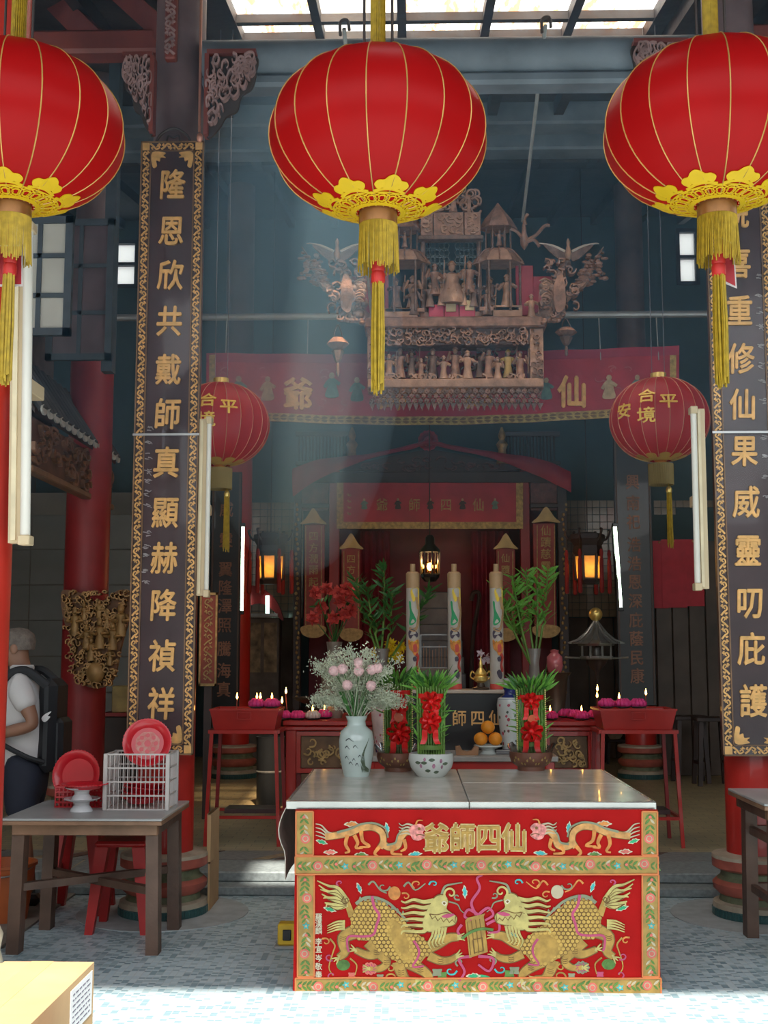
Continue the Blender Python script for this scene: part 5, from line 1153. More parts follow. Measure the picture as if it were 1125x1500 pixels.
# pink glass jar and dark offering bowl on the long table
Y = 6.0; t = thing('glass_jar', 'pink glass jar with lid right of the tall bamboo', 'jar', at(813, 1000, Y)); t.location.z = zl2; hb = at(813, 985, Y).z-zl2
MB().lathe([(.09, 0), (.07, .03), (.10, hb*.9), (.13, hb)], 24).build('pedestal', M('bronze_dark', (.10, .07, .05)), t, True, local=True); MB().lathe([(.05, hb), (.065, hb+.05), (.06, hb+.12), (.03, hb+.15), (.035, hb+.17), (.001, hb+.18)], 24).build('jar', M('pink_glass', (.55, .14, .16), .12, var=.2, coat=.5), t, True, local=True)
Y = 6.05; t = thing('offering_bowl', 'dark square-rimmed offering bowl on the long table left of the flower vase', 'bowl', at(462, 1040, Y)); t.location.z = zl2
MB().lathe([(.10, 0), (.06, .03), (.08, .09), (.17, .13), (.18, .145), (.16, .14)], 4).build('bowl', M('bronze_dark', (.10, .07, .05)), t, local=True)
# ================================================================== long banner, hanging carved shrine, small lanterns, lamp fittings
YBN = 6.44
BANR = M('banner_satin', (.42, .020, .045), .45, var=.2, scale=4, bump=.2, bscale=14); FLORB = M('gold_brocade', (.42, .30, .10), .5, .1, var=.35, scale=30)
def pxfn(Y, wv=0):
    def fn(u, v, w):
        p = at(u, v, Y); return (p.x, Y-w-wv*math.sin(p.x*11), p.z)
    return fn
fb = pxfn(YBN, .012)
bn = thing('altar_banner', 'long crimson satin banner with gold brocade hem across the hall behind the carved shrine', 'banner', at(650, 625, YBN))
def sag(u): return 0
def bgrid(x0, x1, ya, yb, w, n=60, m=8):     # ya, yb: functions of u giving the top and bottom edge in pixels
    return MB().grid(lambda u, v: fb(x0+(x1-x0)*u, ya(u)+(yb(u)-ya(u))*v, w), n, m, (0, .006, 0))
top = lambda u: 517+6*math.sin(PI*u)-11*u; bot = lambda u: 612+14*math.sin(PI*u)-8*u
bgrid(302, 995, top, bot, 0).build('satin', BANR, bn, True)
bgrid(302, 995, lambda u: bot(u)-12, bot, .008).build('brocade_hem', FLORB, bn, True)
g = MB()
for k in range(58):
    u = (k+.5)/58; x = 302+693*u; y = bot(u)-6
    for s in (-1, 1): g.blob([(x-5, y+s*1), (x, y+s*4.5), (x+5, y+s*2), (x, y+s*.5)], fb, .008, .011, 2)
g.build('hem_leaves', M('hem_brown', (.18, .10, .04), .5), bn)['kind'] = 'stuff'
bgrid(302, 995, top, lambda u: top(u)+13, .004).build('top_band', M('banner_band', (.34, .02, .06), .5, var=.1), bn, True)
for px, w in ((986, 9), (311, 9)): MB().grid(lambda u, v: fb(px-w/2+w*u, 520+(592-520)*v, .01), 3, 8, (0, .004, 0)).build('end_brocade', FLORB, bn)
for c, px, py in (('爺', 437, 577), ('師', 575, 577), ('四', 702, 576), ('仙', 838, 574)): text_mb(c, px, py, 46, -50, fb, .004, .022, .03).build('character', GOLD, bn)
SAGE2 = M('banner_sage', (.13, .22, .20), .6, var=.3, scale=20); CREAM2 = M('banner_cream', (.45, .33, .20), .6, var=.25, scale=20)
def emb_person(parent, fn, px, py, s, mat):      # embroidered standing figure, robe, sleeves and head
    o = MB().blob([(px-s*.25, py-s*.25), (px+s*.25, py-s*.25), (px+s*.34, py+s*.3), (px+s*.45, py+s), (px-s*.45, py+s), (px-s*.3, py+s*.3)], fn, .004, .012, 4).build('embroidered_figure', mat, parent)
    MB().stroke([(px-s*.5, py+s*.35), (px-s*.2, py-s*.1), (px+s*.2, py-s*.1), (px+s*.55, py+s*.15)], fn, s*.24, .008, .016, 4).build('sleeves', mat, o)
    MB().blob([(px+s*.2*math.cos(q*PI/3), py-s*.48+s*.22*math.sin(q*PI/3)) for q in range(6)], fn, .006, .014, 3).build('head', CREAM2, o); return o
for px, py, s, m in ((392, 565, 20, CREAM2), (350, 565, 20, SAGE2), (486, 560, 21, SAGE2), (523, 567, 20, SAGE2), (892, 563, 20, CREAM2), (933, 562, 18, SAGE2), (800, 566, 18, SAGE2), (960, 560, 17, CREAM2)): emb_person(bn, fb, px, py, s, m)
g = MB(); rnd = random.Random(9)
for k in range(60):
    px = rnd.uniform(320, 980); py = rnd.uniform(538, 600); a = rnd.random()*6; s = rnd.uniform(5, 9)
    if min(abs(px-q) for q in (437, 575, 702, 838)) < 28: continue
    g.stroke([(px+s*math.cos(a+i*.8)*(1-.15*i), py+s*.7*math.sin(a+i*.8)*(1-.15*i)) for i in range(5)], fb, 1.8, .003, .008, 3, .8)
g.build('scroll_embroidery', M('banner_scroll', (.45, .10, .12), .55, var=.3), bn)['kind'] = 'stuff'

for px in (330, 450, 880, 965):
    p = at(px, 522, YBN); MB().tube([(p.x, YBN, p.z-.03), (p.x, 6.5, at(px, 467, 6.5).z+.03)], .005, 5).build('cord', M('rope_grey', (.36, .36, .35), .8), bn)
# ---- the carved shrine hung from the roof
YS = 6.0; CARV = M('shrine_carving', (.25, .135, .10), .5, .12, var=.4, scale=16, bump=.25); CARVL = M('shrine_carving_light', (.33, .195, .14), .5, .12, var=.3, scale=14, bump=.2); CARVD = M('shrine_carving_dark', (.14, .085, .07), .55, var=.4, scale=18, bump=.3); SHR = M('shrine_red', (.34, .03, .06), .5, var=.2)
fs = pxfn(YS); sh = thing('carved_shrine', 'gilded carved shrine tableau of pavilions and figures hanging before the crimson banner', 'shrine', at(663, 600, YS))
SP = YS/F_PX*1.04
def pbox(px0, py0, px1, py1, wf, wb, name, mat, b=.004, parent=None):
    a = at(px0, (py0+py1)/2, YS); c = at(px1, (py0+py1)/2, YS); d = at((px0+px1)/2, py0, YS); e = at((px0+px1)/2, py1, YS)
    return MB().bev(a.x, YS-wf, e.z, c.x, YS-wb, d.z, b).build(name, mat, parent or sh)
def figure(px, pyb, h, w, mat, parent=None, seat=False, turn=0, name='figure'):      # carved statuette: robe, chest, head, hat and arms
    p = at(px, pyb, YS-w); H = h*SP; x, z = p.x, p.z; Y = YS-w; o = MB()
    if seat: o.lathe([(H*.30, 0), (H*.31, H*.18), (H*.24, H*.36), (H*.16, H*.5), (H*.19, H*.66), (H*.07, H*.73)], 12, (x, Y, z), 1, .75)
    else: o.lathe([(H*.20, 0), (H*.14, H*.25), (H*.11, H*.45), (H*.16, H*.66), (H*.15, H*.72), (H*.05, H*.76)], 12, (x, Y, z), 1, .7)
    r = random.Random(int(px*7+pyb))
    for s in (-1, 1):
        e = Vector((x+s*H*.25, Y-H*.12, z+H*(.5+.12*r.random()))); o.tube([(x+s*H*.14, Y, z+H*.68), e, (x+s*H*(.1+.25*r.random()), Y-H*.25, z+H*(.5+.3*r.random()))], [H*.06, H*.065, H*.04], 6)
    o = o.build(name, mat, parent or sh, True)
    hd = MB().ball((x+turn*H*.03, Y-H*.03, z+H*.84), (H*.075, H*.08, H*.095), 10, 8); hd.ball((x+turn*H*.03, Y-H*.11, z+H*.83), H*.018, 5, 4); hd.build('head', CARVL, o, True)
    MB().lathe([(H*.09, z+H*.89), (H*.10, z+H*.92), (H*.06, z+H*.97), (H*.035, z+H)], 10, (x+turn*H*.03, Y-H*.02, 0)).build('hat', mat, o, True)
    if r.random() < .5: MB().tube([(x+H*.26, Y-H*.2, z+H*.15), (x+H*.30, Y-H*.22, z+H*1.05)], H*.014, 5).build('spear', CARVL, o)
    return o
def relief(name, mat, px0, py0, px1, py1, n, s0, s1, w0, w1, seed, wd=2.0):
    g = MB(); r = random.Random(seed)
    for k in range(n):
        x = r.uniform(px0+s1*.5, px1-s1*.5); y = r.uniform(py0+s0*.3, py1-s0*.3); s = r.uniform(s0, s1); a = r.random()*6.28
        g.stroke([(min(px1, max(px0, x+s*(1-i*.14)*math.cos(a+i*.95))), min(py1, max(py0, y+s*(1-i*.14)*math.sin(a+i*.95)))) for i in range(6)], fs, wd, w0, w0+(w1-w0)*(.5+.5*r.random()), 3, wd*.4)
    o = g.build(name, mat, sh); o['kind'] = 'stuff'
# frieze box
pbox(538, 482, 795, 570, -.20, -.24, 'back_board', SHR)
pbox(534, 466, 800, 482, .06, -.26, 'upper_ledge', CARV, .012); pbox(538, 556, 796, 569, .04, -.24, 'lower_ledge', CARVL, .008)
pbox(538, 482, 556, 556, .02, -.22, 'corner_post', CARVL); pbox(776, 482, 796, 556, .02, -.22, 'corner_post', CARVL)
pbox(556, 482, 776, 505, .0, -.2, 'frieze_board', CARVD)
relief('frieze_carving', CARV, 556, 482, 776, 507, 110, 4, 8, .0, .05, 1); relief('post_carving', CARV, 776, 484, 796, 554, 16, 4, 7, .02, .05, 2, 1.8); relief('post_carving', CARV, 539, 484, 556, 554, 14, 4, 7, .02, .05, 3, 1.8)
relief('scene_ground', CARVL, 558, 548, 774, 557, 40, 4, 7, -.04, .03, 4, 2.4)
for px, h, w, m in ((570, 36, -.02, CARVL), (586, 44, -.05, CARV), (603, 40, -.1, CARVD), (617, 30, .0, CARV), (634, 44, -.06, CARVD), (650, 34, .0, CARVL), (667, 46, -.05, CARV), (685, 42, .0, CARVL), (702, 34, -.08, CARVD), (716, 44, -.03, CARV), (729, 32, .0, CARVL), (744, 42, -.06, M('shrine_ochre', (.42, .28, .10), .5, .1, var=.3)), (762, 40, -.02, CARV)): figure(px, 555, h, w, m)
relief('scene_trees', CARVD, 560, 506, 772, 540, 60, 4, 9, -.16, -.10, 5, 2.2)
# pierced valance of blossoms and zigzag edge
g = MB(); gd = MB(); r = random.Random(4)
for row, (y, rr) in enumerate(((574, 4.6), (581, 4.2), (588, 4.6))):
    for k in range(29):
        x = 545+k*8.9+(4.4 if row % 2 else 0)
        if x > 792: continue
        mb = g if (k+row) % 2 else gd
        mb.prism([(x+rr*(1 if q % 2 else .62)*math.cos(q*PI/6), y+rr*(1 if q % 2 else .62)*math.sin(q*PI/6)) for q in range(12)], fs, 0, .025+.01*r.random()); mb.ball(fs(x, y, .03), .009, 6, 4)
for k in range(28):
    x = 541+k*9.1; gd.prism([(x, 591), (x+9.1, 591), (x+4.5, 602)], fs, 0, .018); gd.stroke([(x, 569), (x+4.5, 575), (x+9, 569)], fs, 1.6, 0, .02, 2)
g.build('pierced_blossoms', CARV, sh)['kind'] = 'stuff'; gd.build('pierced_fringe', CARVD, sh)['kind'] = 'stuff'
# stage above the ledge
pbox(560, 452, 612, 466, .02, -.14, 'stage_block', CARVL); pbox(722, 448, 765, 466, .02, -.14, 'stage_block', CARVL); pbox(615, 455, 720, 466, -.02, -.16, 'stage_step', CARV)
for a, b in ((628, 650), (651, 672), (673, 696)): pbox(a, 446, b, 465, -.0, -.05, 'altar_frontal', M('frontal_red', (.38, .04, .09), .5, var=.2))
pbox(653, 445, 668, 457, .01, .0, 'tablet', M('tablet_cream', (.45, .36, .22), .5)); pbox(681, 440, 695, 455, .01, .0, 'tablet', M('tablet_cream', (.45, .36, .22)))
for px in (620, 703):
    p0 = at(px, 462, YS); p1 = at(px, 348, YS); MB().tube([(p0.x, YS+.04, p0.z), (p0.x, YS+.04, p1.z)], .020, 10).build('stage_column', CARVD, sh, True)
for a, b in ((624, 658), (668, 700)):     # pierced screens behind the throne
    g = MB()
    for i in range(5):
        for j in range(9):
            x = a+(b-a)*(i+.5)/5; y = 352+j*11; g.stroke([(x+4*math.cos(q*1.05), y+5*math.sin(q*1.05)) for q in range(7)], fs, 1.3, -.13, -.11, sm=False)
    o = g.build('pierced_screen', M('screen_teal', (.10, .15, .17), .5, var=.3), sh); o['kind'] = 'stuff'
figure(662, 446, 64, -.02, CARVL, seat=True, name='seated_deity')
for px, py, h, m in ((637, 432, 46, CARV), (688, 430, 48, CARV), (647, 448, 34, CARVL), (679, 448, 34, CARVL), (630, 450, 36, CARVD), (694, 450, 36, CARVD), (606, 462, 44, CARVD), (714, 462, 42, CARVD)): figure(px, py, h, .0, m)
# name plaque and its crown
for a, b in ((616, 634), (635, 679), (680, 704)):
    o = pbox(a, 312, b, 346, .02, -.03, 'plaque_panel', CARV); relief('plaque_carving', CARVL, a+2, 315, b-2, 343, 14, 4, 8, .02, .04, a, 1.8)
pbox(612, 346, 708, 352, .03, -.06, 'plaque_sill', CARVD)
for px in (640, 687): pbox(px-3, 285, px+3, 312, -.0, -.04, 'crown_post', CARV)
relief('crown_carving', CARV, 622, 272, 705, 312, 30, 6, 11, -.04, .02, 41, 3)
figure(664, 312, 34, -.01, CARV)
# pavilions with tiled hexagonal roofs
def pavilion(px, w, yr0, yr1, yb, tier2):
    o = MB(); p = at(px, yr1, YS); zt = at(px, yr0, YS).z; R = w*SP*.62; zb = p.z; prof = [(R*1.05, zb), (R*.97, zb+(zt-zb)*.25), (R*.72, zb+(zt-zb)*.75), (R*.42, zt)]
    o.lathe(prof, 6, (p.x, YS+.06, 0), 1, .7); o = o.build('pavilion_roof', CARVL, sh)
    for k in range(12): 
        a = 2*PI*k/12; MB().tube([(p.x+q*math.cos(a)*.98, YS+.06+q*.7*math.sin(a)*.98, z+.004) for q, z in prof], .007, 4).build('roof_ridge', CARV, o)
    for k in range(6):
        a = 2*PI*k/6; x, y = p.x+R*.86*math.cos(a), YS+.06+R*.6*math.sin(a); MB().tube([(x, y, at(px, yb, YS).z), (x, y, zb)], .010, 6).build('pavilion_post', CARVD, sh, True)
    pbox(px-w*.5, yb-6, px+w*.5, yb, .02, -.12, 'pavilion_floor', CARV)
    figure(px-w*.22, yb-6, 44, -.03, CARVD); figure(px+w*.20, yb-6, 48, -.03, CARVL)
    if tier2:
        yq = yr0-36; p2 = at(px, yr0-30, YS); z2 = at(px, yr0-60, YS).z
        MB().lathe([(R*.80, p2.z), (R*.55, p2.z+(z2-p2.z)*.5), (R*.2, z2), (.004, z2+.05)], 6, (p.x, YS+.06, 0), 1, .7).build('upper_roof', CARV, sh)
        for k in range(6):
            a = 2*PI*k/6; x, y = p.x+R*.5*math.cos(a), YS+.06+R*.35*math.sin(a); MB().tube([(x, y, zt), (x, y, p2.z)], .008, 6).build('upper_post', CARVD, sh, True)
        figure(px, yr0, 24, -.05, CARV)
pavilion(593, 58, 364, 384, 458, True); pavilion(731, 58, 362, 384, 456, True)
# red flag panels and dragon-tree arms on both sides
def arm(mir):
    Xp = (lambda x: 1326-x) if mir else (lambda x: x); P = lambda x, y, w=0: Vector(fs(Xp(x), y, w)); S = 'arm'
    for a, b, t_ in ((757, 783, 384), (783, 812, 400)):
        q = sorted((Xp(a), Xp(b))); pbox(q[0], t_, q[1], 458, -.08, -.10, 'red_panel', SHR)
    body = MB().tube(smooth_path([P(786, 470), P(806, 452, .03), P(815, 425, .05), P(820, 400, .04), P(832, 384, .03)], 6), [.05]*6+[.055]*6+[.045]*6+[.034]*6+[.025], 10).build('dragon_body', CARVD, sh, True)
    g = MB(); r = random.Random(5)
    for k in range(26):
        c = P(806+r.uniform(-14, 18), 445+r.uniform(-32, 22), .07); g.ball(c, (r.uniform(.02, .05), .03, r.uniform(.02, .045)), 7, 5)
    g.build('rock_work', CARVD, sh, True)['kind'] = 'stuff'
    for k in range(9):
        y = 412+k*4; MB().tube(smooth_path([P(808, y+6, .06), P(798, y+2, .09), P(788+k*.5, y+4+(k % 2)*4, .08)], 4), [.009]*8+[.003], 5).build('mane_lock', CARVL, body, True)
    MB().blob([(Xp(x), y) for x, y in ((808, 430), (814, 412), (822, 410), (826, 440), (824, 458), (812, 462))], fs, .06, .12, 4).build('belly_plate', CARV, body)
    MB().tube(smooth_path([P(820, 448, .02), P(836, 432, .04), P(850, 420, .04), P(856, 422, .04)], 5), [.035, .033, .03, .03, .028, .028, .026, .026, .028, .03, .03, .03, .034, .04, .03, .02], 8).build('branch', CARVL, sh, True)
    g = MB()
    for k in range(120):
        a = r.uniform(0, 1); x = 834+52*a*r.uniform(.6, 1)+r.uniform(-5, 5); y = 436-66*a*r.uniform(.5, 1)+r.uniform(-8, 8)
        g.ball(P(x, y, r.uniform(-.02, .06)), (r.uniform(.018, .034), .02, r.uniform(.010, .018)), 7, 4)
    g.build('pine_clouds', CARV, sh, True)['kind'] = 'stuff'
    MB().tube(smooth_path([P(846, 425, .0), P(862, 400, .02), P(872, 380), P(884, 362)], 5), [.016-.0007*i for i in range(16)], 6).build('pine_trunk', CARVD, sh, True)
    bird = MB().lathe([(.004, 0), (.022, .02), (.026, .06), (.018, .10), (.012, .13), (.018, .155), (.005, .185)], 10, P(832, 384, .03)); bird = bird.build('phoenix', CARVL, sh, True)
    for s in (-1, 1):
        MB().tube(smooth_path([P(832+s*5, 370, .03), P(832+s*22, 362, .03), P(832+s*38, 358, .02), P(832+s*45, 357.5, .01)], 5), [.012-.0006*i for i in range(16)], 6).build('wing_edge', M('wing_pale', (.45, .40, .36), .5), bird, True)
        MB().blob([(Xp(832+s*x), y) for x, y in ((4, 372), (22, 363), (36, 360), (30, 368), (16, 380), (6, 384))], fs, .015, .03, 3).build('wing', CARVD, bird)
    q = sorted((Xp(790), Xp(846))); relief('arm_scrolls', CARV, q[0], 385, q[1], 472, 46, 5, 9, .03, .11, 60+mir, 2.6)
    MB().tube([P(826, 388, .05), P(826, 462, .05)], .008, 6).build('support_rod', CARVD, sh)
    figure(Xp(779), 466, 36, .03, CARVL); figure(Xp(799), 468, 30, .05, CARV); g = MB()
    for k in range(9): g.ball(P(806+r.uniform(-12, 14), 470+r.uniform(-4, 6), .06), (.03, .03, .022), 7, 5)
    g.build('scroll_foot', CARV, sh, True)['kind'] = 'stuff'
arm(False); arm(True)
o = MB().lathe([(.004, 0), (.03, .04), (.034, .09), (.02, .14), (.016, .2), (.004, .24)], 10, fs(768, 366, .0)).build('crested_bird', CARV, sh, True)
for q in (((772, 352), (785, 345), (797, 332), (805, 331)), ((765, 350), (757, 340), (748, 336)), ((770, 356), (782, 352), (790, 362)), ((770, 330), (768, 322), (773, 314))):
    MB().tube(smooth_path([Vector(fs(x, y, .01)) for x, y in q], 5), .014, 6).build('tail_plume', CARV, o, True)
# hanging ropes up to the beam, with the iron hook
for px0, py0, px1, py1, lb in ((766, 322, 799, 38, 'rope from the beam hook down to the right side of the carved shrine'), (545, 470, 504, 42, 'rope from the beam hook down behind the middle lantern to the carved shrine')):
    a = at(px0, py0, YS); b = at(px1, py1, 4.28); t = thing('hanging_rope', lb, 'rope', b); t.location = (b.x, 4.10, b.z)
    b = at(px1, py1, 4.10); MB().tube([Vector((a.x, YS+.02, a.z)), a.lerp(b, .6), b], .012, 7).build('rope', M('rope_grey', (.36, .36, .35), .8), t, True)
    MB().tube(smooth_path([b+Vector((-.02, 0, -.04)), b+Vector((-.02, -.01, .03)), b+Vector((.02, -.01, .04)), b+Vector((.03, 0, -.01))], 5), .009, 6).build('hook', WOODD, t, True)
# hanging bell lamps under both arms
def bell_lamp(px, y0, y1, label):
    Y = 6.02; t = thing('bell_lamp', label, 'hanging lamp', at(px, y1, Y)); s = Y/F_PX; h = (y1-y0); zz = lambda f: at(px, y0+h*f, Y).z; x = at(px, (y0+y1)/2, Y).x
    MB().tube(smooth_path([(x-5*s, Y, zz(.26)), (x-5*s, Y, zz(.12)), (x, Y, zz(-.02)), (x+5*s, Y, zz(.12)), (x+7*s, Y, zz(.24))], 5), .006, 6).build('wire_loop', CARVD, t, True)
    MB().lathe([(.006, zz(.5)), (11*s, zz(.44)), (17*s, zz(.36)), (14*s, zz(.30)), (9*s, zz(.24)), (.01, zz(.24))], 8, (x, Y, 0)).build('canopy', CARV, t)
    MB().lathe([(3*s, zz(.72)), (5*s, zz(.68)), (10*s, zz(.50)), (5*s, zz(.46))], 6, (x, Y, 0)).build('body', CARVD, t); MB().lathe([(.004, zz(1)), (2.6*s, zz(.96)), (2.2*s, zz(.76)), (.004, zz(.70))], 8, (x, Y, 0)).build('drop', CARVD, t, True)
bell_lamp(495, 478, 552, 'carved bell-shaped hanging lamp under the left end of the shrine'); bell_lamp(829, 468, 522, 'carved bell-shaped hanging lamp under the right end of the shrine')

# ---- smaller red lanterns with gold characters
SILK2 = M('old_red_silk', (.58, .040, .048), .45, var=.12, scale=4, sub=.3)
def small_lantern(px, py, label, ang0):
    Y = 5.05; c = at(px, py, Y); R = 73*Y/F_PX; rz = R*.86; t = thing('paper_lantern', label, 'lantern', c, group='smaller red lanterns with gold characters'); NG = 22
    def S(th, ph, d=0): rr = (R+d)*math.sin(ph)**.95; return (rr*math.sin(th), -rr*math.cos(th), -(rz+d)*math.cos(ph))
    ph0, ph1 = .20, PI-.16
    for g in range(NG):
        a0 = 2*PI*g/NG; a1 = 2*PI*(g+1)/NG
        MB().grid(lambda u, v: [q*(1-.018*(1-(2*u-1)**2)*math.sin(ph0+(ph1-ph0)*v)) if i < 2 else q for i, q in enumerate(S(a0+(a1-a0)*u, ph0+(ph1-ph0)*v))], 3, 16).build('silk_panel', SILK2, t, True, local=True)
        MB().tube([S(a0, ph0+(ph1-ph0)*i/18, .0005) for i in range(19)], .0024, 4).build('rib', M('rib_pale', (.62, .28, .16), .4, .2), t, True, local=True)
    fn = lambda u, v, w: S(u, v, w)
    for ch, du, ph in (('合', 0, 1.96), ('境', 0, 1.49), ('平', .44, 1.80), ('安', -.50, 1.66)): text_mb(ch, ang0+du, ph, .40, .38, fn, .001, .006, .016).build('character', M('lantern_gold_ink', (.95, .62, .12), .4, .1, var=.05), t, local=True)
    g = MB()
    for k in range(10):
        a = 2*PI*k/10; g.blob([(a+.30*math.cos(q*PI/4)*(1 if q % 2 else .8), .38+.15*math.sin(q*PI/4)) for q in range(8)], fn, .001, .003, 2)
    g.stroke([(2*PI*i/40, .27) for i in range(41)], fn, .14, .001, .0025, sm=False)
    g.build('gold_skirt', M('skirt_gold', (.62, .38, .08), .4, .3, var=.2), t, local=True)
    zb, zt = -rz*.985, rz*.99
    MB().lathe([(R*.20, zb+.03), (R*.12, zb), (R*.13, zb-.02), (R*.02, zb-.02)], 20, cap=False).build('bottom_cap', GOLDB, t, True, local=True); MB().lathe([(R*.16, zt-.01), (R*.16, zt+.035), (R*.13, zt+.035)], 20, cap=False).build('top_cap', GOLDB, t, True, local=True)
    MB().lathe([(R*.24, zb-.10), (R*.25, zb-.02), (R*.23, zb-.02)], 8, cap=False).build('fringe_collar', M('fringe_brown', (.30, .22, .08), .7), t, local=True)
    fr = MB()
    for k in range(70): a = 2*PI*k/70; fr.tube([(R*.245*math.cos(a), R*.245*math.sin(a), zb-.02), (R*.24*math.cos(a), R*.24*math.sin(a), zb-.16)], .004, 3)
    fr.build('fringe', M('fringe_brown', (.30, .22, .08)), t, local=True)['kind'] = 'stuff'
    MB().tube([(.05, 0, zb), (.05, 0, zb-.18)], .003, 4).build('cord', TASS, t, local=True); MB().lathe([(.012, zb-.17), (.020, zb-.185), (.020, zb-.205), (.012, zb-.215)], 10, (.05, 0, 0)).build('knot', GOLDB, t, True, local=True); g = MB(); r = random.Random(1)
    for k in range(26): a = r.random()*6.28; q = .016*math.sqrt(r.random()); g.tube([(.05+q*math.cos(a), q*math.sin(a), zb-.2), (.05+q*1.3*math.cos(a), q*1.3*math.sin(a), zb-.2-.34-.04*r.random())], .0036, 3)
    g.build('tassel', TASS, t, local=True)['kind'] = 'stuff'
    for sx in (-.5, .5): MB().tube([(sx*.16*R*1.6, 0, zt), (sx*.16*R*1.6, 0, zr(5.05)-c.z)], .0022, 5).build('hanging_wire', M('wire', (.2, .2, .22), .4, .5), t, local=True)
small_lantern(323, 622, 'smaller red lantern with gold characters beside the left couplet board', -.12); small_lantern(966, 615, 'smaller red lantern with gold characters beside the right couplet board', -.46)

# ---- fluorescent fittings
BATT = M('cream_batten', (.62, .48, .30), .45, var=.08, scale=3); TUBE = M('unlit_tube', (.78, .74, .66), .25, var=.03)
def batten(label, top, bot, Y, wpx, tube_px, bw):
    a = at(*top, Y); b = at(*bot, Y); t = thing('tube_light', label, 'tube light', b); s = Y/F_PX
    MB().bar(a, b, bw*s, .05).build('batten', BATT, t); MB().bar(a+Vector((-bw*s*.15, -.03, -.01)), b+Vector((-bw*s*.15, -.03, .01)), bw*s*.3, .014).build('cover_strip', M('batten_light', (.72, .60, .40), .4), t)
    o = Vector((tube_px*s, -.03, 0)); MB().tube([a+o+Vector((0, 0, -.02)), b+o+Vector((0, 0, .02))], wpx*s/2, 14).build('tube', TUBE, t, True)
    MB().bev(min(a.x, b.x)-.02, Y+.01, (a.z+b.z)/2-.03, max(a.x, b.x)+.02, Y+.10+(.07 if Y > 4 else .12), (a.z+b.z)/2+.03, .004).build('wall_bracket', BATT, t)
    for e, d in ((a, -1), (b, 1)): MB().bev(e.x+o.x-wpx*s*.6, Y-.055, e.z-.02+d*.01, e.x+o.x+wpx*s*.6, Y+.01, e.z+.02+d*.01, .004).build('end_cap', BATT, t)
batten('unlit tube lamp fitting on the near column behind the left lantern', (29, 330), (23, 795), 3.1, 15, 14, 24)
batten('unlit tube lamp fitting between the left couplet board and the small lantern', (297, 612), (292, 872), 4.10, 7, 9, 12)
batten('unlit tube lamp fitting between the right small lantern and the couplet board', (1027, 597), (1034, 862), 4.10, 9, -10, 14)
LIT = M('lit_tube', (.8, 1, .85), .4, var=0, emit=(.72, 1.0, .72), es=9)
def lit_tube(top, bot, Y, label):
    a = at(*top, Y); b = at(*bot, Y); t = thing('lit_tube_lamp', label, 'tube light', b); MB().tube([a, b], .020, 12).build('tube', LIT, t, True); MB().bar(a+Vector((0, .07, 0)), b+Vector((0, .07, 0)), .05, .09).build('batten', BLACKL, t)
    for e in (a, b): MB().bev(e.x-.03, Y-.025, e.z-.02, e.x+.03, Y+.06, e.z+.02, .004).build('end_cap', BLACKL, t)
lit_tube((354, 768), (352, 897), 8.02, 'lit greenish tube lamp on the left inner column'); lit_tube((903, 768), (911, 892), 8.02, 'lit greenish tube lamp on the right inner column')
# ================================================================== inner altar at the back
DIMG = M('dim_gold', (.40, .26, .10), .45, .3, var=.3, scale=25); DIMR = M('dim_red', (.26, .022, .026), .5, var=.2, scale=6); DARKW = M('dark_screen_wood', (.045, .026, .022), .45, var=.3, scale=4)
def inner_column(px, label, bl, chars, box):
    p = on(px, 1143, FH); Y = p.y+.2; t = column(p.x, Y, FH, .16, 6.5, label)
    yb = Y-.165; x0, z0, x1, z1 = rc(*box, yb)
    t = thing('inner_couplet_board', bl, 'sign board', ((x0+x1)/2, yb, z0)); MB().bev(x0, yb-.03, z0, x1, yb, z1, .006).build('board', BLACKL, t)
    for a, b in ((x0+.012, x0+.03), (x1-.03, x1-.012)): MB().box(a, yb-.036, z0+.02, b, yb-.029, z1-.02).build('edge_strip', M('dim_strip', (.10, .06, .045), .5), t)
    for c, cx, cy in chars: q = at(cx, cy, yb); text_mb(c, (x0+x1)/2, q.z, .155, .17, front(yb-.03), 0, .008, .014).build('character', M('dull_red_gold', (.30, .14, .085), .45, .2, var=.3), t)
    return Y
YI = inner_column(335, 'dim inner column on a stone base behind the left tray stand', 'black couplet board with dull characters on the left inner column', [(c, 331, y) for c, y in zip('威靈翼隆澤照騰海真', (745, 790, 833, 860, 887, 915, 950, 982, 1010))], (306, 690, 351, 1042))
inner_column(948, 'dim inner column on a stone base behind the right tray stand', 'black couplet board with dull characters on the right inner column', [(c, 932, y) for c, y in zip('興南祀浩浩恩深庇蔭民康', (705, 736, 764, 797, 825, 852, 880, 908, 935, 963, 990))], (903, 640, 958, 1034))
# the niche itself
YN = 8.75; fi = pxfn(YN); nt = thing('inner_altar', 'dim red inner altar niche with canopy, plaques and steps', 'altar', (at(630, 1100, YN).x, YN+.3, FH))
def nb(px0, py0, px1, py1, wf, wb, name, mat, b=.006, parent=None, Y=None):
    a, c, d, e = rc(px0, py0, px1, py1, YN); return MB().bev(a, YN-wf, c, d, YN-wb, e, b).build(name, mat, parent or nt)
zf = lambda: FH
a, _, d, _ = rc(432, 900, 832, 900, YN); zb_ = at(630, 1040, YN).z
MB().bev(a, YN-.1, FH, d, YN+.75, zb_, .01).build('altar_base', DARKW, nt)
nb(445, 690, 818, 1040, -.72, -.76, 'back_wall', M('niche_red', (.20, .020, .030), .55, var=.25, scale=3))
for px0, px1 in ((430, 441), (482, 497), (763, 777), (818, 832)): nb(px0, 690, px1, 1040, .04, -.06, 'altar_post', DARKW if px0 in (430, 818) else REDD)
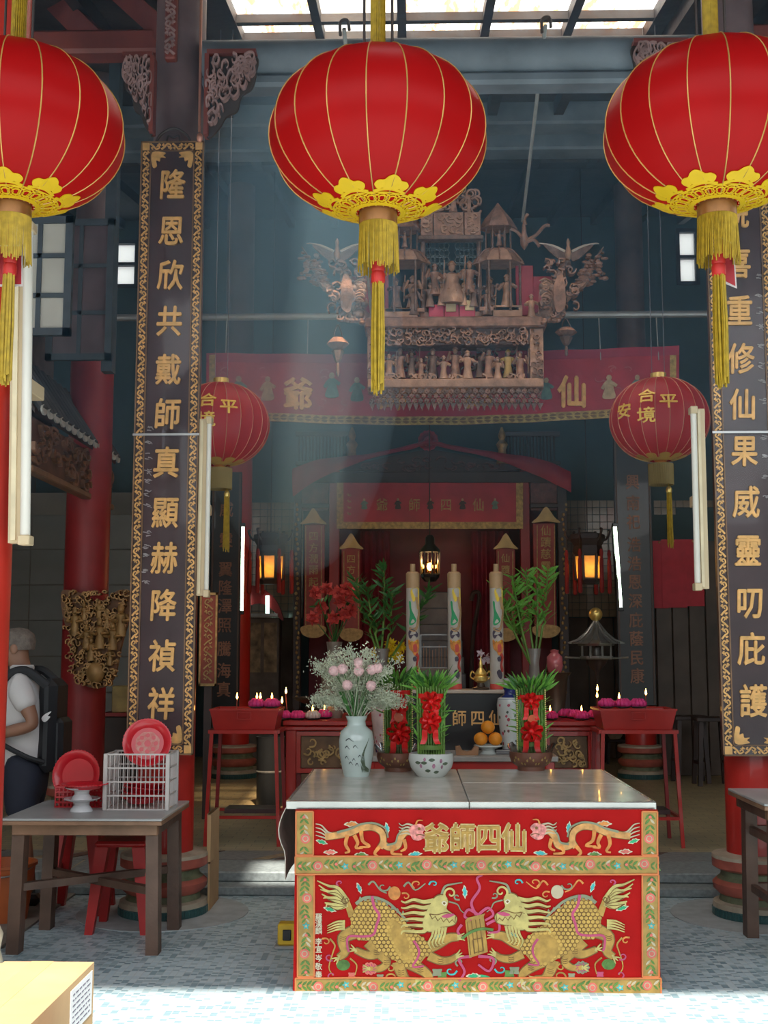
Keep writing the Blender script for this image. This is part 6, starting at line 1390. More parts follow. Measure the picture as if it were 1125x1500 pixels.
for px0, px1 in ((434, 438), (822, 829)):
    g = MB(); r = random.Random(px0)
    for k in range(40): y = 740+k*7.2; g.ball(fi(px0+(px1-px0)*r.random(), y, .05), (.018, .02, .022), 6, 4)
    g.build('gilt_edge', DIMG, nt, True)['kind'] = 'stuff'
nb(436, 692, 826, 708, .05, -.3, 'lintel', DARKW); nb(470, 676, 795, 690, .02, -.2, 'upper_lintel', DARKW)
for x0, x1 in ((441, 482), (777, 818)):
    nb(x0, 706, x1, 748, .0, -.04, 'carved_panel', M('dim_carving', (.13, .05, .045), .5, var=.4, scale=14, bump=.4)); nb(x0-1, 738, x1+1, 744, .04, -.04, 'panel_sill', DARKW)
# pediment board with pierced carving, mirror rosette, gilt figures, balusters
MB().blob([(505, 690), (560, 672), (600, 664), (628, 660), (660, 664), (700, 672), (752, 690)], fi, .0, .05, 4).build('pediment', DARKW, nt)
g = MB(); r = random.Random(6)
for k in range(34):
    x = r.uniform(530, 728); y = r.uniform(672+abs(x-629)*.1, 688); s = r.uniform(4, 8); an = r.random()*6; g.stroke([(x+s*math.cos(an+i), y+s*.6*math.sin(an+i)) for i in range(5)], fi, 2, .05, .08, 2, .8)
g.build('pediment_carving', M('dim_carving', (.13, .05, .045)), nt)['kind'] = 'stuff'
for k in range(13): a_ = 2*PI*k/13; MB().blob([(627+x*math.cos(a_)-y*math.sin(a_), 647+x*math.sin(a_)+y*math.cos(a_)) for x, y in ((5, -3), (12, -4), (15, 0), (12, 4), (5, 3))], fi, .06, .09, 3).build('rosette_petal', M('rosette_red', (.50, .04, .08), .5), nt)
MB().ball(fi(627, 650, .09), (.045, .03, .045), 14, 8).build('mirror', GOLDB, nt, True)
for px in (516, 735):
    p = at(px, 680, YN); MB().lathe([(.07, 0), (.05, .08), (.045, .16), (.07, .22), (.03, .27), (.045, .32), (.03, .37), (.01, .42)], 12, (p.x, YN-.06, p.z)).build('gilt_figure', DIMG, nt, True)
for k in range(15): nb(742+k*5, 636, 744.5+k*5, 674, -.1, -.13, 'baluster', DARKW); nb(436+k*5, 636, 438.5+k*5, 674, -.1, -.13, 'baluster', DARKW)
for x0, x1 in ((740, 822), (432, 512)): nb(x0, 630, x1, 637, -.08, -.15, 'baluster_rail', DARKW); nb(x0, 674, x1, 680, -.06, -.15, 'baluster_rail', DARKW)
# crimson drape swag
DR = M('drape_crimson', (.36, .018, .045), .5, var=.15, scale=4, sub=.15); dr = thing('altar_drape', 'crimson cloth swag arched over the inner altar', 'drape', at(630, 700, YN-.1))
tp = smooth_path([(430, 690, 0), (470, 676, 0), (540, 668, 0), (600, 655, 0), (628, 648, 0), (660, 655, 0), (720, 665, 0), (790, 676, 0), (833, 694, 0)], 8); bt = smooth_path([(431, 730, 0), (470, 704, 0), (540, 676, 0), (600, 662, 0), (628, 655, 0), (660, 662, 0), (720, 675, 0), (790, 702, 0), (834, 724, 0)], 8); m_ = len(tp)-1
def swag(u, v):
    i = min(m_, round(u*m_)); x = tp[i].x+(bt[i].x-tp[i].x)*v; y = tp[i].y+(bt[i].y-tp[i].y)*v; p = fi(x, y, .16+.03*math.sin(v*PI)+.012*math.sin(u*70+v*3)); return p
MB().grid(swag, m_, 6, (0, .006, 0)).build('cloth', DR, dr, True)
MB().ball(fi(628, 649, .13), (.06, .05, .06), 12, 8).build('knot', DR, dr, True)
for px in (436, 828): p = Vector(fi(px, 700, .14)); MB().tube([p, Vector((p.x, YN-.04, p.z))], .01, 6).build('tie', DR, dr)
# inner banner with brocade border
ib = thing('inner_banner', 'red banner with gold brocade frame hung in the inner altar', 'banner', at(630, 775, YN-.12)); fw = lambda u, v, w: fi(u, v, .10+w+.010*math.sin(u*.09))
def ibs(px0, py0, px1, py1, w, nm, mat): return MB().grid(lambda u, v: fw(px0+(px1-px0)*u, py0+(py1-py0)*v, w), 30, 4, (0, .006, 0)).build(nm, mat, ib, True)
ibs(497, 709, 764, 776, 0, 'satin', BANR); ibs(497, 766, 764, 776, .006, 'brocade_border', FLORB); ibs(494, 709, 504, 776, .006, 'brocade_border', FLORB); ibs(755, 709, 765, 776, .006, 'brocade_border', FLORB)
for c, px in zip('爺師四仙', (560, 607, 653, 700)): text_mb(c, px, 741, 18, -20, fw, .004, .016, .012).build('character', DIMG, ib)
for px, m in ((534, SAGE2), (583, DARKW), (630, DARKW), (677, DARKW), (724, SAGE2)): emb_person(ib, lambda u, v, w: fw(u, v, w), px, 738, 9, m)
for k, c in enumerate('恩光普照'): text_mb(c, 512, 727+k*9, 7, -8, fw, .004, .008, 0).build('small_mark', DIMG, ib) if False else MB().stroke([(510, 725+k*9), (512, 728+k*9), (515, 727+k*9)], fw, 2, .004, .008, 2).build('small_mark', DIMG, ib)
for px in (515, 630, 745): p = Vector(fw(px, 711, 0)); MB().tube([p, Vector((p.x, YN-.05, p.z+.02))], .008, 5).build('tie', DARKW, ib)
# four plaques with gold caps
def plaque(label, px0, px1, y0, y1, chars, wf):
    xc = (px0+px1)/2; f = lambda u, v, w: fi(u, v, wf+w); t = thing('gold_capped_plaque', label, 'plaque', Vector(fi(xc, y1, wf)), group='red plaques with gold caps in the inner altar')
    a, b, c, d = rc(px0, y0, px1, y1, YN-wf); MB().bev(a, YN-wf, b, c, YN-wf+.04, d, .006).build('board', M('plaque_red', (.30, .035, .030), .45, var=.2), t)
    w = px1-px0; MB().blob([(px0-4, y0+1), (px0+w*.12, y0-7), (xc-w*.12, y0-19), (xc, y0-22), (xc+w*.12, y0-19), (px1-w*.12, y0-7), (px1+4, y0+1), (xc, y0-1)], f, -.01, .03, 4).build('gold_cap', M('cap_gold', (.45, .32, .13), .4, .3, var=.2), t)
    for q in (px0+w*.12, px1-w*.12): MB().stroke([(q, y0+4), (q, y1-4)], f, 1.2, 0, .008, sm=False).build('gold_line', DIMG, t)
    MB().blob([(px0-3, y1-1), (xc, y1-5), (px1+3, y1-1), (px1, y1+10), (xc, y1+15), (px0, y1+10)], f, -.01, .04, 4).build('gold_foot', DIMG, t)
    for c_, y in chars: text_mb(c_, xc, y, w*.50, -w*.50, f, 0, .008, .012).build('character', DIMG, t)
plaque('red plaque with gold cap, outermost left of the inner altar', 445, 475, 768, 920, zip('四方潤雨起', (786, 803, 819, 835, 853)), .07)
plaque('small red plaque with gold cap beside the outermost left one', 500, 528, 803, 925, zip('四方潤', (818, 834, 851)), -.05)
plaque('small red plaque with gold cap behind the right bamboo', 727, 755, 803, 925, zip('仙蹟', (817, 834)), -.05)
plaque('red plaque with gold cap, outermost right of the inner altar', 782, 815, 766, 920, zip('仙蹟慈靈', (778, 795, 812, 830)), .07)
# curtains, deity steps inside the niche
cu = thing('niche_curtain', 'dark red curtain drawn at the right inside the inner altar', 'curtain', (at(718, 1040, YN+.3).x, YN+.3, zb_)); x0, z0, x1, z1 = rc(690, 780, 745, 1036, YN+.3)
MB().grid(lambda u, v: (x0+(x1-x0)*u, YN+.3+.03*math.sin(u*28), zb_+(z1-zb_)*v), 40, 4, (0, .008, 0)).build('cloth', M('curtain_red', (.20, .015, .03), .7, var=.2), cu, True)
cu = thing('niche_curtain', 'dark red curtain drawn at the left inside the inner altar', 'curtain', (at(545, 1040, YN+.3).x, YN+.3, zb_)); x0, z0, x1, z1 = rc(528, 780, 572, 1036, YN+.3)
MB().grid(lambda u, v: (x0+(x1-x0)*u, YN+.3+.03*math.sin(u*28), zb_+(z1-zb_)*v), 40, 4, (0, .008, 0)).build('cloth', M('curtain_red', (.20, .015, .03)), cu, True)
stp = thing('altar_steps', 'dark tiered steps inside the inner altar behind the candles', 'steps', (at(640, 1040, YN+.4).x, YN+.35, zb_)); SLAT = M('slate_step', (.12, .12, .13), .4, var=.2)
for k in range(7): x0, _, x1, z1 = rc(600+k*2, 1010-k*24, 684-k*2, 1030, YN+.2); MB().bev(x0, YN+.10+k*.06, zb_, x1, YN+.56, z1, .01).build('step', SLAT, stp)
for px in (598, 690):
    g = smooth_path([Vector(at(px, 1000, YN+.06)), Vector(at(px+3, 930, YN+.06)), Vector(at(px+12, 875, YN+.06)), Vector(at(px+4, 868, YN+.06)), Vector(at(px, 880, YN+.06))], 6); g[0].z = zb_; MB().tube(g, .025, 8).build('scroll_post', DARKW, stp, True)
# central hanging lamp
def lamp_light(c, e, col=(1, .55, .2), r=.03):
    d = bpy.data.lights.new('bulb_light', 'POINT'); d.energy = e; d.color = col; d.shadow_soft_size = r; o = bpy.data.objects.new('bulb_light', d); COL.objects.link(o); o.location = c; return o
BULB = M('warm_bulb', (1, .8, .4), .4, var=0, emit=(1, .55, .15), es=22); AMB = M('amber_glass', (.55, .36, .12), .3, var=.2, scale=20, sub=.4, emit=(1, .5, .12), es=.06)
Y = 7.4; s = Y/F_PX; p = at(630, 850, Y); t = thing('altar_lantern', 'black metal hanging lantern with a warm bulb before the inner altar', 'hanging lamp', p); zz = lambda y: at(630, y, Y).z
MB().tube([(p.x, Y, zz(784)), (p.x, Y, zr(Y))], .006, 5).build('chain', WOODD, t)
MB().lathe([(4*s, zz(784)), (7*s, zz(788)), (7*s, zz(797)), (15*s, zz(806)), (15.5*s, zz(809))], 16, (p.x, Y, 0), cap=True).build('hood', BLACKL, t, True)
MB().lathe([(8*s, zz(852)), (13*s, zz(846)), (14*s, zz(842)), (13*s, zz(840))], 8, (p.x, Y, 0)).build('base', BLACKL, t)
for k in range(8): a_ = 2*PI*k/8+.2; MB().tube([(p.x+14*s*math.cos(a_), Y+14*s*math.sin(a_), zz(842)), (p.x+15*s*math.cos(a_), Y+15*s*math.sin(a_), zz(808))], .008, 5).build('cage_bar', BLACKL, t)
MB().ball((p.x, Y, zz(830)), (.030, .030, .038), 12, 8).build('bulb', BULB, t, True); MB().lathe([(11*s, zz(841)), (11.5*s, zz(822))], 16, (p.x, Y, 0), cap=False).build('glass', glass_mat('amber_pane', (1, .75, .4), .2), t); o = lamp_light((p.x, Y-.06, zz(822)), 8.0); o.parent = t; o.location -= t.location
# palace lanterns
def palace(px, label):
    Y = 7.7; s = Y/F_PX; p = at(px, 862, Y); t = thing('palace_lantern', label, 'lantern', p, group='black wooden palace lanterns with red tassels'); zz = lambda y: at(px, y, Y).z; x = p.x; A = PI/6
    MB().tube([(x, Y, zz(782)), (x, Y, zr(Y))], .005, 5).build('chain', WOODD, t)
    MB().lathe([(20*s, zz(800)), (26*s, zz(790)), (25*s, zz(783)), (10*s, zz(780))], 6, (x, Y, 0)).build('eave', DARKW, t)
    MB().lathe([(20*s, zz(815)), (22*s, zz(808)), (21*s, zz(800))], 6, (x, Y, 0)).build('upper_frame', DARKW, t); MB().lathe([(15*s, zz(856)), (18*s, zz(850)), (17*s, zz(846))], 6, (x, Y, 0)).build('lower_frame', DARKW, t)
    for k in range(6):
        a_ = PI/3*k; c, n = math.cos(a_), math.sin(a_); MB().tube([(x+18*s*c, Y+18*s*n, zz(850)), (x+20*s*c, Y+20*s*n, zz(812))], .016, 6).build('post', DARKW, t)
        MB().tube(smooth_path([(x+24*s*c, Y+24*s*n, zz(792)), (x+29*s*c, Y+29*s*n, zz(788)), (x+33*s*c, Y+33*s*n, zz(778)), (x+30*s*c, Y+30*s*n, zz(777))], 4), .012, 6).build('dragon_finial', DARKW, t, True)
        b_ = a_+PI/3; MB().add([(x+17.5*s*c, Y+17.5*s*n, zz(848)), (x+17.5*s*math.cos(b_), Y+17.5*s*math.sin(b_), zz(848)), (x+19*s*math.cos(b_), Y+19*s*math.sin(b_), zz(814)), (x+19*s*c, Y+19*s*n, zz(814))], [(0, 1, 2, 3)]).build('glass_pane', AMB, t)
        o = MB().lathe([(.012, zz(806)), (.02, zz(812)), (.012, zz(818)), (.02, zz(822)), (.022, zz(868)), (.01, zz(870))], 8, (x+31*s*c, Y+31*s*n, 0)).build('red_tassel', M('tassel_red', (.30, .02, .02), .7), t, True); MB().tube([(x+31*s*c, Y+31*s*n, zz(806)), (x+31*s*c, Y+31*s*n, zz(782))], .004, 4).build('cord', DARKW, o)
    MB().ball((x, Y, zz(834)), (.035, .035, .045), 12, 8).build('bulb', BULB, t, True); o = lamp_light((x, Y, zz(834)), 22.0); o.parent = t; o.location -= t.location
palace(396, 'black palace lantern with a warm bulb left of the inner altar'); palace(862, 'black palace lantern with a warm bulb above the silver pavilion lamp')
# silver pavilion lamp
Y = 6.9; s = Y/F_PX; p = at(874, 972, Y); t = thing('pavilion_lamp', 'silver pavilion-shaped lamp with a brass ball on its curved roof', 'lamp', p); zz = lambda y: at(874, y, Y).z; x = p.x; SIL = M('dull_silver', (.42, .42, .40), .3, .8, var=.2)
MB().ball((x, Y, zz(900)), (10*s, 10*s, 10*s), 20, 12).build('brass_ball', GOLDB, t, True)
rf = [(42*s, zz(943)), (28*s, zz(938)), (16*s, zz(928)), (8*s, zz(918)), (3.5*s, zz(912)), (2.5*s, zz(909))]
o = MB().lathe(rf, 8, (x, Y, 0), cap=False).build('roof', SIL, t)
for k in range(16): a_ = 2*PI*k/16; MB().tube([(x+r_*math.cos(a_)*.97, Y+r_*math.sin(a_)*.97, z_+.006) for r_, z_ in rf], .008, 5).build('roof_rib', SIL, o, True)
MB().lathe([(22*s, zz(966)), (24*s, zz(964)), (24*s, zz(961)), (.01, zz(961))], 8, (x, Y, 0)).build('gallery_floor', SIL, t); MB().lathe([(26*s, zz(946)), (27*s, zz(943)), (.01, zz(943))], 8, (x, Y, 0)).build('ceiling_ring', SIL, t)
for k in range(8): a_ = 2*PI*k/8+.2; MB().tube([(x+22*s*math.cos(a_), Y+22*s*math.sin(a_), zz(964)), (x+22*s*math.cos(a_), Y+22*s*math.sin(a_), zz(944))], .008, 5).build('post', SIL, t)
MB().lathe([(5*s, zz(962)), (7*s, zz(955)), (5*s, zz(948)), (.01, zz(946))], 12, (x, Y, 0)).build('oil_cup', PEW, t, True)
for sx in (-1, 1): MB().tube([(x+sx*24*s, Y, zz(964)), (x+sx*46*s, Y, zz(963))], .010, 6).build('side_bar', SIL, t)
MB().lathe([(22*s, FH), (22*s, FH+.05), (4*s, FH+.08), (3*s, zz(985)), (14*s, zz(972)), (16*s, zz(966))], 16, (x, Y, 0)).build('pedestal', DARKW, t, True)
# red notices on a dark screen at the right, left hall screen, furniture in the dim back
Y = 8.3; x0, z0, x1, z1 = rc(962, 792, 1060, 1130, Y); t = thing('folding_screen', 'dark wooden folding screen at the back right under the red notices', 'screen', ((x0+x1)/2, Y+.03, FH))
k = 4; w = (x1-x0)/k
for i in range(k): MB().bev(x0+i*w+.005, Y+.01, FH, x0+(i+1)*w-.005, Y+.05, z1, .006).build('screen_panel', M('dim_panel', (.10, .07, .05)), t)
for i, (a, b, y0, y1, lb) in enumerate(((956, 978, 792, 891, 'red paper notice, leftmost of three on the dark screen'), (970, 1006, 790, 890, 'red paper notice, middle of three on the dark screen'), (1002, 1031, 790, 888, 'red paper notice, rightmost of three on the dark screen'))):
    Yp = Y-.012*(1 if i != 1 else 2); a, b_, c, d = rc(a, y0, b, y1, Yp); t = thing('paper_notice', lb, 'paper', ((a+c)/2, Yp, b_), group='red paper notices')
    MB().grid(lambda u, v: (a+(c-a)*u, Yp-.006*math.sin(v*PI)*u, b_+(d-b_)*v), 4, 6, (0, .003, 0)).build('sheet', M('notice_red', (.62, .035, .055), .6, var=.1), t, True); MB().ball(((a+c)/2, Yp-.006, d-.02), .012, 8, 5).build('pin', GOLD, t)
for px, py, lb in ((1012, 1146, 'dark wooden stool in the back right corner, nearer the screen'), (1044, 1150, 'dark wooden stool in the back right, half behind the column')):
    p = on(px, py, FH); x, y = p.x, p.y; t = thing('wooden_stool', lb, 'stool', (x, y, FH), group='dark wooden stools in the back')
    MB().bev(-.17, -.15, .62, .17, .15, .66, .006).build('seat', DARKW, t, local=True)
    for sx in (-1, 1):
        for sy in (-1, 1): MB().bar((sx*.15, sy*.13, 0), (sx*.12, sy*.10, .62), .04).build('leg', DARKW, t, local=True)
        MB().bar((sx*.14, -.12, .22), (sx*.14, .12, .22), .03).build('stretcher', DARKW, t, local=True)
p = on(391, 1185, FH); t = thing('waste_drum', 'black round drum on the hall floor behind the left tray stand', 'drum', (p.x, p.y+.13, FH))
MB().lathe([(.11, 0), (.115, .02), (.12, .56), (.125, .58), (.11, .58), (.105, .1)], 24, cap=True).build('drum', M('black_plastic', (.02, .024, .03), .4), t, True, local=True); MB().lathe([(.121, .28), (.124, .29), (.121, .30)], 24, cap=False).build('hoop', M('hoop_grey', (.12, .13, .14), .4), t, local=True)
p = on(902, 1118, FH); t = thing('ceramic_jar', 'pale ceramic jar on a small stand behind the right tray stand', 'jar', (p.x, p.y, FH)); MB().lathe([(.06, .28), (.13, .40), (.14, .5), (.10, .56), (.11, .58)], 20, cap=False).build('jar', M('pale_ceramic', (.45, .40, .30), .3), t, True, local=True)
MB().bev(-.11, -.11, .25, .11, .11, .28, .005).build('stand_top', DARKW, t, local=True)
for sx in (-1, 1):
    for sy in (-1, 1): MB().bar((sx*.11, sy*.11, 0), (sx*.08, sy*.08, .25), .03).build('stand_leg', DARKW, t, local=True)
# left back: red arched board, framed picture cabinet, shelf tubes, red hanging couplet strip
Y = 8.9; fl_ = pxfn(Y); t = thing('picture_cabinet', 'glass picture cabinet with a red arched top at the back left', 'cabinet', (at(382, 1100, Y).x, Y+.1, FH))
a, b, c, d = rc(357, 905, 408, 1100, Y); MB().bev(a, Y, FH, c, Y+.25, d, .01).build('body', M('cabinet_dim', (.13, .10, .08), .5, var=.3), t)
MB().blob([(352, 870), (365, 858), (385, 862), (405, 880), (415, 905), (412, 908), (398, 892), (380, 884), (356, 888)], fl_, .02, .08, 4).build('red_arch', REDD, t)
for px0, px1 in ((365, 381), (386, 405)):
    o = nb; a, b, c, d = rc(px0, 912, px1, 985, Y); MB().box(a, Y-.012, b, c, Y, d).build('picture_pane', M('dim_picture', (.24, .17, .09), .4, var=.6, scale=9), t)
for px in (362, 390): p0 = at(px, 872, Y-.1); p1 = at(px, 900, Y-.1); MB().tube([p0, p1], .022, 8).build('small_tube', M('dim_lit_tube', (.6, .9, .8), .4, var=0, emit=(.6, 1, .85), es=2.2), t, True)
MB().box(*[at(355, 900, Y).x, Y-.14, at(355, 903, Y).z], *[at(408, 900, Y).x, Y, at(355, 899, Y).z]).build('shelf', SIL, t)
Y = 6.1; a, b, c, d = rc(292, 868, 318, 1005, Y); t = thing('red_couplet_strip', 'narrow red couplet strip with gold marks between the left board and inner column', 'sign board', ((a+c)/2, Y, b)); MB().bev(a, Y, b, c, Y+.025, d, .005).build('board', M('strip_red', (.26, .05, .03), .5, var=.2), t)
g = MB(); scroll_band(g, front(Y), a+.03, b+.04, c-.03, d-.04, .012, 0, .006, .09); g.build('gold_marks', DIMG, t)['kind'] = 'stuff'
for q in ((a, b, c, b+.02), (a, d-.02, c, d), (a, b, a+.015, d), (c-.015, b, c, d)): MB().box(q[0], Y-.008, q[1], q[2], Y, q[3]).build('frame_strip', DIMG, t)
MB().box((a+c)/2-.03, Y+.02, FH, (a+c)/2+.03, Y+.06, d-.1).build('post', DARKW, t)
# ================================================================== side tables, dishes, boxes, left-hand structures, the visitor
OAK = M('worn_table_wood', (.105, .06, .042), .5, var=.35, scale=5, bump=.2); OAKL = M('worn_table_edge', (.22, .12, .07), .5, var=.3, scale=6); FORM = M('grey_laminate', (.36, .37, .37), .35, var=.12, scale=6)
def wood_table(label, x0, x1, y0, y1, zt, cross=True, ins=.03):
    t = thing('wooden_table', label, 'table', ((x0+x1)/2, (y0+y1)/2, 0))
    MB().bev(x0-.03, y0-.04, zt-.012, x1+.03, y1+.03, zt, .003).build('laminate_top', FORM, t); MB().bev(x0-.03, y0-.04, zt-.032, x1+.03, y1+.03, zt-.012, .003).build('edge_board', OAKL, t)
    MB().bev(x0, y0-.005, zt-.085, x1, y0+.025, zt-.032, .004).build('apron', OAKL, t); MB().bev(x0, y1-.025, zt-.085, x1, y1+.005, zt-.032, .004).build('apron', OAK, t)
    for x in (x0, x1-.03): MB().bev(x, y0+.025, zt-.085, x+.03, y1-.025, zt-.032, .004).build('apron', OAK, t)
    for x, sx in ((x0+ins, -1), (x1-ins, 1)):
        for y in (y0+.03, y1-.03): MB().bar((x+sx*.012, y, 0), (x, y, zt-.033), .058, .052).build('leg', OAK, t)
    a, b, c, d = (x0+ins, y0+.03), (x1-ins, y0+.03), (x1-ins, y1-.03), (x0+ins, y1-.03)
    if cross:
        for p, q, z in ((a, c, .30), (b, d, .285), (a, c, .56), (b, d, .575)): MB().bar((*p, z), (*q, z), .03, .035).build('cross_rail', OAK, t)
    else:
        for p, q in ((a, b), (b, c), (c, d), (d, a)):
            for z in (.24, .52): MB().bar((*p, z), (*q, z), .028, .036).build('rail', OAK, t)
    return t
zw = at(228, 1199, 3.65).z
wood_table('worn wooden table with grey top holding red plates and a crate at the left', -1.88, -1.19, 3.68, 4.06, zw)
p = on(1096, 1346, 0); zw2 = at(1067, 1156, 4.0).z; xt = at(1067, 1156, 4.02).x
wood_table('dark wooden table with grey top at the right edge before the column', xt+.03, xt+.95, 3.66, 4.0, zw2, False, .05)
# plastic crate with red plates
RPL = M('red_plastic', (.52, .012, .022), .28, var=.08, scale=8, coat=.2); CRT = M('white_plastic', (.58, .54, .52), .4, var=.06, sub=.1); WCH = M('white_china', (.62, .62, .64), .2, coat=.3, var=.05); PRT = M('plate_print', (.60, .30, .25), .45, c2=(.50, .10, .09), scale=70)
x0, z0, x1, z1 = rc(151, 1106, 243, 1172, 3.80); y0 = 3.80; y1 = 4.02; h = at(200, 1105, 3.80).z-zw
cr = thing('plastic_crate', 'white plastic grid crate holding red plates on the wooden table', 'crate', ((x0+x1)/2, (y0+y1)/2, zw))
MB().bev(x0, y0, zw, x1, y1, zw+.006, .002).build('base', CRT, cr)
for x in (x0, x1):
    for y in (y0, y1): MB().bev(x-.010, y-.010, zw, x+.010, y+.010, zw+h, .003).build('corner_post', CRT, cr)
for y in (y0, y1):
    for i in range(5): z = zw+.004+(h-.008)*i/4; MB().bev(x0, y-.003, z-.004, x1, y+.003, z+.004, .001).build('rail', CRT, cr)
    for i in range(1, 14): x = x0+(x1-x0)*i/14; MB().box(x-.0016, y-.002, zw, x+.0016, y+.002, zw+h).build('bar', CRT, cr)
for x in (x0, x1):
    for i in range(5): z = zw+.004+(h-.008)*i/4; MB().bev(x-.003, y0, z-.004, x+.003, y1, z+.004, .001).build('rail', CRT, cr)
    for i in range(1, 9): y = y0+(y1-y0)*i/9; MB().box(x-.002, y-.0016, zw, x+.002, y+.0016, zw+h).build('bar', CRT, cr)
def plate(label, c, R, tilt, rz, deep=.03, emblem=True, group='round red plastic plates'):
    t = thing('red_plate', label, 'plate', c, group=group); t.rotation_euler = (tilt, 0, rz)
    MB().lathe([(.001, 0), (R*.68, 0), (R*.80, deep*.7), (R, deep), (R*1.005, deep+.004), (R*.97, deep+.004), (R*.79, deep*.8), (R*.67, .006), (.001, .006)], 40).build('dish', RPL, t, True, local=True)
    e = MB(); 
    for k in range(44): a = 2*PI*k/44; e.ball((R*math.cos(a), R*math.sin(a), deep+.002), R*.035, 5, 4)
    e.build('beaded_rim', RPL, t, True, local=True)
    if emblem:
        f = lambda u, v, w: (u, v, .006+w); g = MB().blob([(R*.52*math.cos(q*PI/8)*(1 if q % 2 else .93), R*.52*math.sin(q*PI/8)*(1 if q % 2 else .93)) for q in range(16)], f, 0, .001, 2).build('printed_medallion', PRT, t, local=True)
        m = MB()
        for k in range(8): a = 2*PI*k/8; m.blob([(R*.34*math.cos(a)+R*.10*math.cos(q*PI/2+a), R*.34*math.sin(a)+R*.10*math.sin(q*PI/2+a)) for q in range(4)], f, .001, .002, 2)
        m.blob([(R*.14*math.cos(q*PI/3), R*.14*math.sin(q*PI/3)) for q in range(6)], f, .001, .002, 2); m.build('red_print', RPL, g, local=True)['kind'] = 'stuff'
sc = 3.85/F_PX
p = at(215, 1090, 3.88); plate('red plate with a pale medallion leaning up out of the white crate', (p.x, 3.90, p.z), 35*sc, math.radians(72), .12)
for i in range(4): plate('red plate in the flat pile inside the white crate', ((x0+x1)/2+.005*i, (y0+y1)/2+.02, zw+.03+i*.018), 33*sc*.92, math.radians(6), i, .03, False)
# red basket with plate standing in it
xb0, zb0, xb1, zb1 = rc(79, 1140, 149, 1170, 3.88); yb0 = 3.91; yb1 = 4.05; hb = .10; bk_ = thing('red_basket', 'red plastic basket with punched sides behind the white stem dishes', 'basket', ((xb0+xb1)/2, (yb0+yb1)/2, zw))
MB().bev(xb0, yb0, zw, xb1, yb1, zw+.006, .002).build('base', RPL, bk_)
for y in (yb0, yb1):
    for i in range(5): z = zw+hb*i/4; MB().bev(xb0, y-.003, z-.005, xb1, y+.003, z+.005, .001).build('rail', RPL, bk_)
    for i in range(13): x = xb0+(xb1-xb0)*i/12; MB().box(x-.0035, y-.002, zw, x+.0035, y+.002, zw+hb).build('bar', RPL, bk_)
for x in (xb0, xb1):
    for i in range(5): z = zw+hb*i/4; MB().bev(x-.003, yb0, z-.005, x+.003, yb1, z+.005, .001).build('rail', RPL, bk_)
p = at(115, 1124, 3.95); plate('darker red plate with a faint emblem standing in the red basket', (p.x, 3.99, zw+.15), 36*sc, math.radians(80), -.1, emblem=False)
# white stem dishes, with a red saucer on top
def stem_dish(label, c, R, h):
    t = thing('stem_dish', label, 'dish', c, group='white stem dishes'); MB().lathe([(R*.62, 0), (R*.60, h*.12), (R*.42, h*.45), (R*.45, h*.7), (R*.95, h*.92), (R, h), (R*.9, h*.97), (R*.3, h*.8), (.001, h*.78)], 36).build('dish', WCH, t, True, local=True); MB().lathe([(R*.985, h*.98), (R*1.01, h*1.0), (R*.985, h*1.02)], 36, cap=False).build('rim', WCH, t, True, local=True)
p = at(115, 1176, 3.78); c = (p.x, 3.78, zw); R = 27*3.75/F_PX
stem_dish('white stem dish at the bottom of the stack on the wooden table', c, R, .062); stem_dish('white stem dish stacked on the lower one', (c[0], c[1], zw+.055), R*.92, .060)
plate('small red saucer lying on top of the white stem dishes', (c[0]+.01, c[1], zw+.108), R*1.25, 0, 0, .02, False, group='red saucers')
# stools, bucket and cartons
PLR = M('stool_red', (.42, .02, .02), .4, var=.1)
for px, py, lb in ((102, 1345, 'red plastic stool under the wooden table, nearer the bucket'), (168, 1372, 'red plastic stool under the wooden table, nearer the column')):
    p = on(px, py, 0); t = thing('plastic_stool', lb, 'stool', (p.x, p.y+.12, 0), group='red plastic stools under the table'); MB().bev(-.13, -.13, .42, .13, .13, .45, .012).build('seat', PLR, t, local=True)
    for sx in (-1, 1):
        for sy in (-1, 1): MB().add([(sx*.16, sy*.16, 0), (sx*.12, sy*.16, 0), (sx*.12, sy*.12, 0), (sx*.16, sy*.12, 0), (sx*.125, sy*.125, .42), (sx*.06, sy*.125, .42), (sx*.06, sy*.06, .42), (sx*.125, sy*.06, .42)], [(3,2,1,0), (4,5,6,7), (0,1,5,4), (1,2,6,5), (2,3,7,6), (3,0,4,7)]).build('leg', PLR, t, local=True)
        MB().box(sx*.13-.006, -.1, .2, sx*.13+.006, .1, .24).build('brace', PLR, t, local=True)
p = on(22, 1337, .01); t = thing('bucket', 'orange-brown plastic bucket at the left under the wooden table', 'bucket', (p.x-.02, p.y-.10, .012)); OB = M('orange_plastic', (.42, .10, .025), .45, var=.12)
MB().lathe([(.13, 0), (.165, .27), (.175, .275), (.175, .29), (.158, .29), (.125, .012), (.001, .012)], 36).build('body', OB, t, True, local=True); MB().tube(smooth_path([(.172, 0, .28), (.12, -.13, .25), (0, -.185, .24), (-.12, -.13, .25), (-.172, 0, .28)], 6), .005, 6).build('handle', PEW, t, True, local=True)
CARD = M('cardboard', (.50, .32, .16), .8, var=.12, scale=4); TAPE = M('packing_tape', (.62, .42, .20), .3, var=.05)
def carton(label, x0, y0, z0, x1, y1, z1, gap=.006, tilt=0):
    t = thing('cardboard_box', label, 'box', ((x0+x1)/2, (y0+y1)/2, z0)); MB().box(x0, y0, z0, x1, y1, z1-.006).build('carton', CARD, t); ym = (x0+x1)/2
    MB().box(x0, y0, z1-.006, ym-gap, y1, z1).build('top_flap', CARD, t); MB().box(ym+gap, y0, z1-.006, x1, y1, z1).build('top_flap', CARD, t); return t
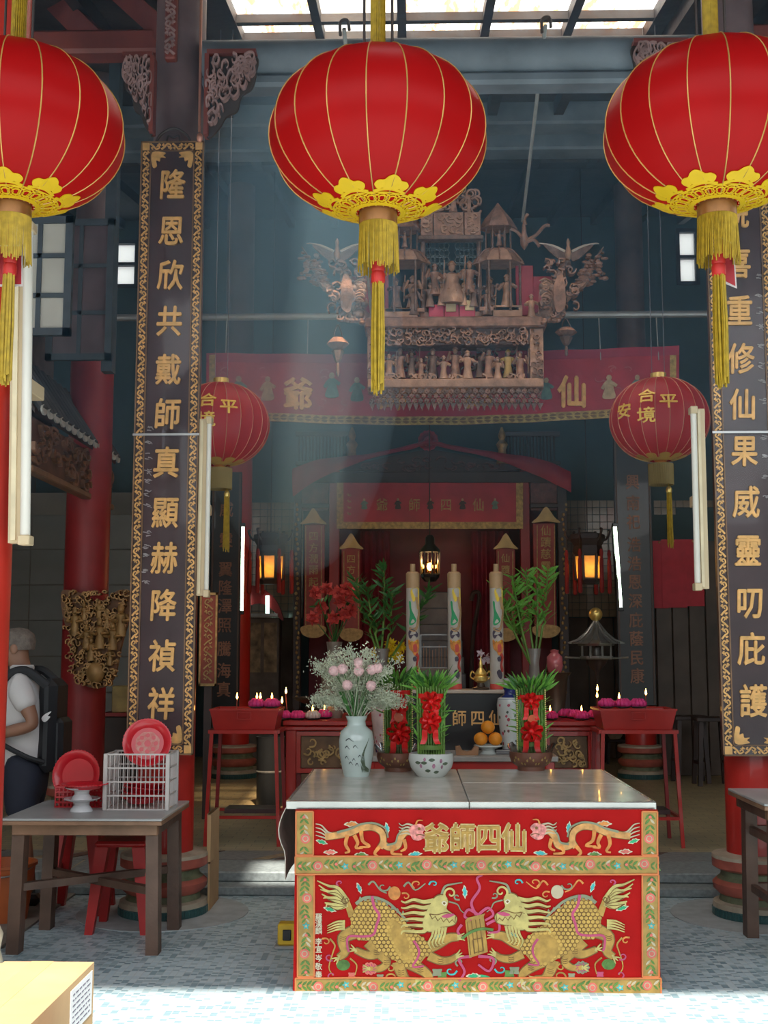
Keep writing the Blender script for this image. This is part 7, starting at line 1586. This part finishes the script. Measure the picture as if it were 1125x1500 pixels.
xr_c = on(138, 1409, .42); t = carton('sunlit cardboard box with a white label at the bottom left corner', xr_c.x-.62, xr_c.y-.62, 0, xr_c.x, xr_c.y, .42, .022)
yy = xr_c.y; MB().box(xr_c.x, yy-.17, .27, xr_c.x+.0015, yy-.015, .40).build('label', M('label_white', (.72, .72, .74), .5, var=.03), t)
g = MB(); r = random.Random(3)
for k in range(7):
    z = .385-k*.016; a = yy-.155; 
    while a < yy-.035: l = r.uniform(.008, .03); g.box(xr_c.x+.0015, a, z-.004, xr_c.x+.0022, min(a+l, yy-.03), z); a += l+.006
    if k == 3: continue
g.build('label_print', M('label_ink', (.12, .11, .16), .6), t)['kind'] = 'stuff'
MB().box(xr_c.x-.45, yy-.62, .42, xr_c.x-.39, yy, .421).build('tape', TAPE, t) if False else MB().box(xr_c.x-.20, yy-.40, .42, xr_c.x-.13, yy, .4212).build('tape', TAPE, t)
p = on(300, 1318, 0); xq0, _, xq1, zq = rc(285, 1250, 314, 1250, 4.42)
zt1 = at(300, 1255, 4.40).z; zt2 = at(300, 1187, 4.40).z; xq0 = CLX+.245; xq1 = at(312, 1250, 4.4).x-.03
carton('lower cardboard box standing against the left column base', xq0, 4.24, 0, xq1+.03, 4.55, zt1-.004); carton('upper cardboard box stacked beside the left column', xq0, 4.25, zt1-.004, xq1+.02, 4.54, zt2)
p = on(125, 1489, .34); t = thing('round_stool', 'dark brown round stool top at the bottom left edge before the box', 'stool', (p.x+.11, p.y-.17, 0)); 
MB().lathe([(.001, .31), (.17, .31), (.178, .325), (.17, .34), (.001, .34)], 40).build('seat', M('brown_lacquer', (.11, .035, .025), .3, var=.15, coat=.3), t, True, local=True)
for k in range(4): a = PI/4+k*PI/2; MB().bar((.14*math.cos(a), .14*math.sin(a), 0), (.11*math.cos(a), .11*math.sin(a), .312), .035).build('leg', M('brown_lacquer', (.11, .035, .025)), t, local=True)

# gilded carved pendant hung on the dark red column
Y = 5.50; fg = pxfn(Y); t = thing('gilded_carving', 'gilded wooden relief of figures hanging on the dark red column', 'carving', at(140, 1008, Y))
MB().blob([(87, 868), (100, 864), (120, 870), (138, 882), (155, 876), (172, 864), (188, 868), (186, 905), (178, 935), (172, 960), (166, 990), (152, 1006), (136, 1008), (120, 1003), (108, 985), (106, 960), (100, 930), (90, 905)], fg, -.02, .03, 3).build('backing', M('dull_gilt_backing', (.17, .075, .03), .6, var=.3), t)  # backing coloured a darker gilt than the scrolls
r = random.Random(12); g = MB()
def inside(x, y): h = (y-866)/140; c = 137; return abs(x-c) < (50-18*h if y < 985 else 26)
for k in range(300):
    x = r.uniform(88, 187); y = r.uniform(866, 1004)
    if not inside(x, y): continue
    s = r.uniform(3, 6); an = r.random()*6.28; g.stroke([(x+s*(1-i*.14)*math.cos(an+i*.95), y+s*(1-i*.14)*math.sin(an+i*.95)) for i in range(6)], fg, 2.2, .03, .06+.03*r.random(), 3, .8)
g.build('scroll_carving', GILT, t)['kind'] = 'stuff'
GIL2 = M('gilded_figure', (.34, .19, .065), .38, .3, var=.3, scale=12)
_YS, YS_keep = YS, YS
def gfig(px, pyb, h):
    p = at(px, pyb, Y-.06); H = h*Y/F_PX; x, z = p.x, p.z; yy = Y-.07
    o = MB().lathe([(H*.17, 0), (H*.155, H*.3), (H*.13, H*.48), (H*.18, H*.68), (H*.07, H*.76)], 12, (x, yy, z), 1, .6)
    for s in (-1, 1): o.tube([(x+s*H*.16, yy, z+H*.68), (x+s*H*.28, yy-H*.1, z+H*.5), (x+s*H*.08, yy-H*.2, z+H*.48)], H*.06, 6)
    o = o.build('carved_figure', GIL2, t, True); MB().ball((x, yy-H*.04, z+H*.86), (H*.115, H*.11, H*.13), 10, 8).build('head', GIL2, o, True); MB().lathe([(H*.11, H*.92), (H*.09, H*.98), (H*.03, H*1.05)], 8, (x, yy-.01, z)).build('hat', GIL2, o, True)
for px, py, h in ((104, 930, 40), (121, 950, 34), (140, 905, 26), (141, 950, 44), (160, 952, 40), (172, 932, 46), (128, 968, 34), (156, 975, 28), (118, 908, 26), (152, 920, 26)): gfig(px, py, h)
MB().ball(Vector(fg(140, 985, .06)), (.07, .05, .08), 16, 10).build('lion_mask', GIL2, t, True)
for sx in (-1, 1):
    for k in range(3): c = Vector(fg(140+sx*(9+k*6), 976+k*6, .07)); MB().tube([c+Vector((.025*math.cos(i*.8)*(1-i*.1), -.01, .025*math.sin(i*.8)*(1-i*.1))) for i in range(8)], .008, 5).build('mask_curl', GIL2, t, True)
p = Vector(at(140, 930, Y)); MB().tube([p, Vector((p.x, 5.62, p.z))], .012, 6).build('peg', DARKW, t)

# casement windows and the tiled pent roof at the left
PANE = M('old_pane', (.70, .67, .60), .35, var=.12, scale=3, sub=.3); FRM = M('blue_grey_frame', (.055, .07, .085), .5, var=.2)
def casement(n, lb, px0, py0, px1, py1, Y, cols, rows, mat, yaw):
    x0, z0, x1, z1 = rc(px0, py0, px1, py1, Y); o = bpy.data.objects.new('window_%d' % n, None); COL.objects.link(o); o.location = (x1, Y, z0); o.rotation_euler = (0, 0, yaw); struct(o, lb); w = x1-x0; h = z1-z0; f = .045
    fr = MB()
    for q in ((0, 0, w, f), (0, h-f, w, h), (0, 0, f, h), (w-f, 0, w, h)): fr.box(q[0]-w, -.02, q[1], q[2]-w, .02, q[3])
    for i in range(1, cols): fr.box(w*i/cols-.014-w, -.016, 0, w*i/cols+.014-w, .016, h)
    for i in range(1, rows): fr.box(-w, -.016, h*i/rows-.014, 0, .016, h*i/rows+.014)
    fr.build('window_frame', FRM, o, local=True)
    for i in range(cols):
        for j in range(rows): MB().box(w*i/cols+.012-w, -.004, h*j/rows+.012, w*(i+1)/cols-.012-w, .004, h*(j+1)/rows-.012).build('pane', mat, o, local=True)
casement(5, 'open casement window with pale panes at the upper left', 10, 318, 106, 492, 4.5, 2, 3, PANE, 0)
casement(6, 'casement window with dark reddish panes behind the pale one', 70, 322, 166, 528, 5.1, 2, 3, M('dim_pane', (.15, .10, .11), .3, var=.3, scale=4, sub=.2), 0)
jm = MB(); x0, z0, x1, z1 = rc(152, 300, 168, 540, 5.15); jm.box(x0, 5.12, z0-.02, x1, 5.22, 5.9); struct(jm.build('trim_16', FRM), 'dark window jamb at the left')
# wall to the left behind the windows, with an opening below the pent roof
xw = -2.62; mb = MB(); mb.box(xw-.08, 4.75, 2.95, xw, 5.5, 6.0); struct(mb.build('wall_partition', M('brown_partition', (.10, .075, .07), .7, var=.3)), 'dim brown partition above the tiled pent roof')
pr = thing('pent_roof', 'small tiled pent roof with a carved fascia along the left side', 'pent roof', (-2.5, 5.35, 2.6)); TL = M('grey_roof_tile', (.40, .39, .36), .7, var=.25, scale=12)
ya, yb_ = 4.72, 6.05; n = 15; zr0 = 2.92; xe = -2.36
MB().add([(xe, ya, zr0), (xe, yb_, zr0), (xw, yb_, zr0+.42), (xw, ya, zr0+.42), (xe, ya, zr0-.03), (xe, yb_, zr0-.03), (xw, yb_, zr0+.39), (xw, ya, zr0+.39)], [(0,1,2,3), (7,6,5,4), (0,4,5,1), (1,5,6,2), (2,6,7,3), (3,7,4,0)]).build('roof_deck', DARKW, pr)
for i in range(n):
    y = ya+(i+.5)*(yb_-ya)/n; MB().tube([(xe+.03, y, zr0+.005), (xw, y, zr0+.44)], .030, 8).build('roll_tile', M('dark_roll_tile', (.05, .048, .05), .8, var=.3), pr, True); MB().lathe([(.001, 0), (.034, 0), (.034, .012), (.001, .012)], 12, M4=Matrix.Translation((xe+.03, y, zr0+.005)) @ Matrix.Rotation(PI/2, 4, 'Y')).build('tile_cap', TL, pr)  # roll tiles coloured near black, end caps pale grey
MB().bev(xe-.06, ya, zr0-.36, xe-.02, yb_, zr0-.04, .01).build('fascia', M('fascia_brown', (.11, .05, .03), .5, var=.3), pr); MB().bev(xe-.075, ya, zr0-.40, xe-.0, yb_, zr0-.355, .008).build('fascia_moulding', M('fascia_edge', (.20, .11, .06), .5, var=.2), pr)
g = MB(); r = random.Random(8)
for k in range(46):
    y = r.uniform(ya+.05, yb_-.05); z = r.uniform(zr0-.32, zr0-.08); s = r.uniform(.04, .09); an = r.random()*6
    g.stroke([(y+s*(1-i*.14)*math.cos(an+i*.95), min(zr0-.05, max(zr0-.35, z+s*(1-i*.14)*math.sin(an+i*.95)))) for i in range(6)], lambda u, v, w: (xe-.02+w, u, v), .022, 0, .025, 3, .008)
g.build('fascia_carving', M('fascia_gilt', (.22, .11, .06), .45, .2, var=.3), pr)['kind'] = 'stuff'
for y in (ya+.05, yb_-.1): MB().bev(xw-.02, y-.05, .012 if y < 4.57 else FH, xw+.08, y+.05, zr0+.1, .01).build('post', DARKW, pr)
# grey tiled wall glimpsed below the pent roof
gw = struct(MB().box(-4.7, 8.6, FH, -2.75, 8.75, 3.2).build('wall_inner_left', PLASTERG), 'grey tiled wall glimpsed at the left'); GT = M('grey_wall_tile', (.20, .20, .19), .3, var=.12, scale=2)
me = MB().bev(-.195, -.012, -.195, .195, 0, .195, .005).mesh('tile'); me.materials.append(GT)
for i in range(5):
    for j in range(7): piece('tile', me, gw, (-4.5+i*.4, 8.6, .35+j*.4))
# dim shelf with a yellowish box between column and board, red cloth strip
Y = 6.6; x0, z0, x1, z1 = rc(158, 1002, 190, 1050, Y); t = thing('side_cabinet', 'dim side cabinet between the dark red column and the left board', 'cabinet', ((x0+x1)/2, Y+.2, FH)); MB().bev(x0-.05, Y, FH, x1+.2, Y+.4, z0, .01).build('body', DARKW, t); MB().box(x0-.07, Y-.03, z0, x1+.22, Y+.42, z0+.03).build('red_top', REDD, t)
o = MB().bev(x0, Y+.05, z0+.03, x1+.1, Y+.3, z1-.02, .006).build('offering_box', M('ochre_box', (.38, .28, .10), .5, var=.3), None); tag(o, 'ochre box standing on the dim side cabinet', 'box')

# ---- the visitor: continuous body grown over a joint skeleton
def skin_body(name, J, E, root, mat, parent, sub=2):
    me = bpy.data.meshes.new(name); keys = list(J); me.from_pydata([J[k][0] for k in keys], [(keys.index(a), keys.index(b)) for a, b in E], [])
    ob = bpy.data.objects.new(name, me); COL.objects.link(ob); md = ob.modifiers.new('skin', 'SKIN'); md.use_smooth_shade = True
    if not me.skin_vertices: me.skin_vertices.new() if hasattr(me.skin_vertices, 'new') else None
    for i, k in enumerate(keys): v = me.skin_vertices[0].data[i]; r = J[k][1]; v.radius = r if hasattr(r, '__len__') else (r, r); v.use_root = (k == root)
    sd = ob.modifiers.new('sub', 'SUBSURF'); sd.levels = sub; sd.render_levels = sub
    dg = bpy.context.evaluated_depsgraph_get(); dg.update(); m2 = bpy.data.meshes.new_from_object(ob.evaluated_get(dg)); bpy.data.objects.remove(ob)
    m2.name = name; m2.materials.clear(); m2.materials.append(mat); m2.shade_smooth(); o = bpy.data.objects.new(name, m2); COL.objects.link(o); o.parent = parent; return o
try:
    pv = on(40, 1440, .012); px_, py_ = at(43, 1040, 4.42).x, 4.42
    vis = thing('person', 'person in white polo shirt and dark shorts with a backpack at the left edge', 'person', (px_, py_, .012))
    SKN = M('skin', (.30, .15, .095), .5, var=.08, scale=10, sub=.05); SHT = M('white_polo', (.58, .56, .56), .8, var=.05, scale=6); SRT = M('navy_shorts', (.014, .018, .034), .8, var=.15)
    # local axes: the visitor faces -X
    J = {'pelvis': ((0, 0, .78), .092), 'waist': ((-.01, 0, .92), .095), 'chest': ((-.02, 0, 1.10), (.115, .125)), 'neck0': ((-.035, 0, 1.25), .06), 'neck': ((-.06, 0, 1.31), .052), 'jaw': ((-.10, 0, 1.36), .068), 'skull': ((-.095, 0, 1.44), .082), 'crown': ((-.085, 0, 1.50), .05)}
    E = [('pelvis', 'waist'), ('waist', 'chest'), ('chest', 'neck0'), ('neck0', 'neck'), ('neck', 'jaw'), ('jaw', 'skull'), ('skull', 'crown')]
    J['nose'] = ((-.19, 0, 1.405), .014); E.append(('jaw', 'nose'))
    for s, S in ((-1, 'n'), (1, 'f')):
        J.update({S+'sh': ((-.02, s*.165, 1.215), .055), S+'el': ((.10, s*.215, .985), .042), S+'wr': ((-.13, s*.19, .93), .030), S+'palm': ((-.195, s*.17, .935), (.034, .020)), S+'hip': ((0, s*.08, .70), .070), S+'kn': ((-.02-s*.03, s*.095, .40), .055), S+'an': ((.02-s*.05, s*.10, .08), .038), S+'toe': ((-.14-s*.05, s*.105, .03), .032)})
        E += [('chest', S+'sh'), (S+'sh', S+'el'), (S+'el', S+'wr'), (S+'wr', S+'palm'), ('pelvis', S+'hip'), (S+'hip', S+'kn'), (S+'kn', S+'an'), (S+'an', S+'toe')]
        for i in range(4):
            o_ = (i-1.5)*.016; b_ = J[S+'palm'][0]; J[S+'f%da' % i] = ((b_[0]-.045, b_[1]-s*.012, b_[2]+o_), .0085); J[S+'f%db' % i] = ((b_[0]-.07+.004*abs(i-1), b_[1]-s*.034, b_[2]+o_*.9), .0075); E += [(S+'palm', S+'f%da' % i), (S+'f%da' % i, S+'f%db' % i)]
        J[S+'ta'] = ((J[S+'wr'][0][0]-.035, J[S+'wr'][0][1]-s*.01, J[S+'wr'][0][2]+.04), .010); J[S+'tb'] = ((J[S+'wr'][0][0]-.07, J[S+'wr'][0][1]-s*.02, J[S+'wr'][0][2]+.05), .008); E += [(S+'palm', S+'ta'), (S+'ta', S+'tb')]
    body = skin_body('body', J, E, 'pelvis', SKN, vis)
    J2 = {'hem': ((.0, 0, .66), (.155, .185)), 'waist': ((-.01, 0, .92), (.13, .15)), 'chest': ((-.02, 0, 1.10), (.14, .165)), 'up': ((-.03, 0, 1.22), (.085, .10)), 'col': ((-.048, 0, 1.285), .066)}; E2 = [('hem', 'waist'), ('waist', 'chest'), ('chest', 'up'), ('up', 'col')]
    for s, S in ((-1, 'n'), (1, 'f')): J2[S+'sh'] = ((-.02, s*.175, 1.205), .078); J2[S+'sl'] = ((.065, s*.208, 1.065), .066); E2 += [('chest', S+'sh'), (S+'sh', S+'sl')]
    skin_body('polo_shirt', J2, E2, 'chest', SHT, vis)
    J3 = {'top': ((0, 0, .86), (.135, .165)), 'pel': ((0, 0, .70), (.13, .15))}; E3 = [('top', 'pel')]
    for s, S in ((-1, 'n'), (1, 'f')): J3[S+'h'] = ((0, s*.09, .62), .105); J3[S+'k'] = ((-.02-s*.025, s*.1, .43), .098); E3 += [('pel', S+'h'), (S+'h', S+'k')]
    skin_body('shorts', J3, E3, 'pel', SRT, vis)
    MB().lathe([(.088, -.03), (.094, .02), (.085, .06), (.05, .09), (.002, .098)], 20, (-.078, 0, 1.43), 1.05, .95).build('hair', M('grey_hair', (.16, .13, .11), .7, var=.3, scale=40, bump=.4), vis, True, local=True)
    MB().lathe([(.062, 0), (.07, .03), (.064, .045)], 20, (-.05, 0, 1.27), cap=False).build('collar', SHT, vis, True, local=True)
    for s in (-1, 1):
        MB().ball((-.075, s*.083, 1.405), (.022, .010, .030), 8, 6).build('ear', SKN, vis, True, local=True); MB().ball((-.165, s*.032, 1.425), (.010, .012, .009), 8, 6).build('eye', M('eye_white', (.6, .58, .55), .3), vis, True, local=True)
        MB().bev(J['nan' if s < 0 else 'fan'][0][0]-.19, s*.10-.045, -.0, J['nan' if s < 0 else 'fan'][0][0]+.06, s*.10+.045, .06, .02).build('shoe', BLACKL, vis, local=True)
    MB().tube([(-.168, -.022, 1.362), (-.175, 0, 1.358), (-.168, .022, 1.362)], .006, 6).build('mouth', M('lip', (.25, .09, .07), .5), vis, True, local=True)
    bp = thing('backpack', 'black backpack on the back of the person at the left', 'backpack', (px_+.135, py_, .85)); BLKF = M('black_nylon', (.012, .014, .018), .6, var=.2)
    MB().bev(-.05, -.14, -.12, .055, .14, .40, .04).build('bag', BLKF, bp, True, local=True); MB().bev(.03, -.11, -.10, .09, .11, .18, .025).build('pocket', BLKF, bp, True, local=True)
    MB().blob([(.02, 0), (.05, .03), (.035, .035), (.055, .06), (.02, .045), (0, .02)], lambda u, v, w: (u-.02, -.141-w, v+.16), 0, .002, 3).build('white_logo', M('logo_white', (.7, .7, .7), .5), bp, local=True)
    for s in (-1, 1):
        P_ = smooth_path([(-.0, s*.10, .36), (-.12, s*.125, .445), (-.24, s*.13, .40), (-.315, s*.13, .25), (-.27, s*.15, .08), (-.10, s*.165, -.02), (.0, s*.12, -.06)], 5); m_ = len(P_)-1
        MB().tube([q+Vector((0, s*.018, 0)) for q in P_], [.026]*20+[.014]*(m_-19), 8).build('strap', BLKF, bp, True, local=True)
except Exception as ex:
    import traceback; traceback.print_exc(); raise
# ------------------------------------------------------------------ lay the bays out in metres: things move to their true depth, long surfaces run through
RUNS = ('floor', 'floor_hall', 'trim_1', 'trim_2', 'trim_3', 'ceiling', 'window_4', 'wall_left', 'wall_right', 'wall_side', 'wall_far_side', 'wall_front', 'wall_partition', 'trim_12', 'hanging_rope', 'offering_table', 'side_cloth', 'low_altar_table', 'long_altar_table', 'wooden_table', 'pent_roof')
BAYS = {'couplet_board': 4.2, 'carved_bracket': 4.2, 'carved_pendant': 4.2, 'lamp_rod': 4.2, 'trim_4': 4.2, 'trim_5': 4.2, 'trim_10': 4.2, 'trim_11': 4.2, 'trim_14': 4.2, 'trim_15': 4.2,
        'tray_stand': 5.41, 'incense_tray': 5.41, 'stick_candle': 5.41, 'stone_altar': 5.3, 'dragon_candle': 5.3, 'incense_rack': 5.3, 'brass_burner': 5.3, 'orchid_pot': 5.3, 'white_pedestal_pot': 5.3,
        'fruit_plate': 5.08, 'orange': 5.08, 'gilded_carving': 5.62, 'inner_couplet_board': 8.15, 'lit_tube_lamp': 8.15, 'paper_slip': 2.62, 'silk_lantern': 2.62, 'backpack': 4.42, 'person': 4.42,
        'inner_altar': 8.75, 'altar_drape': 8.75, 'inner_banner': 8.75, 'gold_capped_plaque': 8.75, 'niche_curtain': 8.75, 'altar_steps': 8.75, 'plastic_crate': 3.88, 'red_plate': 3.88, 'red_basket': 3.88, 'stem_dish': 3.88,
        'folding_screen': 8.3, 'paper_notice': 8.3, 'side_cabinet': 6.75, 'offering_box': 6.75, 'altar_banner': 6.45, 'trim_13': 6.45, 'carved_shrine': 6.0, 'bell_lamp': 6.0, 'altar_cloth': YA, 'wall_back': YB, 'window_1': YB, 'window_2': YB, 'window_3': YB}
_seen = set()
def run_through(o):
    o.location.y *= BAY
    if o.type == 'MESH' and o.data.name not in _seen:
        _seen.add(o.data.name)
        for v in o.data.vertices: v.co.y *= BAY
    for c in o.children: run_through(c)
for o in [o for o in SC.objects if o.parent is None and o not in (cam, sun, _fo)]:
    k = o.name.split('.')[0]
    if k in RUNS or (k == 'cardboard_box' and o['label'].startswith('sunlit')): run_through(o); continue
    y = o.location.y
    if not y and o.type == 'MESH': ys_ = [v.co.y for v in o.data.vertices]; y = (min(ys_)+max(ys_))/2
    ref = BAYS.get(k, y)
    if k == 'temple_column': ref = 4.2 if 4 < y < 5 else 5.62 if 5 < y < 6 else 3.15 if y < 4 else 8.15
    if k == 'tube_light': ref = 4.2 if y > 4 else 3.15
    if k == 'lotus_candle' and y < 5.45: ref = 5.41
    if k == 'cardboard_box': ref = 4.4
    o.location.y += (BAY-1)*ref
# ------------------------------------------------------------------ incense smoke hanging in the hall
def haze(name, box, dens, col, aniso, label):
    m = bpy.data.materials.new(name); m.use_nodes = True; N = m.node_tree.nodes; L = m.node_tree.links; N.clear()
    o = N.new('ShaderNodeOutputMaterial'); v = N.new('ShaderNodeVolumeScatter')
    v.inputs['Color'].default_value = (*col, 1); v.inputs['Density'].default_value = dens/BAY; v.inputs['Anisotropy'].default_value = aniso
    L.new(v.outputs[0], o.inputs['Volume'])
    ob = MB().box(box[0], box[1]*BAY, box[2], box[3], box[4]*BAY, box[5]).build(name, m); ob['kind'] = 'stuff'; tag(ob, label, 'smoke'); return ob
haze('smoke_haze', (-4.75, 3.05, 2.35, 5.15, 9.65, 7.0), .034, (.34, .65, 1.0), .1, 'thin bluish incense smoke hanging under the roof of the hall')

def haze_ball(name, c, r, dens, col, label):
    ob = haze(name, (0, 0, 0, 1, 1, 1), dens, col, .2, label)
    me = MB().ball((c[0], c[1]*BAY, c[2]), (r[0], r[1]*BAY, r[2]), 32, 18).mesh(name, smooth=True); me.materials.append(ob.data.materials[0]); ob.data = me
haze_ball('shaft_smoke', (-.85, 5.70, 3.85), (.80, 1.05, 1.9), .30, (.33, .64, 1.0), 'denser bluish smoke added to show the sun shaft between the lantern and the left board')  # extra smoke added here so that the sun shaft shows
# ------------------------------------------------------------------ tidy up
bpy.data.objects.remove(_fo)
